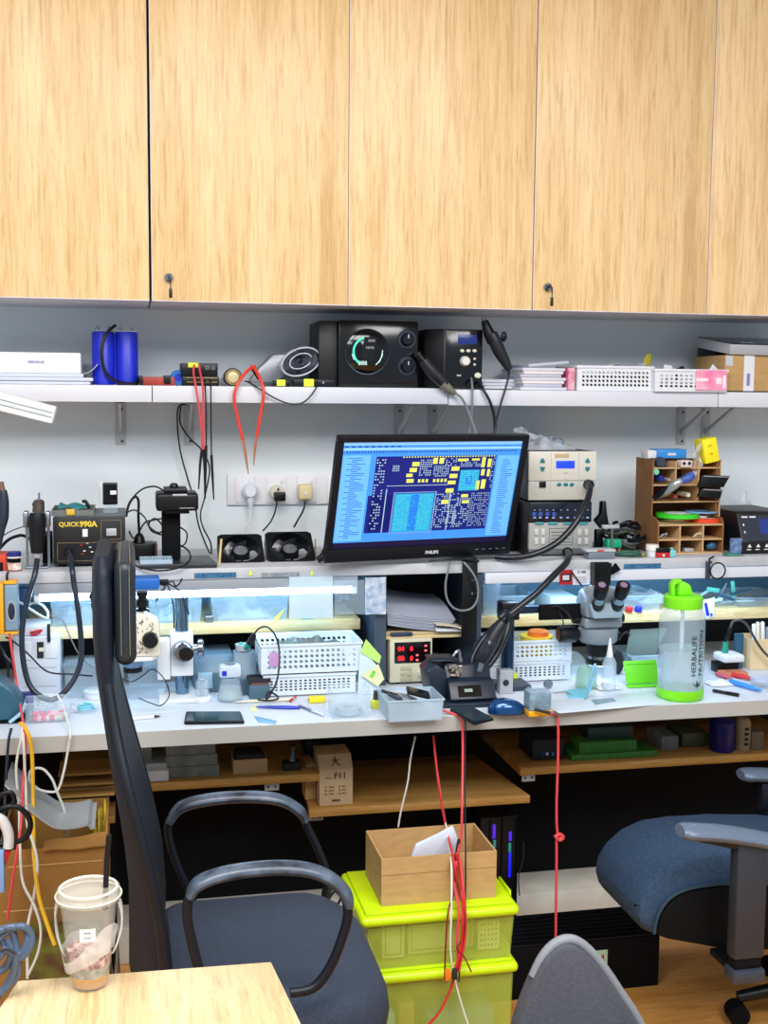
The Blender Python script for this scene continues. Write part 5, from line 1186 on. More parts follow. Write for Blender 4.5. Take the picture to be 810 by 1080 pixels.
# power supply under it
x0,x1=at(411,700,Y=-.37).x,at(456,700,Y=-.37).x; zt=at(430,674,Y=-.37).z
Y0=-.37
D0=DZ+.0005
t=thing('power_supply','cream laboratory power supply with red digits under the cubby shelf','power supply',((x0+x1)/2,-.25,D0))
part('case',G().box(x0,x1,Y0,-.12,D0+.005,zt,.004),mat('aged_cream_case',(206,204,178),.45),t)
for a_ in (x0+.02,x1-.02): part('foot',G().box(a_-.008,a_+.008,Y0+.01,-.14,D0,D0+.0048),BLACKM,t)
e_=rect(416,454,677,699,Y0); part('display_window',G().box(e_[0],e_[1],Y0-.0015,Y0-.0003,e_[2],e_[3],.0004),mat('smoked_window',(20,10,14),.15),t)
fq=lambda px,py: at(px,py,Y=Y0-.0018)
g=G()
for s_,px,py in (('04',423,684.5),('0',434,684.5),('00',423,694.5),('0',434,694.5)): q=fq(px,py); g.text(s_,(q.x,Y0-.0018,q.z),.0165,bold=.0004)
part('digits',g,mat('red_led_digits',(255,30,40),.4,emit=2.2),t,'glowing red digits')
g=G()
for px,py in ((440,691),(440,696),(449,681),(449,686)): q=fq(px,py); g.box(q.x-.003,q.x+.003,Y0-.0024,Y0-.0016,q.z-.0022,q.z+.0022)
part('indicator',g,mat('pink_led',(255,110,110),.4,emit=1.2),t)
for px in (425,431.5):
    for py in (705,711,717): q=fq(px,py); part('key',G().box(q.x-.007,q.x+.007,Y0-.003,Y0-.0003,q.z-.0048,q.z+.0048,.001),mat('olive_key',(176,176,150),.5),t)
q=fq(446,709); part('knob',G().lathe([(0,-.014),(.010,-.014),(.013,-.010),(.014,-.0003)],(q.x,Y0,q.z),24,'y'),mat('cream_knob',(226,222,196),.4),t)
# ---- right bay middle shelf
MR=.9075
for px0,px1,py,lab in ((508,528,612,'tall clear bin at the left end of right bay middle shelf'),(528,565,628,'blue tinted clear bin behind the hose on right middle shelf'),(652,698,628,'wide clear bin of parts between the right microscope and the green bottle')):
    clear_bin(px0,px1,py,-.29,-.12,MR,lab)
e_=rect(527,577,624,637,-.27); solo('grey_case',G().box(e_[0],e_[1],-.285+.178,-.285+.24,MR,e_[3],.004),mat('slate_case',(58,92,112),.45),'slate blue case standing behind the bins on the right middle shelf','case')
e_=rect(578,606,628,640,-.25); solo('white_carton',G().box(e_[0],e_[1],-.27,-.15,MR,e_[3],.002),mat('blue_white_carton',(206,226,240),.5),'white carton on the middle shelf left of the right microscope','box')
e_=rect(744,812,625,650,-.24)
clear_bin(745,776,634,-.26,-.1,MR,'clear bin behind the magnifier on the right middle shelf')
clear_bin(779,830,630,-.29,-.12,MR,'clear bin at the right end of the middle shelf, below the black digital station')
rnd=random.Random(21)
AQ=[mat('aqua_scrap',(110,220,200),.4),mat('pale_aqua',(190,232,230),.4),mat('petrol_scrap',(40,90,120),.4),mat('steel_scrap',(140,160,176),.35,.4)]
names=['mint plastic spudger','pale aqua plastic card','petrol blue spatula','grey steel tool']
spots=[(742,628,-28,1,.05,.008),(752,622,8,0,.04,.012),(762,632,-60,3,.05,.006),(773,634,80,0,.05,.012),(781,624,-12,2,.07,.006),(790,632,4,3,.06,.006),(800,640,-6,2,.06,.008),(766,640,20,2,.05,.006),(756,612+22,-10,1,.035,.009),(786,644,0,1,.055,.005)]
for k,(px,py,an,mi,L_,w_) in enumerate(spots):
    q=at(px,py,Y=-.20-.008*k)
    zc=max(q.z,MR+.5*L_*abs(sin(radians(an)))+.016)
    solo('repair_tool',G().box(-L_/2,L_/2,-.0015,.0015,-w_/2,w_/2,.001,M=Matrix.Translation((q.x,-.20-.008*k,zc)) @ Matrix.Rotation(radians(an),4,'Y')),AQ[mi],names[mi]+' in the heap behind the magnifier, '+['leftmost of all','lying flat under the magnifier rim','slanting steeply near the middle','upright below the magnifier','high up near the digital station','lying level in the right bin','lowest in the right bin','low beneath the magnifier','just under the magnifier','at the foot of right bin'][k],'tool','repair tools heaped at the right')
for k,(px,m,lab) in enumerate(((664,REDP,'small red cap on the middle shelf right of the microscope'),(674,BLUE,'small blue cap beside the red one on the middle shelf'))):
    q=at(px,645,Y=-.30); solo('bottle_cap',G().lathe([(0,0),(.010,0),(.010,.012),(.008,.015),(0,.015)],(q.x,-.296+.0,MR+.0)),m,lab,'cap')
q=at(742,645,Y=-.3)
t=thing('blue_white_pouch','white pouch with blue stripes hanging over the shelf edge beside green bottle','pouch',(q.x,-.305,.90))
part('pouch',G().grid(lambda u,v: (q.x-.004+.034*u,-.305-.006*sin(pi*u),.882+.055*v+.006*u),8,8,.003),WPLAS,t)
part('stripe',G().box(q.x+.000,q.x+.008,-.3175,-.3145,.892,.93,.001,M=Matrix.Translation((q.x,0,.9)) @ Matrix.Rotation(radians(-14),4,'Y') @ Matrix.Translation((-q.x,0,-.9))).box(q.x+.013,q.x+.019,-.3175,-.3145,.892,.90,.001),BLUE,t)
solo('crumpled_film',G().grid(crumple(at(665,630,Y=-.2).x,at(705,630,Y=-.2).x,-.27,-.14,at(680,632,Y=-.2).z,.03,31),18,10),BAGM,'crumpled clear film piled on the bin left of the green bottle','film')

# ================================================================== ON THE BENCH, LEFT
D=DZ+.0005
def dk(px,py): return at(px,py,Z=D)
# white router box
q0,q1=at(15,738,Y=-.36).x,at(64,738,Y=-.36).x
zt=at(40,672,Y=-.36).z; ztt=zt
t=thing('device_tower','white boxy device with open front slots at the left of the bench','device',((q0+q1)/2,-.30,D))
part('case',G().box(q0,q1,-.355,-.20,D,zt,.003),mat('white_blue_case',(206,214,226),.45),t)
e_=rect(39,46,677,694,-.356); part('slot',G().box(e_[0],e_[1],-.3575,-.3553,e_[2],e_[3]),INK,t)
e_=rect(41,46,683,687,-.358); part('slot_tab',G().box(e_[0],e_[1],-.3595,-.3577,e_[2],e_[3]),CREAM,t)
e_=rect(47.5,60,676,694,-.357); part('front_door',G().box(e_[0],e_[1],-.3585,-.3553,e_[2],e_[3],.001),WPLAS,t)
e_=rect(24,33,677,696,-.357); part('curved_vent',G().box(e_[0],e_[1],-.3585,-.3553,e_[2],e_[3],.004),WPLAS,t)
for z_ in (.2,.5): part('groove',G().box(q0+.02,q1-.01,-.3562,-.3552,D+(zt-D)*z_,D+(zt-D)*z_+.0015),GREYM,t)
part('upper_module',G().box(q0+.02,q1-.025,-.345,-.24,zt+.0005,zt+.024,.003),WPLAS,t)
q=at(37,667,Y=-.345)
part('red_clip',G().tube([(q.x-.012,-.348,q.z),(q.x,-.348,q.z+.003),(q.x+.016,-.348,q.z+.006),(q.x+.006,-.348,q.z-.003),(q.x-.010,-.348,q.z-.005)],.0025,8),REDP,t,'red clip')
q=at(52,668,Y=-.34); part('antenna',G().box(q.x-.004,q.x+.004,-.365,-.358,at(52,677,Y=-.36).z,at(52,658,Y=-.36).z,.001),INK,t)
for pts,m,lab,r_ in (([(6,672,-.40),(15,677,-.41),(30,690,-.42),(45,705,-.42),(56,710,-.42),(75,711,-.42),(98,713,-.42)],RUB,'black wire crossing in front of the white boxy device',.0022),
                   ([(54,650,-.38),(62,651,-.39),(68,658,-.40),(74,672,-.41),(82,688,-.42),(90,698,-.42),(98,703,-.42),(106,704,-.43)],GWIRE,'thin grey wire running down to the left microscope',.0016),
                   ([(2,684,-.43),(8,700,-.44),(9,725,-.45),(14,744,-.46),(18,735,-.46),(17,718,-.45),(12,700,-.45),(4,690,-.44),(0,680,-.44)],RUB,'black cord loop hanging at the left edge above the bench',.003)):
    cable('loose_wire',pts,r_,m,lab)
# big dark teal thing at left edge
P=[(-30,700),(2,714),(14,722),(26,738),(29,748),(20,758),(-2,766),(-30,766)]
Q=[at(a,b,Y=-.50) for a,b in P]
t=thing('teal_shell','dark teal rounded plastic housing at the left edge of the bench','housing',(Q[3].x-.05,-.5,D))
part('shell',G().prism([(v.x,max(v.z,D+.005)) for v in Q],-.56,-.47,'y',.006),mat('dark_teal_shell',(44,90,112),.35,var=.1,scale=6),t)
part('foot_plate',G().box(Q[0].x,Q[3].x+.004,-.565,-.47,D,D+.0045,.001),BLACK,t)
part('pale_edge',G().tube([at(27,742,Y=-.57),at(22,752,Y=-.57),at(10,762,Y=-.57)],.004,8),mat('pale_blue_edge',(170,206,226),.4),t)
# bins with beads
x0,x1=at(27,762,Y=-.50).x,at(72,762,Y=-.50).x; zt=at(50,741,Y=-.5).z
q=dk(50,763)
t=thing('bead_tray','small clear tray of pink and grey parts at the left front of the bench','tray',((x0+x1)/2,q.y+.03,D))
yb=q.y
x0,x1=at(26,762,Y=yb).x,at(74,762,Y=yb).x; zt=at(50,741,Y=yb).z
part('tray_body',G().tray(x0,x1,yb,yb+.07,D,zt,.0015,rim=.002,taper=.003),CLEAR,t)
rnd=random.Random(5)
BD=[mat('pink_bead',(226,60,110),.35),mat('pale_pink_bead',(236,170,190),.35),mat('grey_bead',(120,124,136),.35),mat('cream_bead',(220,204,180),.35)]
for k in range(26):
    i,j,l=k % 8,(k//8) % 3,k//24
    x_=x0+.012+(x1-x0-.024)*(i+.5*(j % 2))/8; y_=yb+.012+j*.020
    m_=BD[0] if 2<=i<=5 and rnd.random()<.55 else BD[rnd.randrange(4)]
    solo('knob_bead',G().ball((x_,y_,D+.0025+.0065+.012*(j>0)*0+.010*l),.0065+rnd.uniform(0,.001),u=10,v=7),m_,{0: 'vivid pink',1: 'pale pink',2: 'grey',3: 'cream'}[BD.index(m_)]+' bead-like knob lying in the small clear tray','knob',{0: 'vivid pink',1: 'pale pink',2: 'grey',3: 'cream'}[BD.index(m_)]+' knobs in the small clear tray')
# clear bins
for px0,px1,pt,pb,lab in ((67,132,704,728,'clear lidded bin on the bench behind the chair headrest'),(134,176,706,730,'clear bin under the left microscope objective'),):
    yb=dk((px0+px1)/2,pb+8).y
    x0,x1=at(px0,720,Y=yb).x,at(px1,720,Y=yb).x; zt=at(px0,pt,Y=yb).z
    t=thing('plastic_bin',lab,'bin',((x0+x1)/2,yb+.05,D),'clear bins on the bench')
    part('bin_body',G().tray(x0,x1,yb,yb+.11,D,zt-.002,.0016,taper=.006),CLEAR,t)
    part('lid',G().box(x0-.003,x1+.003,yb-.003,yb+.113,zt-.0015,zt+.004,.002),CLEAR,t)
q=dk(90,752)
t=thing('solder_wick_dish','shallow clear dish with coiled pale blue wick on the left of the bench','dish',(q.x,q.y+.02,D))
part('dish',G().lathe([(0,0),(.030,0),(.034,.010),(.0325,.010),(.029,.0015),(0,.0015)],(q.x,q.y+.02,D)),CLEAR,t)
part('wick',G().tube([(q.x+.020*cos(a*.5)*(1-a*.01),q.y+.02+.020*sin(a*.5)*(1-a*.01),D+.004+.0004*a) for a in range(30)],.0022,6),mat('pale_cyan_wick',(120,206,226),.4),t)
q=dk(98,738)
t=thing('round_tin','low round white tin behind the dish of wick','tin',(q.x,q.y+.02,D))
part('tin_body',G().lathe([(0,0),(.026,0),(.027,.002),(.027,.012),(0,.012)],(q.x+.005,q.y+.02,D)),WPLAS,t)
part('lid',G().lathe([(0,.0122),(.0285,.0122),(.0285,.019),(.026,.021),(0,.021)],(q.x+.005,q.y+.02,D)),mat('pale_lid',(206,214,220),.4),t)
q=dk(62,745)
solo('blue_box',G().box(dk(25,742).x,dk(38,742).x,-.475,-.45,D,D+.045,.002),mat('indigo_box',(30,34,120),.4),'indigo box standing behind the tray of pink parts','box')
solo('tangled_wire',G().tube([Vector((dk(52,735).x+.022*cos(a*.9)+.004*cos(a*2.3),-.45+.012*sin(a*1.1),D+.018+.014*sin(a*.7+1))) for a in range(26)],.0018,6),WWIRE,'small tangle of white wire at the foot of the white boxy device','wire')
t=solo('clear_blister',G().grid(crumple(dk(66,745).x,dk(86,745).x,-.50,-.44,D+.001,.02,40),12,8),BAGM,'clear blister film between the tray of parts and the wick dish','film')
# white-tipped cable over the bench edge
cable('white_cable',[(60,732,-.50),(66,744,-.54),(70,756,-.60),(74,773,-.688),(73,783,-.692),(71,795,-.69),(67,815,-.69),(61,833,-.69),(50,835,-.69),(38,831,-.69),(31,822,-.69),(33,812,-.69),(45,811,-.69),(55,822,-.69),(60,835,-.69),(68,855,-.68),(72,880,-.67),(76,905,-.67),(77,930,-.67)],.0028,WWIRE,'white cable dropping over the bench edge and looping once')
# pen
q=dk(127,761); q2=dk(169,757)
t=thing('marker_pen','white pen with dark tip lying on the bench below the left microscope','pen',(q.x,q.y,D))
r_=.0042; a_=Vector((q.x,q.y,D+r_)); b_=Vector((q2.x,q2.y,D+r_)); m__=a_.lerp(b_,.84)
part('barrel',G().cyl(a_,m__,r_,seg=12),WPLAS,t); part('tip',G().cyl(m__.lerp(b_,.01),b_,r_*.9,r_*.3,seg=12),INK,t)
# phone
def slab(name,corners,h,m,lab,cat,face=None,fm=None,bev=.004,z=D):
    Q=[at(a,b,Z=z+h) for a,b in corners]
    c=sum(Q,Vector())/len(Q)
    t=thing(name,lab,cat,(c.x,c.y,z))
    part('body',G().prism([(v.x,v.y) for v in Q],z,z+h,'z',min(bev,h*.4)),m,t)
    if fm:
        part('screen',G().prism([(c.x+(v.x-c.x)*.93,c.y+(v.y-c.y)*.90) for v in Q],z+h+.0001,z+h+.0006,'z'),fm,t)
    return t,c
PHG=mat('phone_glass_green',(36,66,74),.12)
slab('phone',((196,750),(254,750),(258,760),(194,761)),.008,BLACK,'dark phone lying flat on the bench left of the blue tweezers','phone',fm=PHG)
slab('phone',((474,747),(500,746),(521,757),(500,762)),.008,BLACK,'dark phone lying on the bench in front of the black iron stand','phone',fm=mat('phone_back_slate',(40,58,70),.2))
slab('glass_slip',((268,755),(292,760),(290,763),(272,761)),.0015,mat('pale_blue_glass',(120,180,220),.15),'small pale blue glass slip near the bench edge','slip',bev=.0005)
slab('paper_note',((265,744),(272,743),(271,750),(263,750)),.0006,mat('cream_note',(226,226,180),.7),'tiny cream paper note beside the phone','note',bev=.0001)

# ================================================================== LEFT MICROSCOPE
py_=-.395
t=thing('trinocular_microscope','white trinocular microscope with camera on top, left side of the bench','microscope',(at(192,735,Y=py_).x,py_,D))
SW=mat('microscope_white',(220,224,228),.35)
xp=at(192,700,Y=py_).x
part('base',G().box(at(168,740,Y=-.45).x,at(222,740,Y=-.45).x,-.46,-.34,D,D+.010,.003),SW,t)
part('post',G().cyl((xp,py_,D+.0102),(xp,py_,at(192,629,Y=py_).z),.0165,seg=28),mat('blue_chrome',(120,150,176),.15,1.0),t)
b_=rect(180,204,668,713,py_-.03)
part('focus_block',G().box(b_[0],b_[1],py_-.032,py_+.03,b_[2],b_[3],.003),SW,t)
c_=rect(165.5,180,676,717,py_-.035)
part('rack_block',G().box(c_[0],c_[1]-.0005,py_-.037,py_+.02,c_[2],c_[3],.004),SW,t)
k_=at(194,687,Y=py_-.033)
kn=part('focus_knob',G().lathe([(0,-.030),(.019,-.030),(.024,-.024),(.027,-.006),(.027,0)],(k_.x-.004,py_-.0325,k_.z),30,'y'),CHROME,t,'chrome focus knob')
part('knob_centre',G().lathe([(0,-.0335),(.016,-.0335),(.018,-.0305),(.018,-.030)],(k_.x+.004,py_-.0335,k_.z),28,'y'),mat('knob_black_glass',(10,12,18),.15),kn)
k2=at(212,684,Y=py_)
part('focus_knob',G().lathe([(0,0),(.012,0),(.012,.010),(.023,.012),(.024,.022),(.020,.026),(0,.026)],(b_[1]+.0005,py_,k2.z),28,'x'),CHROME,t,'chrome focus knob')
hy=-.46                                             # head centre
hx=at(140,690,Y=hy).x
def hc(px,py): v=at(px,py,Y=hy); return v.x,v.z
g=G(); Pn=[hc(*p_) for p_ in ((126,690),(127,672),(131,655),(138,645),(150,644),(158,649),(167,652),(169,662),(168,678),(170,684),(168,690))]
part('head',g.prism(Pn,hy-.035,hy+.035,'y',.008),mat('cream_microscope_head',(226,220,204),.35),t)
# scribbled stickers
g=G(); rnd=random.Random(8)
for k in range(46):
    a,b=hc(rnd.uniform(140,164),rnd.uniform(650,687)); an=rnd.uniform(0,pi); L_=rnd.uniform(.003,.009)
    y_=hy-.0358
    g.tube([(a,y_,b),(a+L_*.5*cos(an),y_-.0003,b+L_*.5*sin(an)),(a+L_*cos(an+.6),y_,b+L_*sin(an+.6))],.0008,5,n=3)
part('scribble',g,INK,t,'black scribbled decoration')
a,b=hc(158,671); part('zoom_knob',G().lathe([(0,-.024),(.016,-.024),(.0185,-.020),(.0185,0)],(a,hy-.0355,b),24,'y'),RUB,t,'black zoom knob')
a0,b0=hc(120,684); a1,b1=hc(182,692)
lx0=hc(120,690)[0]
part('collar_plate',G().prism([(lx0,hy-.035),(hc(132,690)[0],hy-.045),(hc(160,690)[0],hy-.042),(c_[0]+.002,hy-.02),(c_[0]+.002,hy+.02),(hc(150,690)[0],hy+.045),(lx0,hy+.03)],hc(140,694)[1],hc(140,690.3)[1],'z',.002),SW,t)
ox=hc(140,690)[0]
part('objective',G().lathe([(.020,hc(140,703.5)[1]),(.028,hc(140,694.3)[1])],(ox,hy,0),28),mat('steel_blue_cone',(110,140,170),.3,.7),t)
part('objective_ring',G().lathe([(.016,hc(140,708)[1]),(.0225,hc(140,708)[1]),(.0225,hc(140,704)[1]),(.016,hc(140,704)[1])],(ox,hy,0),28),BLACK,t)
a,b=hc(150,640); zz=hc(150,643.7)[1]
part('camera_tube',G().lathe([(.017,zz),(.017,zz+.003),(.010,zz+.005),(.010,zz+.012),(.0155,zz+.013),(.0155,zz+.024),(.011,zz+.026),(.011,zz+.034),(.014,zz+.036),(.014,zz+.045)],(a,hy,0),26),BLACK,t)
e_=rect(139,168,608,620,hy); zc=max(e_[2],zz+.0455)
cam_=part('camera',G().box(e_[0],e_[1],hy-.03,hy+.03,zc,zc+.027,.004),mat('azure_camera',(20,100,190),.4),t,'bright blue camera')
part('plug',G().box(e_[1]+.0003,e_[1]+.022,hy-.008,hy+.008,zc+.006,zc+.019,.002),BLACK,cam_)
for k,s_ in enumerate((0,1)):
    d_=Vector((-.55,-.62 if k==0 else-.35,.62)).normalized(); o_=Vector((hc(128,660)[0],hy-.03+.06*k,hc(128,655)[1]))
    part('eyepiece',G().tube([o_,o_+d_*.05,o_+d_*.052,o_+d_*.085,o_+d_*.088,o_+d_*.10],[.013,.013,.0155,.0155,.018,.0165],20,sm=False),RUB,t)
for pts in ([(172,618,-.45),(176,616,-.44),(170,625,-.44),(164,635,-.43)],[(176,616,-.44),(180,626,-.43),(183,640,-.42),(183.5,662,-.40)],[(178,616,-.44),(188,622,-.43),(195,635,-.42),(199,648,-.41)],[(176,616,-.44),(182,613,-.44),(185,618,-.44),(189,616,-.44),(192,610,-.44)]):
    part('camera_wire',G().tube([at(*p_[:2],Y=p_[2]) for p_ in pts],.0019,6),INK,t)
cable('microscope_wire',[(118,706,-.44),(126,714,-.45),(138,719,-.46),(150,713,-.46),(160,706,-.45),(170,712,-.46),(177,724,-.48),(178,735,-.50),(170,744,-.53),(160,742,-.54),(146,736,-.55)],.0014,INK,'thin black wire looping under the left microscope')
solo('green_board',G().box(dk(118,728).x,dk(134,728).x,-.47,-.44,D,D+.010,.001),INK,'small dark circuit box under the left microscope','device')
q=dk(126,735); solo('bottle_cap',G().lathe([(0,0),(.006,0),(.006,.01),(0,.011)],(q.x,-.455,D+.0105)),mat('pink_bead',(226,60,110),.35),'tiny pink cap on the small dark circuit box','cap')
# lit work mat
slab('work_mat',((116,742),(186,738),(190,750),(116,756)),.0012,mat('pale_mat',(206,222,236),.4),'pale square mat on the bench below left microscope','mat',bev=.0003)

# ---- jar, beaker, grey station
q=dk(214,742)
t=thing('glass_jar','small clear jar with white base beside the beaker','jar',(q.x,q.y+.02,D))
part('base',G().lathe([(0,0),(.021,0),(.023,.003),(.023,.010),(.015,.014),(0,.014)],(q.x,q.y+.022,D)),WPLAS,t)
part('glass',G().lathe([(0,.0142),(.0165,.0142),(.0165,.052),(.0155,.052),(.0155,.016),(0,.016)],(q.x,q.y+.022,D)),CLEAR,t)
part('pin',G().lathe([(0,.017),(.005,.017),(.005,.05),(.008,.054),(0,.058)],(q.x,q.y+.022,D),12),GREYM,t)
q=dk(244,742)
t=thing('dispenser_bottle','clear conical glass bottle with white pump plate on the bench','bottle',(q.x,q.y+.03,D))
c_=(q.x,q.y+.032,D)
part('glass',G().lathe([(0,0),(.030,0),(.033,.004),(.032,.012),(.024,.050),(.022,.058),(.0205,.058),(.0225,.050),(.030,.012),(.030,.006),(0,.003)],c_,34),CLEAR,t)
part('liquid',G().lathe([(0,.0035),(.0292,.0062),(.0292,.012),(.0255,.032),(0,.032)],c_,34),mat('clear_liquid',(200,226,220),.1,alpha=.4),t)
part('top_plate',G().box(q.x-.028,q.x+.027,q.y+.012,q.y+.052,D+.0585,D+.090,.009),mat('clear_white',(212,226,238),.2,alpha=.75),t)
part('blue_patch',G().box(q.x-.021,q.x-.010,q.y+.0105,q.y+.0118,D+.066,D+.078),BLUE,t,'blue patch')
part('pump',G().lathe([(0,.0905),(.012,.0905),(.014,.094),(0,.095)],c_,20),STEEL,t)
# grey soldering station box + holder
x0,x1=at(205,735,Y=-.36).x,at(247,735,Y=-.36).x; zt=at(225,693,Y=-.36).z
t=thing('grey_station','grey blue soldering station box behind the glass bottle','soldering station',((x0+x1)/2,-.28,D))
part('case',G().prism([(-.20,D),(-.365,D),(-.360,D+.05),(-.335,zt),(-.20,zt)],x0,x1,'x',.004),mat('slate_station',(84,112,130),.4),t)
part('front_panel',G().box(x0+.008,x0+.045,-.3715,-.3655,D+.012,D+.052,.002),mat('pale_panel',(150,186,206),.4),t)
x0,x1=at(247,735,Y=-.40).x,at(266,735,Y=-.40).x; zt=at(255,688,Y=-.38).z
t=thing('iron_holder','grey blue iron holder with green-handled iron, left of the white baskets','holder',((x0+x1)/2,-.36,D))
part('body',G().prism([(-.33,D),(-.405,D),(-.40,D+.04),(-.37,zt),(-.34,zt)],x0+.001,x1+.012,'x',.004),mat('slate_station',(84,112,130),.4),t)
part('cup',G().lathe([(.012,zt+.0005),(.018,zt+.0005),(.020,zt+.016),(.014,zt+.016)],((x0+x1)/2+.004,-.356,0),20),GREYM,t)
p0=at(252,691,Y=-.36); p1=at(263,679,Y=-.38)
t2=thing('soldering_iron','soldering iron with teal green grip standing in the grey holder','soldering iron',(p0.x,-.36,zt+.017))
part('grip',G().tube([(p0.x,-.358,zt+.0175),at(258,684,Y=-.365),p1],[.0065,.0088,.0085],14,sm=False),TEAL,t2)
part('handle',G().tube([p1+Vector((.001,0,.001)),at(266,674,Y=-.385),at(268,669,Y=-.39)],[.0095,.009,.006],12),BLACK,t2)
part('cord',G().tube([at(*c[:2],Y=c[2]) for c in ((268,669,-.39),(273,663,-.40),(281,661,-.42),(289,668,-.45),(294,682,-.48),(294.5,700,-.50),(292,718,-.515),(286,731,-.52),(281,738,-.525),(283,730,-.52),(291,733,-.53),(293,737,-.545),(284,739,-.545),(272,738,-.53))],.0024,8),RUB,t2)
x0,x1=at(262,738,Y=-.43).x,at(284,738,Y=-.43).x
t=thing('sponge_tray','slate tray with pink brown sponge beside the soldering iron holder','tray',((x0+x1)/2,-.42,D))
part('tray_body',G().box(x0,x1,-.45,-.40,D,D+.034,.003),mat('slate_tray',(74,104,122),.4),t)
part('sponge',G().box(x0+.004,x1-.003,-.446,-.404,D+.0343,D+.041,.002),mat('pink_brown_sponge',(176,120,106),.9),t)
part('top_frame',G().tray(x0-.001,x1+.001,-.451,-.399,D+.0412,D+.050,.004),INK,t)
# white baskets
x0,x1=at(277,735,Y=-.44).x,at(379,735,Y=-.44).x
z1=at(330,710,Y=-.44).z; z2=at(330,679,Y=-.44).z
b1=basket('storage_basket',x0+.004,x1-.01,-.44,-.30,D+.004,z1-.004,'lower of two stacked white perforated baskets in the left bay',17,4,m=mat('basket_white_blue',(214,226,238),.4))
part('foot',G().box(x0+.01,x1-.02,-.43,-.31,D,D+.0036),WPLAS,b1)
basket('storage_basket',x0-.004,x1+.004,-.446,-.30,z1+.003,z2,'upper of two stacked white perforated baskets in the left bay',17,4,m=mat('basket_white_blue',(214,226,238),.4))
solo('dark_basket_fill',G().box(x0+.012,x1-.02,-.43,-.32,D+.007,z1-.012,.006),mat('basket_shade_grey',(40,48,58),.6),'dark shade block seen through the holes of the lower basket in the left bay','pack')  # dark block added to imitate the unlit inside of the basket
solo('film_heap',G().grid(crumple(x0+.02,x1-.02,-.43,-.315,z1+.010,z2-z1+.01,17),24,10),mat('olive_film',(110,130,130),.2,alpha=.7,var=.3,scale=20,bump=.6),'grey green crumpled film filling the upper basket of the left bay','film')
e_=rect(284,294,688,703,-.449); solo('pink_tag',G().box(e_[0],e_[1],-.4512,-.4502,e_[2],e_[3],.0003),mat('lilac_tag',(196,150,200),.5),'faded lilac tag on the left end of the upper basket','tag')
# leaning papers with sticky notes
for k,(pp,m,lab) in enumerate(((((380,688),(386,674),(402,692),(400,700)),mat('green_note',(190,232,120),.6),'pale green sticky note leaning on the right end of the upper basket'),(((381,712),(399,700),(405,716),(398,724)),mat('cream_note',(226,226,180),.7),'cream card with green patch at the right of the white baskets'))):
    Q=[at(a,b,Y=-.455-.004*k) for a,b in pp]
    t=thing('sticky_note',lab,'note',(Q[0].x,-.455,Q[0].z))
    part('paper',G().prism([(v.x,v.z) for v in Q],-.456-.006*k,-.455-.006*k,'y'),m,t)
    if k:
        c=at(393,711,Y=-.462); part('green_patch',G().box(-.004,.004,-.0008,0,-.009,.009,M=Matrix.Translation((c.x,-.4622,c.z)) @ Matrix.Rotation(radians(28),4,'Y')),GREEN,t)
Q=[at(a,b,Y=-.448) for a,b in ((377,738),(379,682),(398,702),(400,732))]
solo('white_sheets',G().prism([(v.x,max(v.z,D)) for v in Q],-.4535,-.4495,'y',.001),mat('pale_blue_sheet',(206,226,240),.6),'pale white sheets standing at the right end of the baskets','paper')
q=dk(400,748)
t=thing('flux_bottle','small bottle of yellow liquid with dark cap left of the clear tub','bottle',(q.x,q.y,D))
part('glass',G().lathe([(0,0),(.017,0),(.018,.003),(.018,.014),(.010,.020),(0,.020)],(q.x,q.y+.02,D)),mat('yellow_liquid',(226,232,60),.15,alpha=.85),t)
part('cap',G().lathe([(0,.0203),(.011,.0203),(.010,.04),(0,.041)],(q.x,q.y+.02,D),12),mat('dark_olive_cap',(50,56,40),.5),t)
# clear tape box
yb=dk(370,758).y
x0,x1=at(350,755,Y=yb).x,at(391,755,Y=yb).x; zt=at(370,729,Y=yb).z
t=thing('clear_box','clear plastic box with a coil inside, in front of white baskets','box',((x0+x1)/2,yb+.04,D))
part('box_body',G().tray(x0,x1,yb,yb+.08,D,zt,.0018,rim=.002,taper=.002),CLEAR,t)
t=solo('tape_coil',G().lathe([(.012,0),(.030,0),(.030,.016),(.012,.016),(.012,0)],((x0+x1)/2,yb+.04,D+.003),30,cap=False),mat('pale_coil',(190,210,222),.3,alpha=.8),'pale coil of tape inside the clear plastic box','tape')
q=dk(334,742)
t=thing('yellow_glue_tip','yellow block with clear cap lying in front of the white baskets','tool',(q.x,q.y,D))
part('block',G().box(q.x-.018,q.x+.022,q.y+.002,q.y+.024,D,D+.015,.004),YELP,t)
part('cap',G().tube([(q.x+.0225,q.y+.012,D+.008),(q.x+.034,q.y+.010,D+.008)],[.008,.005],10,sm=False),CLEAR,t)
# tweezers
def tweez(a,b,m,lab,w=.005,gname='tweezers',r=.003,m2=None,h=.004):
    p,q=dk(*a),dk(*b); p.z=q.z=D+h; d=(q-p).normalized(); n=Vector((-d.y,d.x,0))
    t=thing(gname,lab,gname,(p.x,p.y,D))
    for s_ in (-1,1): part('arm',G().tube([p+n*s_*.001,p.lerp(q,.25)+n*s_*w*.7,p.lerp(q,.7)+n*s_*w,q+n*s_*w*.15],[r*.3,r*.7,r,r*1.1],8),m,t)
    part('joint',G().ball(q,r*1.4,u=10,v=6),m2 or m,t)
    return t
tweez((270,747),(315,748),mat('cobalt_handle',(20,50,180),.35),'cobalt blue tweezers lying left of the silver blade on the bench')
tweez((248,742),(309,739),mat('cream_handle',(220,214,190),.4),'cream handled tweezers crossing above the cobalt ones')
p=dk(316,746); q=dk(341,756); p.z=q.z=D+.004
t=thing('scalpel','silver scalpel blade pointing right in front of white baskets','scalpel',(p.x,p.y,D))
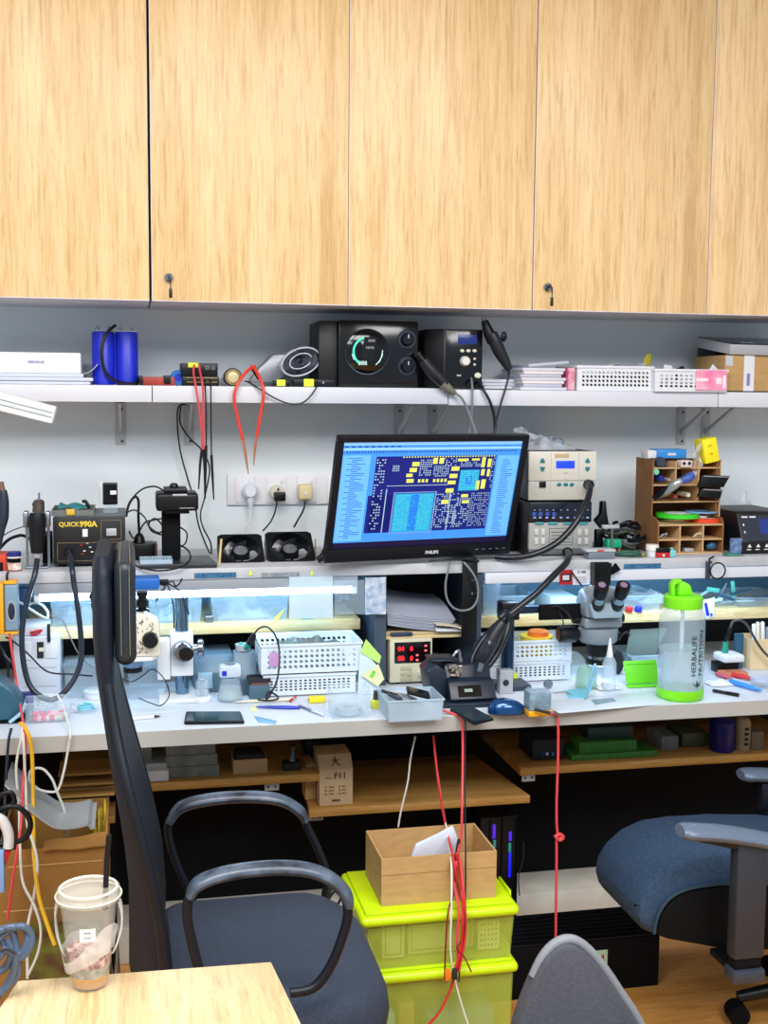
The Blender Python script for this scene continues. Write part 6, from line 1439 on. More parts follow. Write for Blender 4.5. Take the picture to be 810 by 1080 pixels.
part('handle',G().tube([p,p.lerp(q,.5)],[.003,.004],10,sm=False),STEEL,t); part('blade',G().tube([p.lerp(q,.51),q],[.0038,.0036],10,sm=False),mat('pale_metal',(206,216,228),.25,.6),t)
q=dk(300,738); solo('red_tip_tool',G().tube([Vector((dk(306,741).x,dk(306,741).y,D+.004)),Vector((dk(312,737).x,dk(312,737).y,D+.006))],.003,8),REDP,'short red tipped tool among the blue tweezers','tool')

# ================================================================== BENCH CENTRE
yb=dk(440,761).y
x0,x1=at(407,757,Y=yb).x,at(468,757,Y=yb).x; zt=at(440,738,Y=yb).z
x0b=at(401,722,Y=yb+.11).x
t=thing('phone_tub','frosted clear tub full of old phones in front of the power supply','tub',((x0+x1)/2,yb+.05,D))
g=G(); x1b=x1+.0
vs=[]
part('tub_body',G().tray(x0+.004,x1,yb,yb+.115,D,zt,.002,rim=.0025,taper=.004),FROST,t)
for k,(dx_,dy_,an,m,lab) in enumerate(((.012,.045,14,mat('slate_phone',(52,60,76),.3),'slate phone lying on top in the frosted tub'),(.05,.05,-10,BLACK,'black phone at the right in the frosted tub'),(.005,.075,25,mat('dark_phone',(24,26,34),.25),'black phone at the back left in the frosted tub'),(.03,.03,4,mat('silver_phone',(150,156,166),.3,.4),'silver phone at the front in the frosted tub'))):
    Mx=Matrix.Translation((x0+.03+dx_,yb+dy_,zt-.004+.009*(k % 2)-.012*(k==3))) @ Matrix.Rotation(radians(an),4,'Z') @ Matrix.Rotation(radians(10+4*k),4,'Y')
    t2=thing('old_phone',lab,'phone',Mx.translation,'old phones in the frosted tub')
    part('body',G().box(-.02,.035,-.025,.025,-.004,.004,.002,M=Mx),m,t2)
    part('screen',G().box(-.016,.031,-.021,.021,.0042,.0047,M=Mx),[mat('grey_screen',(96,104,116),.2),GLB,mat('beige_tape',(206,190,170),.5),GLB][k],t2)
# iron stand (black wedge) with display
BS=mat('blue_black_stand',(26,38,54),.38)
yb=dk(495,747).y
x0,x1=at(464,740,Y=yb).x,at(530,740,Y=yb).x
t=thing('hot_air_stand','blue black wedge shaped tool stand with small display in the bench centre','stand',((x0+x1)/2,yb+.06,D))
zs=at(495,700,Y=yb+.08).z; zl=at(495,727,Y=yb).z
part('base',G().prism([(x0,yb+.012),(x0+.05,yb),(x1-.012,yb),(x1,yb+.015),(x1+.01,yb+.15),(x0-.01,yb+.15)],D,D+.012,'z',.003),BS,t)
part('wedge',G().prism([(yb+.016,D+.0123),(yb+.008,D+.020),(yb+.035,D+.058),(yb+.06,D+.060),(yb+.075,zs),(yb+.14,zs+.004),(yb+.145,D+.0123)],x0+.030,x1-.012,'x',.003),BS,t)
part('side_wing',G().prism([(x0-.006,D+.0125),(x0-.018,zs-.012),(x0+.004,zs+.008),(x0+.0295,zs-.01),(x0+.0295,D+.0125)],yb+.05,yb+.14,'y',.003),BS,t)
part('top_plate',G().box(x0-.002,x0+.062,yb+.075,yb+.145,zs+.0085,zs+.013,.001),mat('dark_steel_plate',(64,72,84),.35,.6),t)
Mx=Matrix.Translation((x0+.076,yb+.0195,D+.036)) @ Matrix.Rotation(radians(-36),4,'X')
part('display_window',G().box(-.026,.032,-.0018,-.0003,-.014,.015,M=Mx),mat('display_black',(8,10,14),.12),t)
part('display',G().box(-.010,.010,-.0026,-.0019,-.002,.006,M=Mx),mat('grey_green_lcd',(130,150,140),.4,emit=.15),t)
rnd=random.Random(4)
part('wire_wool',G().tube([(x0+.052+.017*sin(a*1.9)*cos(a*.31),yb+.062+.015*cos(a*2.3),D+.080+.012*sin(a*1.3)) for a in range(46)],.0018,5),mat('bright_tangle',(190,180,170),.3,.7,var=.6,scale=90,bump=1),t)
part('tip_rack',G().tube([at(478,692,Y=yb+.05),at(484,686,Y=yb+.05),at(486,698,Y=yb+.05)],.004,8),CHROME,t)
# handle resting in it
HY=yb+.045
t=thing('hot_air_pencil','long black hot air handle slanting up from the stand, inside its hose loop','handpiece',(at(505,705,Y=HY).x,HY,D+.06))
part('grip',G().tube([at(a,b,Y=HY) for a,b in ((508,699),(512,690),(519,675),(525,664),(530,656))],[.010,.017,.0185,.016,.012],18),mat('slate_black_plastic',(24,29,38),.4),t)
part('collar',G().tube([at(a,b,Y=HY) for a,b in ((517,668+11),(519,675))],.0195,18,sm=False),DARKBLUE,t)
part('nozzle',G().tube([at(a,b,Y=HY) for a,b in ((508,699),(505,708))],[.007,.006],14,sm=False),STEEL,t)
part('emblem',G().text('II',(at(513.5,680,Y=HY).x,HY-.0205,at(513,676,Y=HY).z),.010,bold=.0004),GREYM,t)
# silver dispenser next to it
e_=rect(526,540,706,726,-.50)
t=thing('silver_dispenser','small silver box with round black socket behind the blue mouse','box',((e_[0]+e_[1])/2,-.49,D))
part('box_body',G().box(e_[0],e_[1],-.51,-.485,D,e_[3],.002),mat('silver_card',(178,182,190),.35,.2),t)
q=at(533.5,720,Y=-.51); part('socket',G().lathe([(0,-.004),(.006,-.004),(.008,-.0003)],(q.x,-.511,q.z),18,'y'),INK,t)
# microscope post (boom stand)
PYc=-.42
xq=at(535,700,Y=PYc).x
t=thing('stereo_microscope','grey stereo microscope on a boom arm with dark post, right side of the bench','microscope',(xq,PYc,D))
SG=mat('microscope_grey',(128,140,152),.32)
part('base',G().box(xq-.045,xq+.045,PYc-.07,PYc+.016,D,D+.014,.004),mat('dark_base',(40,52,66),.4),t)
part('post',G().cyl((xq,PYc,D+.0142),(xq,PYc,at(535,636,Y=PYc).z),.0165,seg=28),mat('dark_blue_post',(30,56,84),.25,.6),t)
a_=at(535,643,Y=PYc)
part('post_clamp',G().box(xq-.024,xq+.024,PYc-.024,PYc+.024,a_.z-.024,a_.z+.022,.004),BLACK,t)
# head
my=-.43
def mh(px,py,y=my): v=at(px,py,Y=y); return v.x,v.z
hx,_=mh(631,660)
b0=at(566,642,Y=PYc); b1=at(607,649,Y=PYc)
part('boom_arm',G().box(xq+.025,hx-.035,PYc-.012,PYc+.012,a_.z-.010,a_.z+.010,.003),mat('dark_blue_post',(30,56,84),.25,.6),t)
part('boom_cover',G().box(b0.x,b1.x+.01,PYc-.022,PYc-.0125,b1.z-.006,b0.z+.014,.003),BLACKM,t)
e_=rect(590,609,660,678,my)
part('focus_knob',G().tube([(e_[0]-.004,my,(e_[2]+e_[3])/2),(e_[0],my,(e_[2]+e_[3])/2),(e_[1]-.008,my,(e_[2]+e_[3])/2),(e_[1]+.004,my,(e_[2]+e_[3])/2)],[.016,.021,.021,.012],24,sm=False),RUB,t)
zz=lambda py: mh(631,py)[1]
part('pod_ring',G().lathe([(.046,zz(676)),(.050,zz(674)),(.052,zz(664)),(.050,zz(661)),(.030,zz(661))],(hx,my,0),36),SG,t)
part('lower_body',G().lathe([(.030,zz(677)),(.045,zz(677)),(.045,zz(676.2))],(hx,my,0),36),mat('dark_grey_body',(84,98,112),.35),t)
part('focus_body',G().box(hx-.052,hx+.054,my-.035,my+.035,zz(660.5),zz(649),.008,3),SG,t)
for s_ in (-1,1): part('zoom_knob',G().lathe([(0,-.003),(.011,0),(.0125,.004),(.0125,.014),(0,.014)],(hx+(.0545 if s_>0 else-.0685),my,zz(652)),20,'x'),BLACK,t)
Pn=[(hx-.054,zz(648.5)),(hx-.056,zz(634)),(hx-.046,zz(622)),(hx-.020,zz(618)),(hx+.034,zz(618)),(hx+.054,zz(630)),(hx+.052,zz(648.5))]
part('head',G().prism(Pn,my-.045,my+.03,'y',.010),SG,t)
part('head_front',G().prism([(hx-.040,zz(648)),(hx-.050,zz(632)),(hx+.048,zz(632)),(hx+.040,zz(648))],my-.062,my-.0455,'y',.006),mat('microscope_pale_blue',(150,174,192),.3),t)
for px0,py0,px1,py1 in ((630,640,635,617),(650,640,658,617)):
    a=at(px0,py0,Y=my-.055); b=at(px1,py1,Y=my-.105)
    L_=(b-a).length; d=(b-a).normalized()
    ep=part('eyepiece',G().tube([a,a+d*L_*.18,a+d*L_*.19,a+d*L_*.55,a+d*L_*.56,a+d*L_*.96,b],[.0155,.0165,.0135,.0135,.0175,.0185,.0165],26,sm=False),BLACK,t)
    part('sleeve',G().tube([a+d*L_*.24,a+d*L_*.48],.0148,26,sm=False),mat('bright_sleeve',(150,166,180),.2,.9),ep)
    part('lens',G().tube([b+d*.0003,b+d*.0012],.0095,20,sm=False),mat('violet_lens',(150,130,160),.08,.3),ep)
part('objective_barrel',G().lathe([(.0295,zz(690.5)),(.031,zz(689.5)),(.031,zz(677.5)),(.028,zz(677.5))],(hx+.001,my,0),32),BLACK,t)
part('objective_band',G().lathe([(.022,zz(694)),(.026,zz(694)),(.026,zz(691)),(.022,zz(691))],(hx+.001,my,0),32),CHROME,t)
part('ring_light',G().lathe([(.020,zz(700)),(.0275,zz(700)),(.0285,zz(698.5)),(.0285,zz(694.5)),(.020,zz(694.5))],(hx+.001,my,0),32),BLACK,t)
part('ring_light_diode_band',G().lathe([(.021,zz(700)-.0008),(.026,zz(700)-.0008),(.026,zz(700)-.0002),(.021,zz(700)-.0002)],(hx+.001,my,0),32),mat('lit_ring',(235,245,255),.4,emit=14),t,'lit white ring facing down')
for pts in ([(583,637,-.445),(594,643,-.455),(602,652,-.46),(606,660,-.465)],[(582,640,-.445),(590,640,-.455),(600,648,-.46),(604,657,-.46)],[(590,645,-.445),(594,655,-.45),(593,663,-.455)]):
    part('light_wire',G().tube([at(*p_[:2],Y=p_[2]) for p_ in pts],.0016,6),INK,t)
part('side_hook',G().tube([at(*p_,Y=-.44) for p_ in ((652,676),(656,670),(661,667),(664,671))],.003,8),INK,t)
part('side_screw',G().box(hx+.049,hx+.060,my-.012,my+.012,zz(673),zz(667),.002),BLACK,t)
# yellow/orange things above the right baskets
q=at(566,672,Y=-.36)
x0,x1=at(540,722,Y=-.40).x,at(601,722,Y=-.40).x
z1=at(570,697,Y=-.40).z; z2=at(570,676,Y=-.40).z
xl=at(517,722,Y=-.40).x
b1=basket('storage_basket',xl,x1,-.40,-.28,D+.003,z1-.004,'lower white perforated basket behind the dark microscope post',15,4,m=mat('basket_white_blue',(214,226,238),.4))
part('foot',G().box(xl+.01,x1-.02,-.39,-.29,D,D+.0026),WPLAS,b1)
basket('storage_basket',xl+.002,x1+.002,-.402,-.28,z1,z2,'upper white perforated basket behind the dark post, holding an orange lid',15,3,m=mat('basket_white_blue',(214,226,238),.4))
solo('dark_basket_fill',G().box(xl+.006,x1-.006,-.39,-.29,D+.007,z1-.008,.006),mat('basket_shade_grey',(40,48,58),.6),'dark shade block seen through the holes of the lower right basket','pack')  # block standing in for interior shade, so the holes look dark
t=thing('yellow_tub','yellow tub with orange lid lying in the upper right basket','tub',(q.x,-.34,z2))
part('tub_body',G().lathe([(0,z1+.004),(.040,z1+.004),(.044,z2+.004),(0,z2+.004)],(q.x+.004,-.345,0),30),mat('golden_tub',(240,200,50),.4),t)
part('lid',G().lathe([(0,z2+.0043),(.028,z2+.0043),(.027,z2+.016),(.022,z2+.019),(0,z2+.019)],(q.x+.008,-.35,0),30),ORANGE,t)
solo('coil_bag',G().grid(crumple(xl+.006,q.x-.042,-.39,-.30,z2-.012,.035,55),12,8),mat('olive_film2',(130,136,110),.3,alpha=.8,var=.3,scale=30),'olive grey bag of parts at the left end of the upper right basket','bag')
q=at(543,716,Y=-.41); solo('neon_note',G().box(q.x-.006,q.x+.006,-.4135,-.4125,q.z-.022,q.z+.016,.0003),mat('neon_yellow',(210,250,50),.5),'neon yellow note on the lower right basket beside the dark post','note')
q=at(608,705,Y=-.42)
solo('clear_disc_case',G().lathe([(0,-.002),(.038,-.002),(.040,0),(.038,.002),(0,.002)],(q.x-.012,-.415,D+.0405),40,'y'),CLEAR,'clear round plastic disc standing at the right end of the white baskets','disc')
# mouse
q=dk(538,755)
t=thing('computer_mouse','metallic blue computer mouse on the bench edge','mouse',(q.x,q.y+.02,D))
Mx=Matrix.Translation((q.x,q.y+.026,D)) @ Matrix.Rotation(radians(-8),4,'Z')
g=G()
def mouse(u,v):
    a=2*pi*u; r=sin(pi*v/2)
    x=.046*r*cos(a); y=.027*r*sin(a)*(1-.08*cos(a)); h=.033*(1-.18*cos(a)*r)*sqrt(max(0,1-(r**2.6)))
    return tuple(Mx @ Vector((x,y,.002+h)))
g.grid(mouse,36,14)
part('shell',g,mat('metallic_blue',(14,70,130),.2,.5,coat=.6),t)
part('belly',G().lathe([(0,0),(.9,0),(1,.0015),(1,.0024),(0,.0024)],(0,0,0),36).move(Mx @ Matrix.Diagonal((.046,.027,1,1))),BLACK,t)
part('wheel',G().cyl(tuple(Mx @ Vector((-.028,-.002,.026))),tuple(Mx @ Vector((-.028,.002,.026))),.005,seg=14),GREYM,t)
# yellow meter block
q=dk(570,756); yb=q.y
x0,x1=at(558,750,Y=yb).x,at(582,750,Y=yb).x; zt=at(570,729,Y=yb).z
t=thing('parts_box','small orange based box with clear blue grey lid on the bench edge','box',((x0+x1)/2,yb+.02,D))
part('base',G().box(x0,x1,yb,yb+.045,D,D+.014,.003),mat('amber_base',(244,176,20),.4),t)
part('clear_body',G().box(x0+.001,x1-.001,yb+.001,yb+.044,D+.0143,zt-.004,.002),mat('smoky_clear',(130,160,180),.2,alpha=.8,var=.3,scale=40),t)
part('lid',G().lathe([(0,zt-.0037),(.026,zt-.0037),(.026,zt),(0,zt+.001)],((x0+x1)/2,yb+.025,0),28),CLEAR,t)
# red test leads over the edge, right
t=thing('test_lead','red test lead with a knot hanging from the orange based box to the floor','test lead',(at(587,760,Y=-.69).x,-.69,.3))
part('probe',G().tube([at(564,748,Y=yb-.008),at(571,750,Y=yb-.012),at(580,752,Y=yb-.015)],[.0035,.0035,.004],8),INK,t)
part('lead',G().tube([at(*p_[:2],Y=p_[2]) for p_ in ((580,752,yb-.015),(586,755,-.675),(588.5,762,-.695),(588.5,800,-.695),(587,850,-.695),(588,878,-.695),(593,882,-.70),(589,886,-.70),(587,884,-.695),(587,905,-.695),(586.5,950,-.695),(586,995,-.695))],.0032,8),PINK,t)
part('knot',G().tube([at(*p_,Y=-.70) for p_ in ((585,883),(590,880),(594,883),(590,886),(586,882))],.0045,8),PINK,t)

# ================================================================== BENCH RIGHT
slab('work_mat',((568,740),(690,728),(706,742),(590,752)),.0012,mat('bright_mat',(206,220,234),.4),'big pale work mat on the bench under the right microscope','mat',bev=.0003)
slab('blue_cloth',((596,728),(622,724),(620,736),(600,736)),.0025,mat('sky_cloth',(120,200,226),.6),'small sky blue cloth on the bench behind the work mat','cloth',bev=.0005,z=D)
slab('grey_strip',((624,738),(646,736),(650,739),(628,743)),.001,mat('grey_strip',(120,150,166),.5),'thin grey strip lying on the big pale work mat','strip',bev=.0002,z=D+.0016)
q=dk(647,731)
t=thing('dropper_bottle','tall translucent white dropper bottle behind the right microscope','bottle',(q.x,q.y+.03,D))
part('bottle_body',G().lathe([(0,0),(.017,0),(.018,.003),(.018,.07),(.012,.085),(0,.086)],(q.x,q.y+.03,D),24),FROST,t)
part('nozzle',G().lathe([(.009,.0863),(.007,.10),(.002,.135),(0,.136)],(q.x,q.y+.03,D),16),WPLAS,t)
q=dk(623,728)
t=thing('glass_beaker','clear green tinted glass beaker under the right microscope','beaker',(q.x,q.y+.03,D))
part('glass',G().lathe([(0,0),(.028,0),(.030,.003),(.024,.055),(.0225,.055),(.028,.004),(0,.003)],(q.x,q.y+.03,D),30),mat('green_glass',(150,200,180),.1,alpha=.4),t)
p0=dk(618,738); p0.z=D+.003
t=thing('tweezers','pale blue tweezers standing point down on the big pale work mat','tweezers',p0)
P1=at(628,700,Y=p0.y+.02)
for s_ in (-.003,.004): part('arm',G().tube([p0,p0.lerp(P1,.3)+Vector((s_,0,0)),p0.lerp(P1,.8)+Vector((s_,0,0)),P1],[.0008,.003,.003,.003],8),mat('pale_blue_metal',(120,180,210),.3,.4),t)
cable('thin_wire',[(582,731,-.52),(596,730,-.54),(606,735,-.57),(614,739,-.60),(618,736,-.60)],.0013,GWIRE,'thin dark wire lying on the pale work mat')
solo('wheel_bits',G().lathe([(0,-.004),(.010,-.004),(.013,0),(.010,.004),(0,.004)],(dk(578,727).x,dk(578,727).y,D+.0135),20,'y'),STEEL,'small steel wheel standing in front of the lower right basket','wheel')
q=dk(634,727); solo('crumpled_tissue',G().grid(crumple(q.x-.012,q.x+.05,q.y-.015,q.y+.025,D+.0015,.016,77),14,10),PAPER,'crumpled white tissue at the back of the big work mat','tissue')
# green phone stand
q=dk(677,724)
t=thing('phone_stand','bright green plastic folding phone stand on the bench','phone stand',(q.x,q.y+.02,D))
x0,x1=at(661,722,Y=q.y).x,at(697,720,Y=q.y).x
Mx=Matrix.Translation(((x0+x1)/2,q.y+.006,D+.006)) @ Matrix.Rotation(radians(-16),4,'X')
w_=(x1-x0)/2
part('back_plate',G().prism([(-w_+.004,0),(w_-.002,0),(w_-.004,.060),(-w_-.002,.060)],0,.004,'y',.0015).move(Mx),GREEN,t)
part('lip',G().box((x0+x1)/2-w_,(x0+x1)/2+w_+.002,q.y-.012,q.y+.006,D,D+.0055,.002),GREEN,t)
part('top_ridge',G().box(-w_+.004,w_-.01,-.003,-.0003,.050,.054,.001,M=Mx),GREEN,t)
part('rear_leg',G().box(-.02,.02,.004,.008,0,.055,.001,M=Matrix.Translation(((x0+x1)/2,q.y+.045,D)) @ Matrix.Rotation(radians(22),4,'X')),GREEN,t)
x0,x1=at(664,715,Y=-.30).x,at(706,715,Y=-.30).x
t=thing('plastic_bin','large frosted bin on the bench behind the green phone stand','bin',((x0+x1)/2,-.24,D))
part('bin_body',G().tray(x0,x1,-.31,-.17,D,at(690,690,Y=-.3).z,.002,rim=.003,taper=.006),FROST,t)
solo('translucent_board',G().prism([(at(a,b,Y=-.28).x,at(a,b,Y=-.28).z) for a,b in ((658,700),(664,664),(703,662),(686,702))],-.285,-.280,'y',.001),mat('grey_green_translucent',(130,150,146),.3,alpha=.75),'grey green translucent board leaning above the large frosted bin','board')
solo('dark_gear_part',G().ball((at(652,702,Y=-.36).x,-.36,D+.033),.016,.012,.033,12,8),INK,'dark object standing between the dropper bottle and green phone stand','part')
# ---- green bottle
q=dk(727,741)
c_=(q.x,q.y+.052,D); R_b=(at(750,700,Y=q.y+.052).x-at(704.5,700,Y=q.y+.052).x)/2*.97
t=thing('water_bottle','large translucent water bottle with bright green lid and base','bottle',(c_[0],c_[1],D))
hB=lambda py: at(727,py,Y=c_[1]-.0).z-D
BG=mat('bottle_green',(126,232,30),.35)
part('base_cup',G().lathe([(0,0),(R_b-.006,0),(R_b-.001,.004),(R_b+.0008,.010),(R_b+.0008,.026),(R_b-.003,.0265),(0,.0265)],c_,44),BG,t,'green base')
part('bottle_body',G().lathe([(0,.027),(R_b-.001,.027),(R_b,.032),(R_b,hB(650)),(R_b-.003,hB(645)),(R_b-.012,hB(641)),(R_b-.016,hB(638))],c_,44),mat('bottle_clear',(196,222,240),.08,alpha=.30),t,'clear body')
part('water',G().lathe([(0,.0275),(R_b-.003,.0275),(R_b-.003,hB(683)),(0,hB(683))],c_,40),mat('bottle_water',(190,222,232),.05,alpha=.35),t)
part('straw',G().cyl((c_[0]+.0,c_[1],D+.03),(c_[0]+.0,c_[1],D+hB(636)),.0055,seg=14),mat('straw_clear',(220,236,246),.2,alpha=.7),t)
part('cap_ring',G().lathe([(0,hB(640)),(R_b-.010,hB(640)),(R_b-.009,hB(638)),(R_b-.009,hB(629)),(R_b-.013,hB(627)),(0,hB(627))],c_,44),BG,t,'green lid')
part('spout',G().prism([(c_[0]-.020,D+hB(626.8)),(c_[0]-.017,D+hB(615)),(c_[0]-.006,D+hB(612)),(c_[0]+.012,D+hB(616)),(c_[0]+.021,D+hB(626.8))],c_[1]-.016,c_[1]+.016,'y',.004),BG,t)
part('flip_handle',G().prism([(c_[0]-.036,D+hB(626.8)),(c_[0]-.037,D+hB(616)),(c_[0]-.030,D+hB(611)),(c_[0]-.010,D+hB(610)),(c_[0]-.008,D+hB(613)),(c_[0]-.026,D+hB(616)),(c_[0]-.024,D+hB(626.8))],c_[1]-.009,c_[1]+.009,'y',.002),BG,t)
# wrapped lettering, running up the right side
def col_text(g,s,ang,z0,size=.019,k=1.12):
    # letters read upward: text x -> up, text y -> leftwards round the bottle
    return g.text(s,(0,0,0),size,align='LEFT',bold=.0001,fn=lambda v: (c_[0]+(R_b+.0006+v.z)*sin(ang-v.y/R_b),c_[1]-(R_b+.0006+v.z)*cos(ang-v.y/R_b),z0+v.x*k))
g=G(); col_text(g,'HERBALIFE',.12,D+hB(708)); col_text(g,'NUTRITION',.50,D+hB(708))
part('lettering',g,mat('black_print',(20,30,26),.5),t,'black vertical lettering')
g=G(); zl_=D+hB(717)
for k in (-1,0,1):
    P=[(0,0),(k*.11-.045,.009-.002*abs(k)),(k*.20,.020-.005*abs(k)),(k*.11+.045,.009-.004*abs(k))]
    g.add([(c_[0]+(R_b+.001+e)*sin(.30+a),c_[1]-(R_b+.001+e)*cos(.30+a),zl_+z-.006) for e in (0,.0005) for a,z in P],[(0,1,2,3),(7,6,5,4),(0,3,7,4),(1,5,6,2),(0,4,5,1),(3,2,6,7)])
part('leaf_logo',g,mat('black_print',(20,30,26),.5),t)
# ---- right end: iron stand, sponge, carton, tools
xa_,xb_=at(760,720,Y=-.42).x,at(783,720,Y=-.42).x
q=at(770,691,Y=-.42)
t=thing('iron_stand','dark iron stand holding a white cradle and orange sponge right of the bottle','stand',(q.x,-.40,D))
part('frame',G().box(xa_,xb_,-.40,-.36,D,at(770,699,Y=-.40).z,.003),BLACK,t)
zs_=at(770,698.5,Y=-.42).z
part('cradle',G().box(xa_,xb_-.002,-.435,-.37,zs_+.0005,zs_+.022,.007,3),WPLAS,t,'white cradle')
z3=at(770,712,Y=-.42).z
part('sponge',G().box(xa_-.002,xb_+.004,-.445,-.4005,z3,z3+.012,.004),mat('rust_sponge',(206,130,100),.8,var=.15,scale=60),t,'rust orange sponge')
part('sponge_base',G().box(xa_+.002,xb_,-.44,-.4005,D,z3-.0005,.003),BLACK,t)
t=thing('soldering_iron','soldering iron with teal grip and arching grey cord, right of the green bottle','soldering iron',(q.x,-.41,zs_+.022))
g0=Vector((q.x-.005,-.40,zs_+.0225))
part('grip',G().tube([g0,g0+Vector((.001,0,.014)),g0+Vector((.002,0,.030))],[.009,.0085,.007],14,sm=False),TEAL,t)
part('cord',G().tube([g0+Vector((.002,0,.030))]+[at(a,b,Y=-.41) for a,b in ((770,664),(773,656),(780,654),(787,658),(793,668),(800,680),(808,690),(820,700))],.0035,8),mat('grey_brown_cord',(70,66,70),.45),t)
part('spring',G().tube([g0+Vector((.0,.0,.031)),at(768,670,Y=-.41),at(770,662,Y=-.41)],.0055,10),BLACK,t)
yb=-.38
e_=rect(791,840,674,722,yb)
t=thing('beige_carton','open beige carton holding tools at the right end of the bench','box',((e_[0]+e_[1])/2,yb+.04,D))
part('carton_body',G().tray(e_[0],e_[1],yb,yb+.09,D,e_[3],.003),mat('beige_card',(226,202,160),.7),t)
for px,m,lab,h in ((796,WPLAS,'white handled tool, leftmost in the beige carton',.03),(800,CREAM,'cream stick with yellow mark, second in the beige carton',.035),(805,WPLAS,'white stick standing third in the beige carton',.035),(810,mat('steel_scrap',(140,160,176),.35,.4),'steel tool at the right in the beige carton',.02)):
    x=at(px,680,Y=yb+.03).x; solo('upright_tool',G().cyl((x,yb+.03,D+.02),(x+.004,yb+.045,e_[3]+h),.006,seg=12).ball((x+.004,yb+.045,e_[3]+h),.006,u=12,v=8),m,lab,'tool','tools in the beige carton')
e_=rect(784,792,672,706,-.40); solo('blue_folder',G().box(e_[0],e_[1],-.36,-.345,D,e_[3],.001),mat('steel_blue_folder',(44,90,120),.5),'steel blue folder standing left of beige carton','folder')
q=dk(806,727);
t=thing('clear_jar','small clear round jar in front of the beige carton at right edge','jar',(q.x,q.y+.02,D))
part('jar_body',G().lathe([(0,0),(.022,0),(.024,.003),(.024,.018),(0,.018)],(q.x,q.y+.02,D)),CLEAR,t)
part('lid',G().lathe([(0,.0182),(.0255,.0182),(.0255,.028),(0,.028)],(q.x,q.y+.02,D)),mat('pale_lavender_lid',(190,200,226),.3),t)
tweez((803,731),(771,721),mat('blue_grip',(50,140,230),.35),'sky blue handled tweezers lying at the right end of the bench',w=.007,r=.005,h=.0065)
q2=tweez((796,719),(774,716-2),RED,'red handled pliers lying behind the sky blue tweezers',w=.006,r=.005,h=.0065,gname='pliers')
tweez((772,718),(756,714-1),mat('rose_grip',(206,90,110),.4),'rose handled tool lying left of the red pliers',w=.004,r=.004,h=.0065,gname='pliers')
q=dk(764,722); solo('white_cloth',G().grid(crumple(dk(750,724).x,dk(776,724).x,q.y-.02,q.y+.03,D+.001,.014,91),14,8),PAPER,'crumpled white cloth lying right behind the bottle base','cloth')
p=dk(752,730); q=dk(779,735); p.z=q.z=D+.0045
t=thing('black_pen','black pen with pale clip lying right of the green bottle','pen',(p.x,p.y,D))
part('barrel',G().tube([p,p.lerp(q,.5)],.0042,12,sm=False),INK,t); part('cap',G().tube([p.lerp(q,.51),q],.0048,12,sm=False),BLACK,t)
part('clip',G().box(-.012,.012,-.001,.001,.0048,.006,M=Matrix.Translation(p.lerp(q,.75)) @ Matrix.Rotation(math.atan2(q.y-p.y,q.x-p.x),4,'Z')),mat('lilac_clip',(190,170,210),.4),t)
# ================================================================== UNDER THE BENCH
UB=-.45
BW=oak('raw_board_wood',(1.2,16,16),(186,140,72),(150,106,48),(206,164,96),.6)
def board(px0,px1,py,lab,zt=None,yb=-.101):
    a,b=at(px0,py,Y=UB),at(px1,py,Y=UB); z=zt if zt else (at((px0+px1)/2,py,Y=UB).z)
    solo('shelf_board',G().box(a.x,b.x,UB,yb,z-.020,z,.001),BW,lab,'shelf','raw boards under the bench'); return z
ZA=board(60,337,824,'raw wooden board under the left half of the bench, carrying clear storage cases')
ZC=board(549,870,800.5,'raw wooden board under the right half of the bench, carrying green boxes')
# middle board slants back on the right
a,b=at(326,850,Y=-.47),at(559,843,Y=-.47); ZB=(a.z+b.z)/2
c=at(528,826,Z=ZB)
solo('shelf_board',G().prism([(a.x,-.47),(b.x,-.47),(c.x,-.101),(a.x+.03,-.101)],ZB-.020,ZB,'z',.001),BW,'raw wooden board lowest in the middle, carrying the lettered box','shelf','raw boards under the bench')
for px,z,lab in ((287,ZA,'small white bracket under the left raw board'),(334,ZB,'small white bracket under the left end of the lowest raw board'),(558,ZC,'small white bracket under the left end of the right raw board')):
    x=at(px,830,Y=UB+.01).x; t=thing('small_bracket',lab,'bracket',(x,UB+.02,z-.06))
    part('plate',G().box(x-.018,x+.018,UB+.015,UB+.018,z-.042,z-.0204,.001),GREYM,t)
    for s_ in (-.009,.009): part('hole',G().lathe([(0,-.0006),(.003,-.0006),(.003,0)],(x+s_,UB+.015,z-.032),10,'y'),INK,t)
# stack of trays at the left
xa_,xb_=at(62,840,Y=-.47).x,at(121,840,Y=-.47).x
for k,(py,lab) in enumerate(((868,'lowest of four thin wooden trays stacked under the left end of the bench'),(840,'second from the bottom of four thin wooden trays under the bench'),(826,'third from the bottom of four thin wooden trays under the bench'),(813,'topmost of four thin wooden trays under the left end of bench'))):
    pass
t=thing('tray_rack','dark rack with thin wooden tray shelves under the left end of the bench','rack',((xa_+xb_)/2,-.4,.001))
part('rack_back',G().box(xa_,xb_,-.38,-.36,.001,ZA-.023),BLACKM,t)
zr=[at(95,py,Y=-.485).z for py in (862,838,826,815)]
for k,z in enumerate(zr): part('tray_shelf',G().box(xa_-(.03 if k==0 else 0),xb_,-.485,-.3805,z-(.018 if k==0 else .006),z,.001) if z<ZA-.024 or z-.006>ZA+.0005 else G().box(xa_,xb_,-.485,-.4505,z-.006,z,.001),BW,t)
def ud(px0,px1,py0,z,y0,d,m,lab,cat='box',name='storage_box',bev=.003):
    a,b=at(px0,py0,Y=y0),at(px1,py0,Y=y0); return solo(name,G().box(a.x,b.x,y0,y0+d,z,a.z,bev),m,lab,cat)
ZA+=.0005; ZC+=.0005; ZB+=.0005
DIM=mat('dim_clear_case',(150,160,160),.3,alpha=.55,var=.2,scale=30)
z=ZA
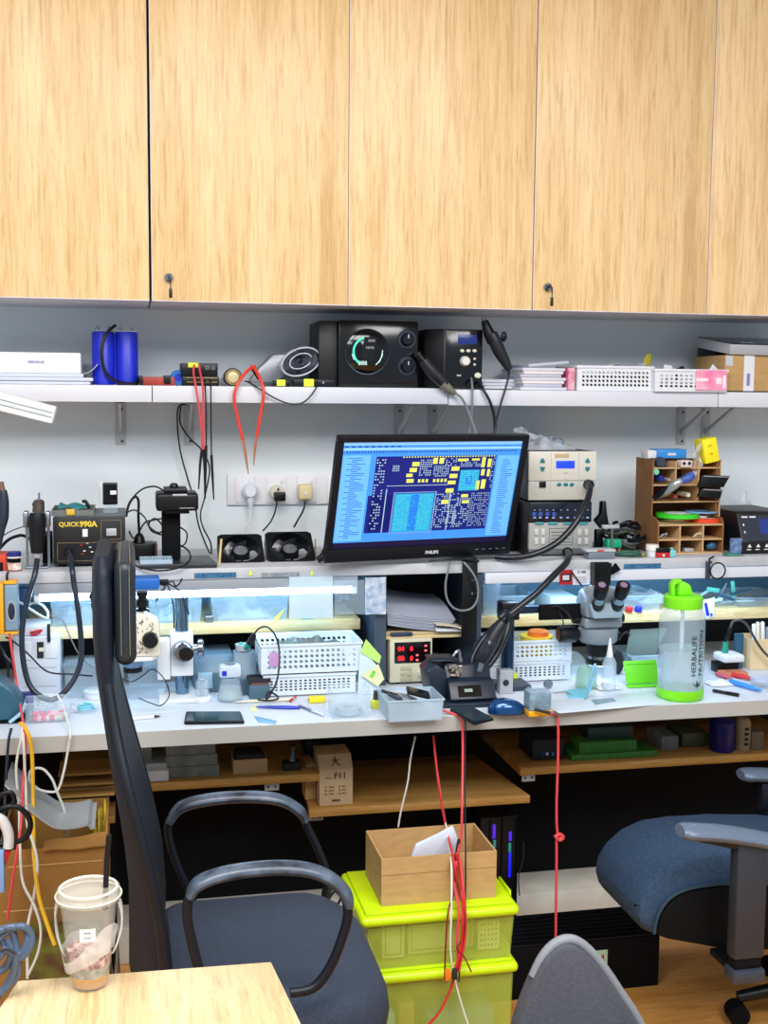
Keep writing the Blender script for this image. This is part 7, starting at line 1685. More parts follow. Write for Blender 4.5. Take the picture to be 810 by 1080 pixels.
for k,lab in enumerate(('lowest of three clear compartment cases under the bench','middle of three clear compartment cases under the bench','topmost of three clear compartment cases under the bench')):
    x0,x1=at(173+k,800,Y=-.42).x,at(231-2*k,800,Y=-.42).x
    h=(at(200,784,Y=-.42).z-ZA)/3
    t=thing('compartment_case',lab,'case',((x0+x1)/2,-.36,z),'clear compartment cases')
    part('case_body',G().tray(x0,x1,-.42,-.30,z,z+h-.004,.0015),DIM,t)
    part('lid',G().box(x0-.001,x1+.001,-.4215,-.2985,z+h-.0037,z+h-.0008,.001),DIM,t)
    for q_ in (1,2): part('partition',G().box(x0+(x1-x0)*q_/3,x0+(x1-x0)*q_/3+.002,-.4184,-.3016,z+.0016,z+h-.0045),DIM,t)
    g=G(); rnd=random.Random(k)
    for j in range(14): cx,cy=x0+.012+rnd.random()*(x1-x0-.024),-.41+rnd.random()*.09; s_=.004+.004*rnd.random(); g.box(cx-s_,cx+s_,cy-s_,cy+s_,z+.0016,z+.006+.008*rnd.random(),.001)
    part('small_parts',g,[mat('blue_bits',(40,60,130),.4),mat('mixed_bits',(150,120,110),.4),GREYM][k],t); t.children[-1]['kind']='stuff'
    z+=h
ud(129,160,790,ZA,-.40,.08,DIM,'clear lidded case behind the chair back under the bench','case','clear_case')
ud(146,178,814,ZA,-.44,.12,PAPER,'white booklets lying behind the chair back under the bench','booklet','booklet')
ud(150,176,806,at(150,813,Y=-.42).z,-.43,.10,GREYM,'grey booklet on top of the white booklets under the bench','booklet','booklet')
x0,x1=at(246,800,Y=-.42).x,at(282,800,Y=-.42).x
t=thing('tan_box','open tan box with dark contents on the left raw board','box',((x0+x1)/2,-.38,ZA))
part('box_body',G().tray(x0,x1,-.42,-.33,ZA,at(265,801,Y=-.42).z,.003),mat('tan_box',(190,160,116),.7),t)
part('contents',G().box(x0+.006,x1-.006,-.414,-.336,ZA+.004,at(265,796,Y=-.42).z,.01),INK,t)
x=at(308,810,Y=-.40).x
t=thing('dark_figure_tool','dark metal tool standing right of the open tan box','tool',(x,-.40,ZA))
part('base',G().box(x-.024,x+.022,-.42,-.38,ZA,ZA+.02,.004),INK,t)
part('stem',G().tube([(x,-.40,ZA+.0205),(x+.002,-.40,ZA+.045),(x+.001,-.40,ZA+.060)],[.010,.006,.009],12),mat('steel_dark',(90,96,104),.3,.7),t)
ud(322,337,783,ZA,-.30,.08,INK,'dark box standing at the right end of the left raw board',bev=.004)
# lettered box
x0,x1=at(337,845,Y=-.45).x,at(372,845,Y=-.45).x; zf=at(355,812,Y=-.45).z
CB=mat('pale_brown_card',(206,178,140),.7,var=.04)
t=thing('lettered_box','pale brown upright box lettered F11 with a large Chinese character on its slanted top','box',((x0+x1)/2,-.40,ZB))
part('box_body',G().prism([(-.45,ZB),(-.45,zf),(-.42,at(355,795,Y=-.42).z),(-.34,at(355,795,Y=-.42).z),(-.34,ZB)],x0,x1,'x',.001),CB,t)
xm=(x0+x1)/2; zt=at(355,795,Y=-.42).z
g=G().text('F11',(xm+.010,-.4506,zf-.016),.022,bold=.0004).text('XPIXO',(xm,-.4506,ZB+.012),.0075,bold=.0004).text('Model',(xm-.020,-.4506,zf-.020),.0065)
for k in range(3): g.text('Black',(xm-.012,-.4506,ZB+.048-.009*k),.006).text('Blue',(xm+.020,-.4506,ZB+.048-.009*k),.006); frame(g,xm-.029,xm-.024,ZB+.046-.009*k,ZB+.050-.009*k,-.4506,.0006); frame(g,xm+.006,xm+.011,ZB+.046-.009*k,ZB+.050-.009*k,-.4506,.0006)
part('print',g,mat('brown_black_print',(50,40,34),.7),t)
nt_=Vector((0,.03,zt-zf)).normalized(); oc=Vector((xm,-.4355,(zf+zt)/2+.0008));
def onr(u,v): return oc+Vector((1,0,0))*u+nt_*v+Vector((0,-.0006,.0004))
g=G()
for st in ([(-.010,.004),(.010,.004)],[(0,.013),(0,.004),(-.004,-.004),(-.010,-.011)],[(0,.004),(.004,-.004),(.010,-.011)]): g.tube([onr(*p_) for p_ in st],.0010,6)
part('character',g,mat('brown_black_print',(50,40,34),.7),t)
solo('kraft_box',G().box(at(322,840,Y=-.40).x,x0-.001,-.40,-.34,ZB,at(330,806,Y=-.40).z,.002),CARD,'kraft box pushed behind the lettered box','box')
# right board things
GB=mat('green_card',(60,130,50),.6,var=.2,scale=90,stretch=(6,1,.2))
ud(603,694,796.5,ZC,-.42,.10,GB,'long green box lying lower on the right raw board')
a_,b_=at(611,790,Y=-.41),at(672,783,Y=-.41)
z0=at(650,796.5,Y=-.42).z+.0005
solo('storage_box',G().box(a_.x,b_.x,-.41,-.33,z0,at(640,782,Y=-.41).z,.003),GB,'shorter green box lying on top of the long green one','box')
ud(562,596,781,ZC,-.40,.12,INK,'dark box at the left end of the right raw board',bev=.005)
for px,c_ in ((573,BLUE),(577,PAPER),(583,SKYB),(589,BLUE)):
    q=at(px,795,Y=-.4005); solo('tiny_label',G().box(q.x-.003,q.x+.003,-.4022,-.4012,q.z-.004,q.z+.004),c_,{573: 'tiny blue label leftmost on the dark box',577: 'tiny white label on the dark box',583: 'tiny sky blue label on the dark box',589: 'tiny blue label rightmost on the dark box'}[px],'label')
ud(620,668,768,at(640,782,Y=-.41).z+.001,-.39,.06,mat('dark_teal_box',(30,60,56),.5),'dark teal box behind the green boxes under bench')
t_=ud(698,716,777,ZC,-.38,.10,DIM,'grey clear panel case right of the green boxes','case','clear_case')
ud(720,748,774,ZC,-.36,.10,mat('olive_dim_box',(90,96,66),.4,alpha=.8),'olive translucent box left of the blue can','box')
def can(px0,px1,py,m,lab,capm=None,y=-.40):
    a,b=at(px0,790,Y=y),at(px1,790,Y=y); r=(b.x-a.x)/2; zt=at(px0,py,Y=y).z
    t=thing('spray_can',lab,'can',((a.x+b.x)/2,y,ZC))
    zt=min(zt,DZ-.04)
    part('can_body',G().lathe([(0,0),(r-.002,0),(r,.003),(r,zt-ZC-.012),(r*.7,zt-ZC-.002),(0,zt-ZC)],((a.x+b.x)/2,y,ZC),30),m,t)
    return t,(a.x+b.x)/2,r
can(749,773,757,mat('deep_blue_can',(12,20,110),.35),'deep blue can standing under the right part of the bench')
t,cx,r=can(775,790,757,mat('tan_can',(170,150,120),.5),'tan printed can standing right of the deep blue one',y=-.405)
g=G()
for k in range(4): g.text('IIIII',(cx,-.405-r-.0008,ZC+.02+.014*k),.010,bold=.0006)
part('print',g,INK,t)
ud(793,806,772,ZC,-.42,.10,mat('dull_card_box',(120,112,96),.7),'dull grey brown carton at the right end of the right raw board')
# PC case behind the lime boxes
a,b=at(506,900,Y=-.36),at(546,900,Y=-.36); zt=at(520,862,Y=-.36).z
t=thing('computer_tower','black computer tower with glowing blue fans behind the lime boxes','computer',((a.x+b.x)/2,-.30,.001))
part('case',G().box(a.x,b.x,-.36,-.247,.001,zt,.004),BLACK,t)
GLO=mat('blue_glow',(20,30,220),.4,emit=.7); GLP=mat('violet_glow',(80,40,220),.4,emit=.7); GLG=mat('green_glow',(40,130,120),.4,emit=.4)
for px,py,h,m,nm in ((521.5,877,9,GLP,'violet glowing strip'),(522,890,5,GLG,'green glowing strip'),(538.5,882,6,GLP,'violet glowing strip'),(538,894,6,GLG,'green glowing strip'),(538,912,16,GLO,'blue glowing strip')):
    q=at(px,py,Y=-.3615); w_=.005; part('fan_glow',G().box(q.x-w_,q.x+w_*.6,-.3625,-.3605,q.z-h*.0022,q.z+h*.0022,.0009),m,t,nm)
for px in (516,529,545): q=at(px,900,Y=-.3615); part('front_rib',G().box(q.x-.0015,q.x+.0015,-.365,-.3603,.02,zt-.005),BLACKM,t)
# black slatted crate
cy0=-.62; a,b=at(552,988,Y=cy0),at(696,988,Y=cy0); zt=at(640,990,Y=cy0).z
t=thing('slatted_crate','black slatted step crate standing on the floor behind the grey chair','crate',((a.x+b.x)/2,-.52,.0005))
x0,x1,y0,y1=a.x-.1,b.x,cy0,-.44
part('crate_body',G().box(x0,x1,y0,y0+.012,.0005,zt-.005,.002).box(x0,x1,y1-.012,y1,.0005,zt-.005,.002).box(x0,x0+.012,y0+.0122,y1-.0122,.0005,zt-.005,.002).box(x1-.012,x1,y0+.0122,y1-.0122,.0005,zt-.005,.002),BLACKM,t)
for k in range(8): yy=y0+.004+k*.0217; part('slat',G().box(x0+.003,x1-.003,yy,yy+.014,zt-.0045,zt,.001),BLACK,t)
q=at(632,1012,Y=cy0-.001)
st=part('warning_label',G().box(q.x-.022,q.x+.022,cy0-.0012,cy0-.0003,q.z-.024,q.z+.024),mat('green_white_label',(190,226,200),.5),t)
part('red_mark',G().prism([(q.x-.014,q.z-.012),(q.x+.012,q.z-.010),(q.x+.012,q.z+.014),(q.x+.002,q.z+.006)],cy0-.002,cy0-.0014,'y'),REDP,st)

# ---- lime storage boxes
LY=-.985
def lime_box(z0,z1,lab,seed,xl=383,xr=549,py=960):
    a,b=at(xl,py,Y=LY),at(xr,py,Y=LY); x0,x1=a.x,b.x; y1=LY+.25
    t=thing('storage_tub',lab,'storage box',((x0+x1)/2,LY+.12,z0),'lime lidded storage boxes')
    zl=z1-.028
    part('tub',G().tray(x0+.016,x1-.010,LY+.012,y1-.012,z0,zl-.0004,.0022,taper=.006),mat('lime_clear',(196,214,90),.15,alpha=.34),t,'translucent lime body')
    g=G().box(x0,x1,LY,y1,zl+.0,z1-.006,.010,3).box(x0+.012,x1-.012,LY+.012,y1-.012,z1-.0058,z1,.004)
    part('lid',g,LIME,t,'bright lime lid')
    for s_,xx in ((-1,x0-.006),(1,x1+.0005)): part('latch',G().box(xx,xx+.0055,LY+.08,LY+.16,zl-.035,z1-.006,.002),LIME,t)
    return t,x0,x1,zl
zl1=at(465,960,Y=LY).z; zl2=at(465,1021,Y=LY).z
t,x0,x1,zl=lime_box(.0005,zl2,'lower lime lidded storage box, standing on the floor',1)
for k,(dx,w_,h,m,lab) in enumerate(((.028,.05,.10,mat('pale_blue_pack',(150,190,206),.4),'pale blue pack inside the lower lime box, at the left'),(.085,.035,.12,mat('amber_pack',(190,150,80),.5),'amber pack inside the lower lime box, second from the left'),(.15,.15,.085,mat('blue_grey_pack',(110,150,156),.4),'wide blue grey pack inside the lower lime box'))):
    solo('stored_pack',G().box(x0+dx,x0+dx+w_,LY+.03,LY+.12,.006,.006+h+.08,.006),m,lab,'pack')
t,x0,x1,zl=lime_box(zl2+.0008,zl1,'upper lime lidded storage box, with an open cardboard box on its lid',2,381,549)
zb=zl2+.005
PLB=mat('pale_board_blank',(232,232,170),.6)
for dx,w_,h,y_,lab in ((.055,.05,.085,.05,'tall pale panel in the upper lime box, leftmost'),(.115,.115,.080,.06,'wide pale panel with rounded outline in the upper lime box'),(.235,.03,.07,.07,'narrow pale panel in the upper lime box')):
    t2=thing('pale_sheet',lab,'panel',(x0+dx+w_/2,LY+y_,zb),'panels in the upper lime box')
    part('panel',G().box(x0+dx,x0+dx+w_,LY+y_,LY+y_+.006,zb,zb+h,.004),PLB,t2)
    part('outline',G().tube([(x0+dx+.008,LY+y_-.001,zb+.01),(x0+dx+.008,LY+y_-.001,zb+h-.012),(x0+dx+w_-.008,LY+y_-.001,zb+h-.012),(x0+dx+w_-.008,LY+y_-.001,zb+.01)],.0012,6,sm=False,closed=True),mat('olive_line',(150,150,80),.6),t2)
g=G().perf(x1-.078,x1-.030,zb+.002,zb+.066,LY+.05,.003,5,5,hr=.3,mx=.003,mz=.003)
solo('perforated_plate',g,PLB,'pale perforated plate at the right in the upper lime box','plate')
solo('yellow_stick',G().box(0,.006,0,.004,0,.07,M=Matrix.Translation((x0+.035,LY+.045,zb)) @ Matrix.Rotation(radians(-16),4,'Y')),mat('pale_stick',(226,216,150),.6),'pale stick leaning at the left in the upper lime box','stick')
# open cardboard box on top
zl1+=.0006
a,b=at(402,954,Z=zl1),at(523,948,Z=zl1); cy=(a.y+b.y)/2
a,b=at(402,953,Y=cy),at(523,948,Y=cy); ztp=at(462,902,Y=cy).z; yb=at(387,876,Z=ztp).y
yb=min(yb,cy+.24)
t=thing('open_cardboard_box','open brown cardboard box standing on the upper lime lid','box',((a.x+b.x)/2,(cy+yb)/2,zl1))
x0,x1=a.x,b.x
part('box_body',G().tray(x0,x1,cy,yb,zl1,ztp,.004),CARD,t)
part('fold_line',G().box(x0+.002,x1-.002,cy-.0007,cy-.0001,ztp-.036,ztp-.0352),mat('card_fold_brown',(150,116,74),.8),t)  # fold drawn as a thin darker brown strip
c=at(466,897,Y=cy+.09)
solo('white_paper_cone',G().prism([(c.x-.07,ztp-.035),(c.x-.06,ztp-.008),(c.x-.01,ztp+.012),(c.x+.024,ztp+.028),(c.x+.035,ztp+.0),(c.x+.03,ztp-.035)],cy+.085,cy+.095,'y',.002),mat('cool_white_sheet',(214,220,236),.5),'white sheet standing inside the open cardboard box','paper')
solo('probe_pen',G().tube([at(484,885,Y=cy+.05),at(482,900,Y=cy+.05),at(481,918,Y=cy+.05)],[.003,.0045,.004],10),INK,'black probe standing in the open cardboard box','probe')
# bundle of red leads from the bench to the boxes
CYF=cy-.012
t=thing('red_lead_bundle','bundle of red leads hanging from bench edge in front of cardboard box','test leads',(at(483,900,Y=CYF).x,CYF,.3))
runs=[([(466,749,-.66),(478,753,-.676),(486,758,-.692),(488,775,-.70),(487.5,840,-.75),(486.5,880,-.85),(482,905,CYF),(479,930,CYF),(484,960,CYF-.04),(482,990,CYF-.045),(484,1025,CYF-.045)],PINK,.003),
        ([(489,757,-.68),(491,764,-.695),(490.5,800,-.705),(490.5,850,-.77),(491,890,CYF),(491,935,CYF),(490,970,CYF-.04),(486,1000,CYF-.045),(484,1035,CYF-.045)],INK,.0018),
        ([(457,776,-.62),(459,795,-.63),(463,830,-.67),(470,870,-.8),(478,905,CYF),(484,940,CYF),(489,960,CYF-.04),(487,1000,CYF-.045),(478,1035,CYF-.045),(465,1065,CYF-.045),(448,1085,CYF-.045)],RED,.0028),
        ([(458,790,-.62),(465,840,-.67),(472,880,-.85),(476,910,CYF),(476,960,CYF-.04),(475,1000,CYF-.045),(479,1030,CYF-.045),(487,1060,CYF-.045),(495,1085,CYF-.045)],WWIRE,.0022),
        ([(480,900,CYF-.004),(479,940,CYF-.004),(473,960,CYF-.045),(470,1000,CYF-.05),(469,1033,CYF-.05)],mat('dark_red_wire',(130,30,36),.45),.002),
        ([(483,900,CYF-.006),(487,940,CYF-.006),(488,965,CYF-.05),(486,1000,CYF-.05),(479,1025,CYF-.05)],RED,.003),
        ([(481,905,CYF-.006),(484,940,CYF-.007),(490,965,CYF-.052),(487,990,CYF-.052),(482,1000,CYF-.052),(490,1010,CYF-.052),(497,1025,CYF-.052)],mat('dark_red_wire',(130,30,36),.45),.0016),
        ([(485,905,CYF-.004),(490,950,CYF-.05),(491,985,CYF-.05),(484,1025,CYF-.05)],RED,.0026)]
for pts,m,r_ in runs: part('lead',G().tube([at(*p_[:2],Y=p_[2]) for p_ in pts],r_,8),m,t)
part('clip',G().box(at(472,1027,Y=CYF-.055).x-.006,at(472,1027,Y=CYF-.055).x+.006,CYF-.062,CYF-.052,at(472,1033,Y=CYF-.055).z,at(472,1022,Y=CYF-.055).z,.002),ORANGE,t,'orange clip')
part('clip',G().box(at(479,1027,Y=CYF-.055).x-.005,at(479,1027,Y=CYF-.055).x+.006,CYF-.062,CYF-.052,at(472,1033,Y=CYF-.055).z,at(472,1022,Y=CYF-.055).z,.002),INK,t,'black clip')
cable('thin_white_cable',[(438,777,-.60),(433,800,-.60),(430,825,-.60),(423,855,-.60),(420,872,-.60)],.0022,WWIRE,'thin white cable hanging below the bench left of the red leads')
cable('thin_black_cable',[(552,888,-.42),(552,905,-.42),(547,925,-.42),(548,945,-.44)],.0018,INK,'thin black cable hanging beside the computer tower')

# ---- big carton and plastic at lower left
a,b=at(18,897,Y=-.80),at(113,897,Y=-.80)
t=thing('large_carton','large worn brown carton on the floor under the left end of the bench','box',((a.x+b.x)/2,-.65,.0005))
zt=a.z
part('carton_body',G().tray(a.x-.04,b.x,-.80,-.50,.0005,zt,.005),mat('worn_cardboard',(162,118,58),.8,var=.15,scale=9),t)
part('seam_tape',G().box(a.x-.02,b.x-.01,-.8012,-.8003,zt-.036,zt-.033),mat('pale_seam',(206,170,110),.6),t)
part('lower_seam',G().box(a.x-.03,b.x,-.8012,-.8003,zt-.132,zt-.129),mat('pale_seam',(206,170,110),.6),t)
part('flap',G().grid(lambda u,v: (b.x-.13+.13*u,-.80-.01+.05*v,zt+.001+.012*v*u+.0015*sin(9*u)),12,5,.003),mat('worn_cardboard',(162,118,58),.8),t)
g=G().grid(lambda u,v: (at(10,870,Y=-.70).x+(at(101,870,Y=-.70).x-at(10,870,Y=-.70).x)*u,-.76+.16*v-.02*sin(3*u),zt+.005+.125*(1-u)**1.7*(1-.0*v)+.055*max(0,u-.55)**1*1.4*(1-(u>.95)*.4)),26,8,.003)
solo('curved_plastic_sheet',g,mat('milky_plastic',(186,196,204),.3,alpha=.75),'milky curved plastic sheet resting on the large worn carton','sheet')
solo('yellow_sack',G().grid(crumple(at(92,890,Y=-.62).x,at(116,890,Y=-.62).x,-.66,-.52,zt-.10,.15,66),12,10),mat('yellow_sack',(206,176,50),.6,var=.3,scale=14),'yellow sack slumped inside the carton at its right end','sack')
g=G().grid(crumple(at(104,1000,Y=-.98).x,at(135,1000,Y=-.98).x,-1.02,-.88,.001,at(118,975,Y=-.95).z,88),14,12)
solo('patterned_sack',g,mat('camouflage_cloth',(66,50,60),.7,rgb2=(196,180,160),scale=34),'dark and cream patterned sack standing behind the coffee cup','sack')
x0=at(30,1000,Y=-.84).x
t=solo('green_carton',G().box(x0,x0+.15,-.90,-.82,.001,at(60,985,Y=-.88).z,.003),mat('olive_green_card',(120,130,40),.7,rgb2=(90,60,30),scale=20),'dim olive carton in front of the large worn carton','box')
# cords falling at the left
for nm,pts,m,r_,lab in (
    ('yellow_cable',[(21,763,-.70),(25,766,-.71),(31,778,-.72),(34,800,-.72),(35,850,-.74),(35.5,880,-.84),(36,905,-.86),(41,945,-.92),(50,975,-.95),(58,997,-.97)],YEL,.0042,'yellow cord falling from the bench at the far left'),
    ('white_cable',[(24,766,-.71),(22,780,-.72),(17,810,-.72),(20,850,-.74),(21,890,-.85),(24,930,-.87),(36,955,-.92),(43,980,-.93),(40,1005,-.93),(30,1028,-.93)],WWIRE,.0028,'white cord falling at the far left, outer of the crossing pair'),
    ('white_cable',[(23,762,-.70),(25,785,-.725),(27,830,-.725),(29,870,-.82),(36,892,-.86),(39.5,915,-.88),(35,950,-.90),(29,980,-.92),(29,1032,-.93)],WWIRE,.003,'white cord falling at the far left, inner of the crossing pair'),
    ('red_cable',[(10,668,-.46),(13,690,-.46),(19,730,-.47),(24,760,-.69),(27,785,-.715),(24,830,-.73),(22,870,-.83),(13,930,-.86),(8,970,-.86)],PINK,.0030,'red cord running down past the bench edge at the far left'),
    ('black_cable',[(12,768,-.70),(9,782,-.71),(7,810,-.72),(5,850,-.74),(3,900,-.84)],DARKBLUE,.0032,'dark cord dropping at the extreme left')):
    cable(nm,pts,r_,m,lab,group=None)
t=thing('cable_coil','black cord coils hanging at the left edge above the large carton','cord',(at(5,860,Y=-1.0).x,-1.0,at(5,890,Y=-1.).z))
part('coil',G().tube([at(a,b,Y=-1.0) for a,b in ((-6,850),(2,838),(12,836),(15,845),(8,853),(-4,856))],.0045,10),RUB,t)
part('coil',G().tube([at(a,b,Y=-1.0) for a,b in ((-8,862),(4,852),(18,851),(29,860),(32,872),(26,884),(12,889),(-6,891))],.0055,10),RUB,t)
part('white_tube',G().tube([at(a,b,Y=-1.02) for a,b in ((-6,862),(3,866),(9,880),(9,894))],.010,12),mat('white_hose',(222,222,222),.4),t,'white curved end')
part('red_tag',G().prism([(at(a,b,Y=-1.02).x,at(a,b,Y=-1.02).z) for a,b in ((2,897),(12,897),(5,914),(1,912))],-1.03,-1.015,'y',.001),REDP,t,'red end')
part('blue_sleeve',G().box(at(-8,920,Y=-1.03).x,at(5,920,Y=-1.03).x,-1.04,-1.02,at(0,940,Y=-1.03).z,at(0,897,Y=-1.03).z,.003),mat('pale_blue_sleeve',(130,170,226),.4),t,'pale blue sleeve')
t=thing('cable_bundle','tied bundle of dark blue grey cord hanging over the table corner at the left','cord',(at(10,1030,Y=-1.72).x,-1.72,.76))
BCB=mat('blue_grey_cord',(70,86,110),.3)
TY=-1.84
for pts in ([(-10,990),(4,980),(14,985),(17,1010),(10,1035),(-4,1052)],[(-10,1000),(6,984),(22,977),(32,984),(32,998),(22,1010),(10,1003),(0,990)],[(-6,1015),(10,1000),(18,1012),(18,1028),(6,1042),(-6,1050)],[(-8,984),(10,978),(26,980),(29,992),(20,1006),(2,1000)],[(-8,1028),(6,1020),(12,1005),(8,990)]):
    part('cord_loop',G().tube([at(a,b,Y=TY+.01*random.random()) for a,b in pts],.0046,10),BCB,t)
part('tie',G().tube([at(a,b,Y=TY-.008) for a,b in ((0,1003),(8,1001),(17,1006))],.002,6),INK,t)

# ---- hanging lamp head at the left
Y0=-.50
A_,B_=at(-60,408,Y=Y0),at(58,438,Y=Y0)
t=thing('desk_lamp','white slim lamp bar reaching in from the left below the upper shelf','lamp',(A_.x,Y0,D))
d_=(B_-A_).normalized(); n_=Vector((-d_.z,0,d_.x)); hh=.021
pts=[(A_+n_*hh),(B_+n_*hh*.95),(B_-n_*hh*.95),(A_-n_*hh)]
part('lamp_head',G().prism([(v.x,v.z) for v in pts],Y0-.03,Y0+.03,'y',.005),mat('white_lamp',(236,240,244),.35),t)
g=G()
for k in (-.25,.25): g.tube([A_+n_*hh*k+Vector((0,-.0305,0)),B_-d_*.004+n_*hh*k+Vector((0,-.0305,0))],.0016,6)
part('ridge',g,mat('grey_ridge',(150,166,170),.4),t)
part('arm',G().tube([A_+d_*.04,A_+Vector((-.06,0,-.05)),Vector((A_.x-.08,Y0,1.1)),Vector((A_.x-.06,Y0,D+.01))],.008,12,sm=False),GREYM,t)
part('foot',G().lathe([(0,0),(.05,0),(.05,.006),(.02,.012),(0,.012)],(A_.x-.06,Y0,D)),GREYM,t)

# ================================================================== CHAIRS
NAVY=mat('navy_black_mesh',(18,27,42),.6,spec=.35,var=.2,scale=200,bump=.3)
SEAT=mat('slate_blue_seat_fabric',(50,61,80),.9,var=.14,scale=160,bump=.5)
PLC=mat('chair_black_plastic',(14,20,30),.42,spec=.35)
CB_=-1.16
t=thing('office_chair','black high-back office chair seen side-on, its curved back at the left','chair',(.26,CB_,0))
prof=[(1.206,110,14),(0,0,0)]
rows=[(577,109,16,.13),(590,109,25,.15),(620,109,26,.16),(660,109,25,.16),(700,111,22,.15),(740,116,20,.17),(790,124,22,.20),(840,134,26,.215),(890,144,30,.22),(930,150,34,.22),(975,152,38,.215),(1015,152,38,.20)]
def back_pt(v):
    k=v*(len(rows)-1); i=min(int(k),len(rows)-2); f=k-i; a,b=rows[i],rows[i+1]
    return [a[j]+(b[j]-a[j])*f for j in range(4)]
g=G(); nv,nu=44,14; vs=[];
for i in range(nv+1):
    py,px,th_,hw=back_pt(i/nv); c=at(px,py,Y=CB_); ht=th_*.00175/2*.82
    for j in range(nu*2):
        a=2*pi*j/(nu*2); cu,su=cos(a),sin(a)
        yy=hw*math.copysign(abs(cu)**.35,cu); xx=ht*math.copysign(abs(su)**.8,su)
        wrapx=.030*(yy/.2)**2*(i/nv)
        vs.append((c.x+xx+wrapx,CB_+yy,c.z))
n_=nu*2; fs=[(i*n_+j,i*n_+(j+1) % n_,(i+1)*n_+(j+1) % n_,(i+1)*n_+j) for i in range(nv) for j in range(n_)]
fs+=[tuple(range(n_)),tuple(nv*n_+j for j in range(n_))[::-1]]
g.add(vs,fs); part('backrest',g,NAVY,t,sharp=70)
for s_ in (-1,1):
    P=[]; g=G()
    for i in range(4,12):
        py,px,th_,hw=rows[i]; c=at(px,py,Y=CB_); P.append((c.x+.03*(hw/.2)**2*i/11,CB_+s_*(hw+.004),c.z))
    g.tube(P,.011,10); part('back_frame',g,PLC,t)
c0=at(131,582,Y=CB_); c1=at(131,683,Y=CB_)
part('headrest',G().box(c0.x-.017,c0.x+.019,CB_-.155,CB_+.155,c1.z,c0.z+.004,.017,4),mat('headrest_leather',(28,38,50),.4,var=.1,scale=60,bump=.2),t)
for x_ in (-.006,.008): part('stitching',G().tube([(c0.x+x_,CB_-.156,c1.z+.02),(c0.x+x_,CB_-.156,c0.z-.012),(c0.x+x_*1.2,CB_-.14,c0.z+.0045),(c0.x+x_,CB_+.1,c0.z+.0045)],.0007,5),mat('khaki_thread',(120,116,84),.7),t)
part('headrest_hinge',G().box(c0.x-.026,c0.x-.0175,CB_-.05,CB_+.05,c1.z+.06,c0.z-.05,.003),PLC,t)
sx0_,sx1_,sy0_,sy1_=.045,.455,-1.395,-.925
o=[]
for cx,cy_,a0 in ((sx1_-.13,sy0_+.13,-90),(sx1_-.13,sy1_-.13,0),(sx0_+.06,sy1_-.06,90),(sx0_+.06,sy0_+.06,180)):
    r_=.13 if cx>.2 else .06
    for k in range(7): a=radians(a0+15*k); o.append((cx+r_*cos(a),cy_+r_*sin(a)))
# seat cushion with a soft dished top and rolled front edge
g=G(); rings=[]; cxm,cym=(sx0_+sx1_)/2,(sy0_+sy1_)/2
for s_,z_ in ((.90,.352),(.985,.365),(1.0,.39),(1.0,.425),(.985,.448),(.95,.463),(.88,.470),(.6,.466),(.3,.462)):
    rings.append([(cxm+(x-cxm)*s_,cym+(y-cym)*s_,z_-.03*max(0,(cxm+(x-cxm)*s_-.34)/.11)**2*(z_>.4)) for x,y in o])
m_=len(o); vs=[v for r_ in rings for v in r_]+[(cxm,cym,.461)]
fs=[(i*m_+j,i*m_+(j+1) % m_,(i+1)*m_+(j+1) % m_,(i+1)*m_+j) for i in range(len(rings)-1) for j in range(m_)]
fs+=[tuple(range(m_))[::-1]]+[((len(rings)-1)*m_+j,(len(rings)-1)*m_+(j+1) % m_,len(rings)*m_) for j in range(m_)]
g.add(vs,fs); part('seat',g,SEAT,t,sharp=80)
part('seat_shell',G().prism([(cxm+(x-cxm)*.92,cym+(y-cym)*.92) for x,y in o],.325,.3515,'z',.005),PLC,t)
def armloop(name,pts,pad,Y):
    r=part('armrest',G().tube([at(a,b,Y=Y) for a,b in pts],[.0085]*len(pts),12),PLC,t)
    P=[at(a,b,Y=Y) for a,b in pad]
    g=G().tube(P,[.008]+[.0115]*(len(P)-2)+[.008],14); zc=sum(p.z for p in P)/len(P)
    g.v=[(v[0],Y+(v[1]-Y)*1.7,v[2]) for v in g.v]
    part('arm_pad',g,mat('worn_arm_pad',(30,40,54),.3,rgb2=(92,106,124),scale=20),r)
armloop('near',[(212,1030),(204,1000),(198,970),(199,948),(208,935),(235,925),(275,919),(318,919),(347,928),(363,944),(367,965),(360,992),(347,1022),(330,1042),(306,1047)],[(200,946),(209,932),(235,922),(275,916),(316,916),(346,925),(364,942),(368,956)],-1.41)
armloop('far',[(204,950),(189,918),(179,888),(178,868),(190,854),(220,846),(258,843),(295,846),(316,858),(326,876),(338,902),(345,925),(342,950)],[(178,868),(191,851),(220,843),(258,840),(294,843),(316,855),(322,866)],-.905)
part('spine',G().tube([(.03,CB_,.50),(.02,CB_,.38),(.10,CB_,.33),(.2,CB_,.318)],[.02,.03,.03,.028],12),PLC,t)
part('gas_lift',G().lathe([(.05,.3245),(.05,.30),(.026,.28),(.026,.12),(.034,.12),(.034,.08),(0,.08)][::-1],(.25,CB_,0),24),BLACK,t)
def star(t,cx,cy_,R=.30,m=None,rot=.3):
    for k in range(5):
        a=rot+k*2*pi/5; d=Vector((cos(a),sin(a),0))
        c=Vector((cx,cy_,0)); leg=part('leg',G().tube([c+d*.036+Vector((0,0,.10)),c+d*R*.6+Vector((0,0,.085)),c+d*R+Vector((0,0,.065))],[.022,.018,.014],10),m or BLACK,t)
        e=c+d*R; n=Vector((-d.y,d.x,0))
        part('caster',G().cyl(e+n*.004+Vector((0,0,.026)),e+n*.022+Vector((0,0,.026)),.0255,seg=20).cyl(e-n*.022+Vector((0,0,.026)),e-n*.004+Vector((0,0,.026)),.0255,seg=20).cyl(e+Vector((0,0,.03)),e+Vector((0,0,.056)),.006,seg=10),BLACKM,leg)
star(t,.25,CB_)
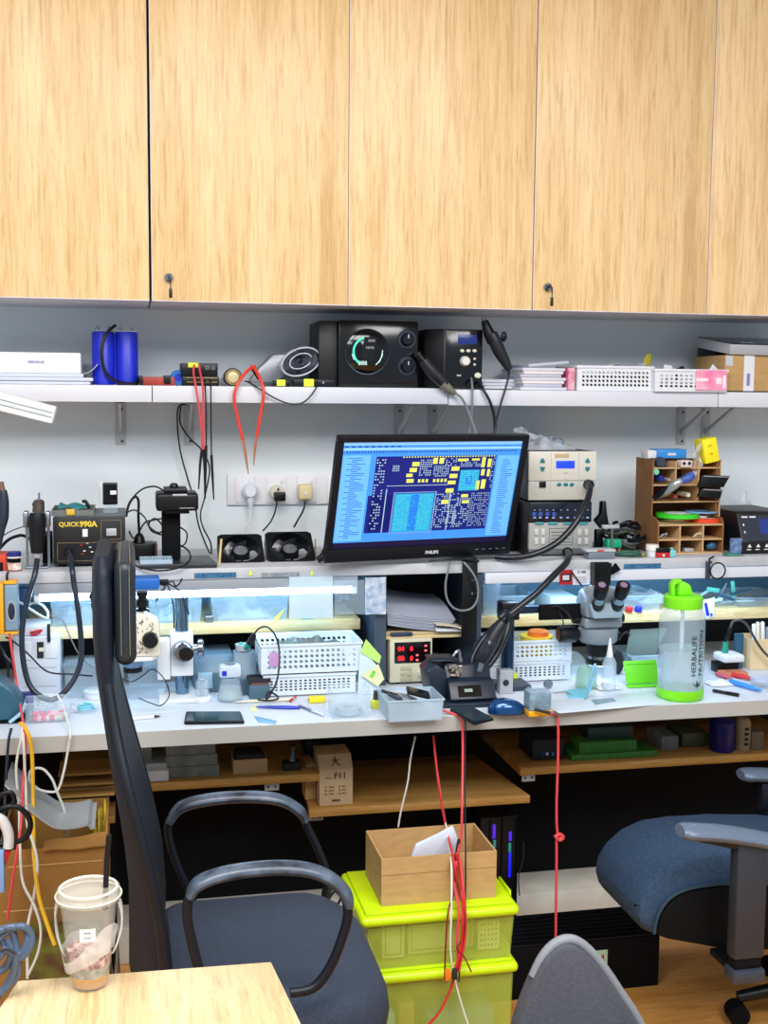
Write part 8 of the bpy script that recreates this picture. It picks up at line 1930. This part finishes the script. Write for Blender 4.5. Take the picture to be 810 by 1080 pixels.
# tangled dark net behind the seat corner
cable('dark_cable_tangle',[(346,945,-.86),(352,935,-.86),(360,945,-.86),(352,958,-.86),(347,948,-.86),(357,938,-.86),(363,952,-.86),(355,966,-.86),(349,956,-.86),(360,965,-.86),(362,985,-.86),(360,1010,-.86)],.003,INK,'tangle of dark cord between the chair seat and the lime boxes')
cable('pale_cable',[(316,850,-.60),(322,870,-.60),(335,895,-.60),(344,915,-.62),(348,930,-.62)],.002,mat('grey_brown_wire',(110,104,100),.5),'thin grey cord hanging behind the far armrest')

# ---- chair on the right
CR=-.92
t=thing('office_chair','blue fabric office chair with T-shaped armrests, cut by the right edge','chair',(1.62,CR,0))
S_=[(672,968),(675,950),(686,932),(704,916),(728,905),(756,901),(800,898),(860,898),(900,905),(900,985),(860,1005),(765,1003),(700,990),(680,985)]
P=[at(a,b,Y=-1.0) for a,b in S_]
PK=[(v.x,v.z) for v in P]
part('seat',G().prism(PK,-1.0,-.74,'y',.022),mat('steel_blue_seat_fabric',(40,66,96),.8,var=.2,scale=120,bump=.4),t)
I_=[(692,985),(696,966),(706,951),(722,941),(745,936),(775,934),(850,936),(880,945),(880,980),(850,1001),(765,1000),(703,989)]
P=[at(a,b,Y=-1.006) for a,b in I_]
part('seat_underside',G().prism([(v.x,v.z) for v in P],-1.012,-1.0005,'y',.002),BLACKM,t,'black underside panel')
P=[at(a,b,Y=-1.01) for a,b in ((690,985),(694,966),(705,949),(722,939),(745,934),(775,932),(850,934))]
part('piping',G().tube(P,.0035,8),mat('steel_blue_piping',(34,60,78),.7),t)
AY=-1.12
def arm(Y,pad,col,lab=None):
    P=[at(a,b,Y=Y) for a,b in pad]
    g=G().tube(P,[.012]+[.017]*(len(P)-2)+[.014],16); zc=P[1].z
    g.v=[(v[0],Y+(v[1]-Y)*1.9,v[2]) for v in g.v]
    r=part('armrest',g,mat('arm_pad_grey',(96,112,134),.35),t)
    if col:
        a,b=col; xx0,xx1=at(a,950,Y=Y).x,at(b,950,Y=Y).x; zt_=P[2].z-.020; zb_=at((a+b)/2,1008,Y=Y).z
        part('arm_column',G().box(xx0,xx1,Y-.018,Y+.018,zb_,zt_,.006),mat('column_charcoal',(40,46,56),.5),r)
        part('arm_support',G().prism([(P[1].x+.01,zt_+.012),(P[-1].x,zt_+.008),(xx1+.01,zt_-.02),(xx0-.012,zt_-.010)],Y-.016,Y+.016,'y',.004),PLC,r)
        part('column_sleeve',G().box(xx0+.004,xx1-.004,Y-.014,Y+.014,zb_-.022,zb_-.0003,.003),BLACKM,r)
        part('column_bracket',G().box(xx0-.002,xx1+.003,Y-.022,Y+.022,zb_-.052,zb_-.0225,.006),mat('bracket_slate',(50,58,72),.4),r)
        part('under_bar',G().box(xx0+.01,xx1-.01,Y+.0225,-1.013,zb_-.045,zb_-.030,.003),BLACK,r)
arm(AY,[(717,876),(727,877),(760,879),(800,885),(850,895)],(772,804))
arm(-.62,[(781,817),(790,817),(820,818),(860,822)],None)
a=at(800,818,Y=-.62)
part('arm_column',G().box(a.x,a.x+.05,-.64,-.60,.45,a.z-.016,.005),PLC,t)
part('arm_link',G().box(a.x,a.x+.05,-.739,-.60,.42,.449,.005),PLC,t)
part('gas_lift',G().lathe([(.034,.08),(.034,.12),(.026,.12),(.026,.30),(.05,.32),(.05,P[0].z-.02)],(1.66,-.87,0),24),BLACK,t)
star(t,1.66,-.87,.25,rot=.45)
part('backrest',G().box(1.98,2.03,-1.08,-.66,.62,1.12,.02,3),NAVY,t)
part('back_post',G().tube([(1.99,-.87,.66),(2.0,-.87,.45),(1.80,-.87,.40)],.02,10),PLC,t)

# ---- near chair back, grey
FY=-1.66
t=thing('grey_chair','grey chair whose rounded backrest rises at the bottom of the picture','chair',(at(610,1080,Y=FY).x,FY+.2,0))
S_=[(520,1240),(528,1150),(540,1090),(548,1062),(560,1032),(571,1010),(584,997),(598,993),(612,999),(630,1018),(652,1050),(672,1082),(690,1130),(700,1240)]
P=[at(a,b,Y=FY) for a,b in S_]
def smooth(Q,n=3):
    R=[]
    for i in range(len(Q)-1):
        a,b,c,d=Q[max(0,i-1)],Q[i],Q[i+1],Q[min(len(Q)-1,i+2)]
        for j in range(n): s=j/n; R.append(.5*((2*b)+(c-a)*s+(2*a-5*b+4*c-d)*s*s+(3*b-a-3*c+d)*s**3))
    return R+[Q[-1]]
PS=smooth(P)
part('backrest',G().prism([(v.x,v.z) for v in PS],FY-.018,FY+.018,'y',.006),mat('charcoal_grey_fabric',(74,76,84),.85,var=.1,scale=180,bump=.4),t)
part('back_rim',G().tube([v+Vector((.004,0,.003)) for v in PS[12:-3]],.008,10),mat('grey_rim',(128,132,138),.6),t)
cxx=at(610,1200,Y=FY).x
part('seat',G().box(cxx-.21,cxx+.21,FY-.42,FY-.0185,.40,.45,.02,3),mat('charcoal_grey_fabric',(74,76,84),.85),t)
for sx_ in (-.18,.16):
    for yy in (FY-.06,FY-.38): part('leg',G().tube([(cxx+sx_,yy,.3995),(cxx+sx_*1.05,yy,.001)],[.013,.010],10,sm=False),BLACK,t)

# ---- near table and cup
A_,B_=at(19,1034,Z=.75),at(286,1014,Z=.75); C_=at(318,1080,Z=.75); D_=at(0,1062,Z=.75)
C_=B_+(C_-B_).normalized()*.55; D_=A_+(D_-A_).normalized()*.55
t=thing('wooden_table','light wooden table whose far corner shows at the lower left','table',((A_.x+B_.x)/2,A_.y-.25,0))
part('tabletop',G().prism([(v.x,v.y) for v in (A_,B_,C_,D_)],.725,.75,'z',.002),oak('pale_table_wood',(14,1.2,14),(222,196,150),(208,180,130),(230,208,166),.35),t)
for v in (A_,B_,C_,D_):
    c=(A_+B_+C_+D_)/4; q=v.lerp(c,.16); part('leg',G().cyl((q.x,q.y,.001),(q.x,q.y,.7248),.018),GREYM,t)
q=at(95,1038,Z=.75); cx,cy_,cz=q.x,q.y,.7505
t=thing('coffee_cup','clear takeaway cup with black straw, half-empty iced drink, in a thin carrier bag','cup',(cx,cy_,cz))
hC=at(95,938,Y=cy_).z-cz
rb,rt_=.0235,.037
rr=lambda z: rb+(rt_-rb)*z/hC
part('cup_body',G().lathe([(0,.0),(rb-.002,0),(rb,.002),(rr(hC),hC),(rr(hC)-.001,hC),(rb-.001,.003),(0,.002)],(cx,cy_,cz),40),mat('cup_clear',(226,228,226),.1,alpha=.13),t)
part('drink',G().lathe([(0,.0025),(rb-.0015,.0035),(rr(.016)-.001,.016),(0,.016)],(cx,cy_,cz),36),mat('amber_drink',(196,140,40),.1),t,'amber drink')
part('foam',G().lathe([(rb-.001,.0162),(rr(.030)-.001,.030),(0,.030)],(cx,cy_,cz),36),mat('bubbly_residue',(206,200,180),.3,alpha=.5,var=.4,scale=120,bump=.6),t)
part('berries',G().lathe([(rr(.0305)-.001,.0305),(rr(.050)-.0012,.050),(0,.052)],(cx,cy_,cz),36),mat('red_brown_bits',(120,50,46),.5,rgb2=(222,190,180),scale=130),t,'red brown pulp')
part('lid',G().lathe([(rr(hC)+.0005,hC-.012),(rr(hC)+.0035,hC-.010),(rr(hC)+.0035,hC-.004),(rr(hC)+.001,hC-.001),(rr(hC)+.002,hC+.001),(rr(hC)+.001,hC+.003),(rr(hC)-.003,hC+.004),(rr(hC)-.005,hC+.001),(0,hC+.001)],(cx,cy_,cz),44),mat('lid_clear',(236,232,216),.12,alpha=.22),t)
part('rim',G().ring((cx,cy_,cz+hC+.003),rr(hC)-.002,.0016,44,8,'z').ring((cx,cy_,cz+hC-.006),rr(hC)+.0035,.0012,44,8,'z'),mat('lid_rim',(232,230,214),.2,alpha=.85),t)
part('straw',G().tube([Vector((cx+.020,cy_,cz+hC*.78)),Vector((cx+.0225,cy_+.003,cz+hC+.03)),Vector((cx+.026,cy_+.004,cz+hC+.067))],.0036,12,sm=False),BLACK,t,'black straw')
g=G()
zl_=hC*.56
g.grid(lambda u,v: (cx+(rr(zl_)+.0008)*sin(-.34+.62*u),cy_-(rr(zl_)+.0008)*cos(-.34+.62*u),cz+zl_+.017*v),8,2,.0004)
part('label',g,PAPER,t,'white label')
g=G();
for s_,k in ((.012,0),(.006,1)): g.text('IIII IIIIII',(0,0,0),.003,bold=.0001,fn=lambda v,s_=s_: (cx+(rr(zl_)+.0015)*sin(-.03+v.x/.033),cy_-(rr(zl_)+.0015)*cos(-.03+v.x/.033),cz+zl_+s_+v.y))
part('label_print',g,GREYM,t)
BGM=mat('thin_white_bag',(240,240,240),.3,alpha=.5,var=.05,scale=40,bump=.5)
g=G()
g.grid(lambda u,v: (cx+(rr(.03+.05*v)+.0025+.0015*sin(9*u*6))*sin(2*pi*u),cy_-(rr(.03+.05*v)+.0025+.0015*sin(9*u*6))*cos(2*pi*u),cz+.032+.016*sin(2*pi*u+.4)+(.028+.012*sin(4*pi*u))*v),48,6)
part('bag_wrap',g,BGM,t,'thin white carrier bag')
for s_,a0 in ((-1,-1.35),(1,1.25)):
    part('bag_handle',G().grid(lambda u,v: (cx+(rr(.05+.058*v)+.004+.005*sin(pi*v)+.0015*sin(7*u))*sin(a0+(.62-.3*v)*(u-.5)+.25*s_*sin(3*v)),cy_-(rr(.05+.058*v)+.004+.005*sin(pi*v)+.0015*sin(7*u))*cos(a0+(.62-.3*v)*(u-.5)+.25*s_*sin(3*v)),cz+.046+.066*v),8,14),BGM,t)
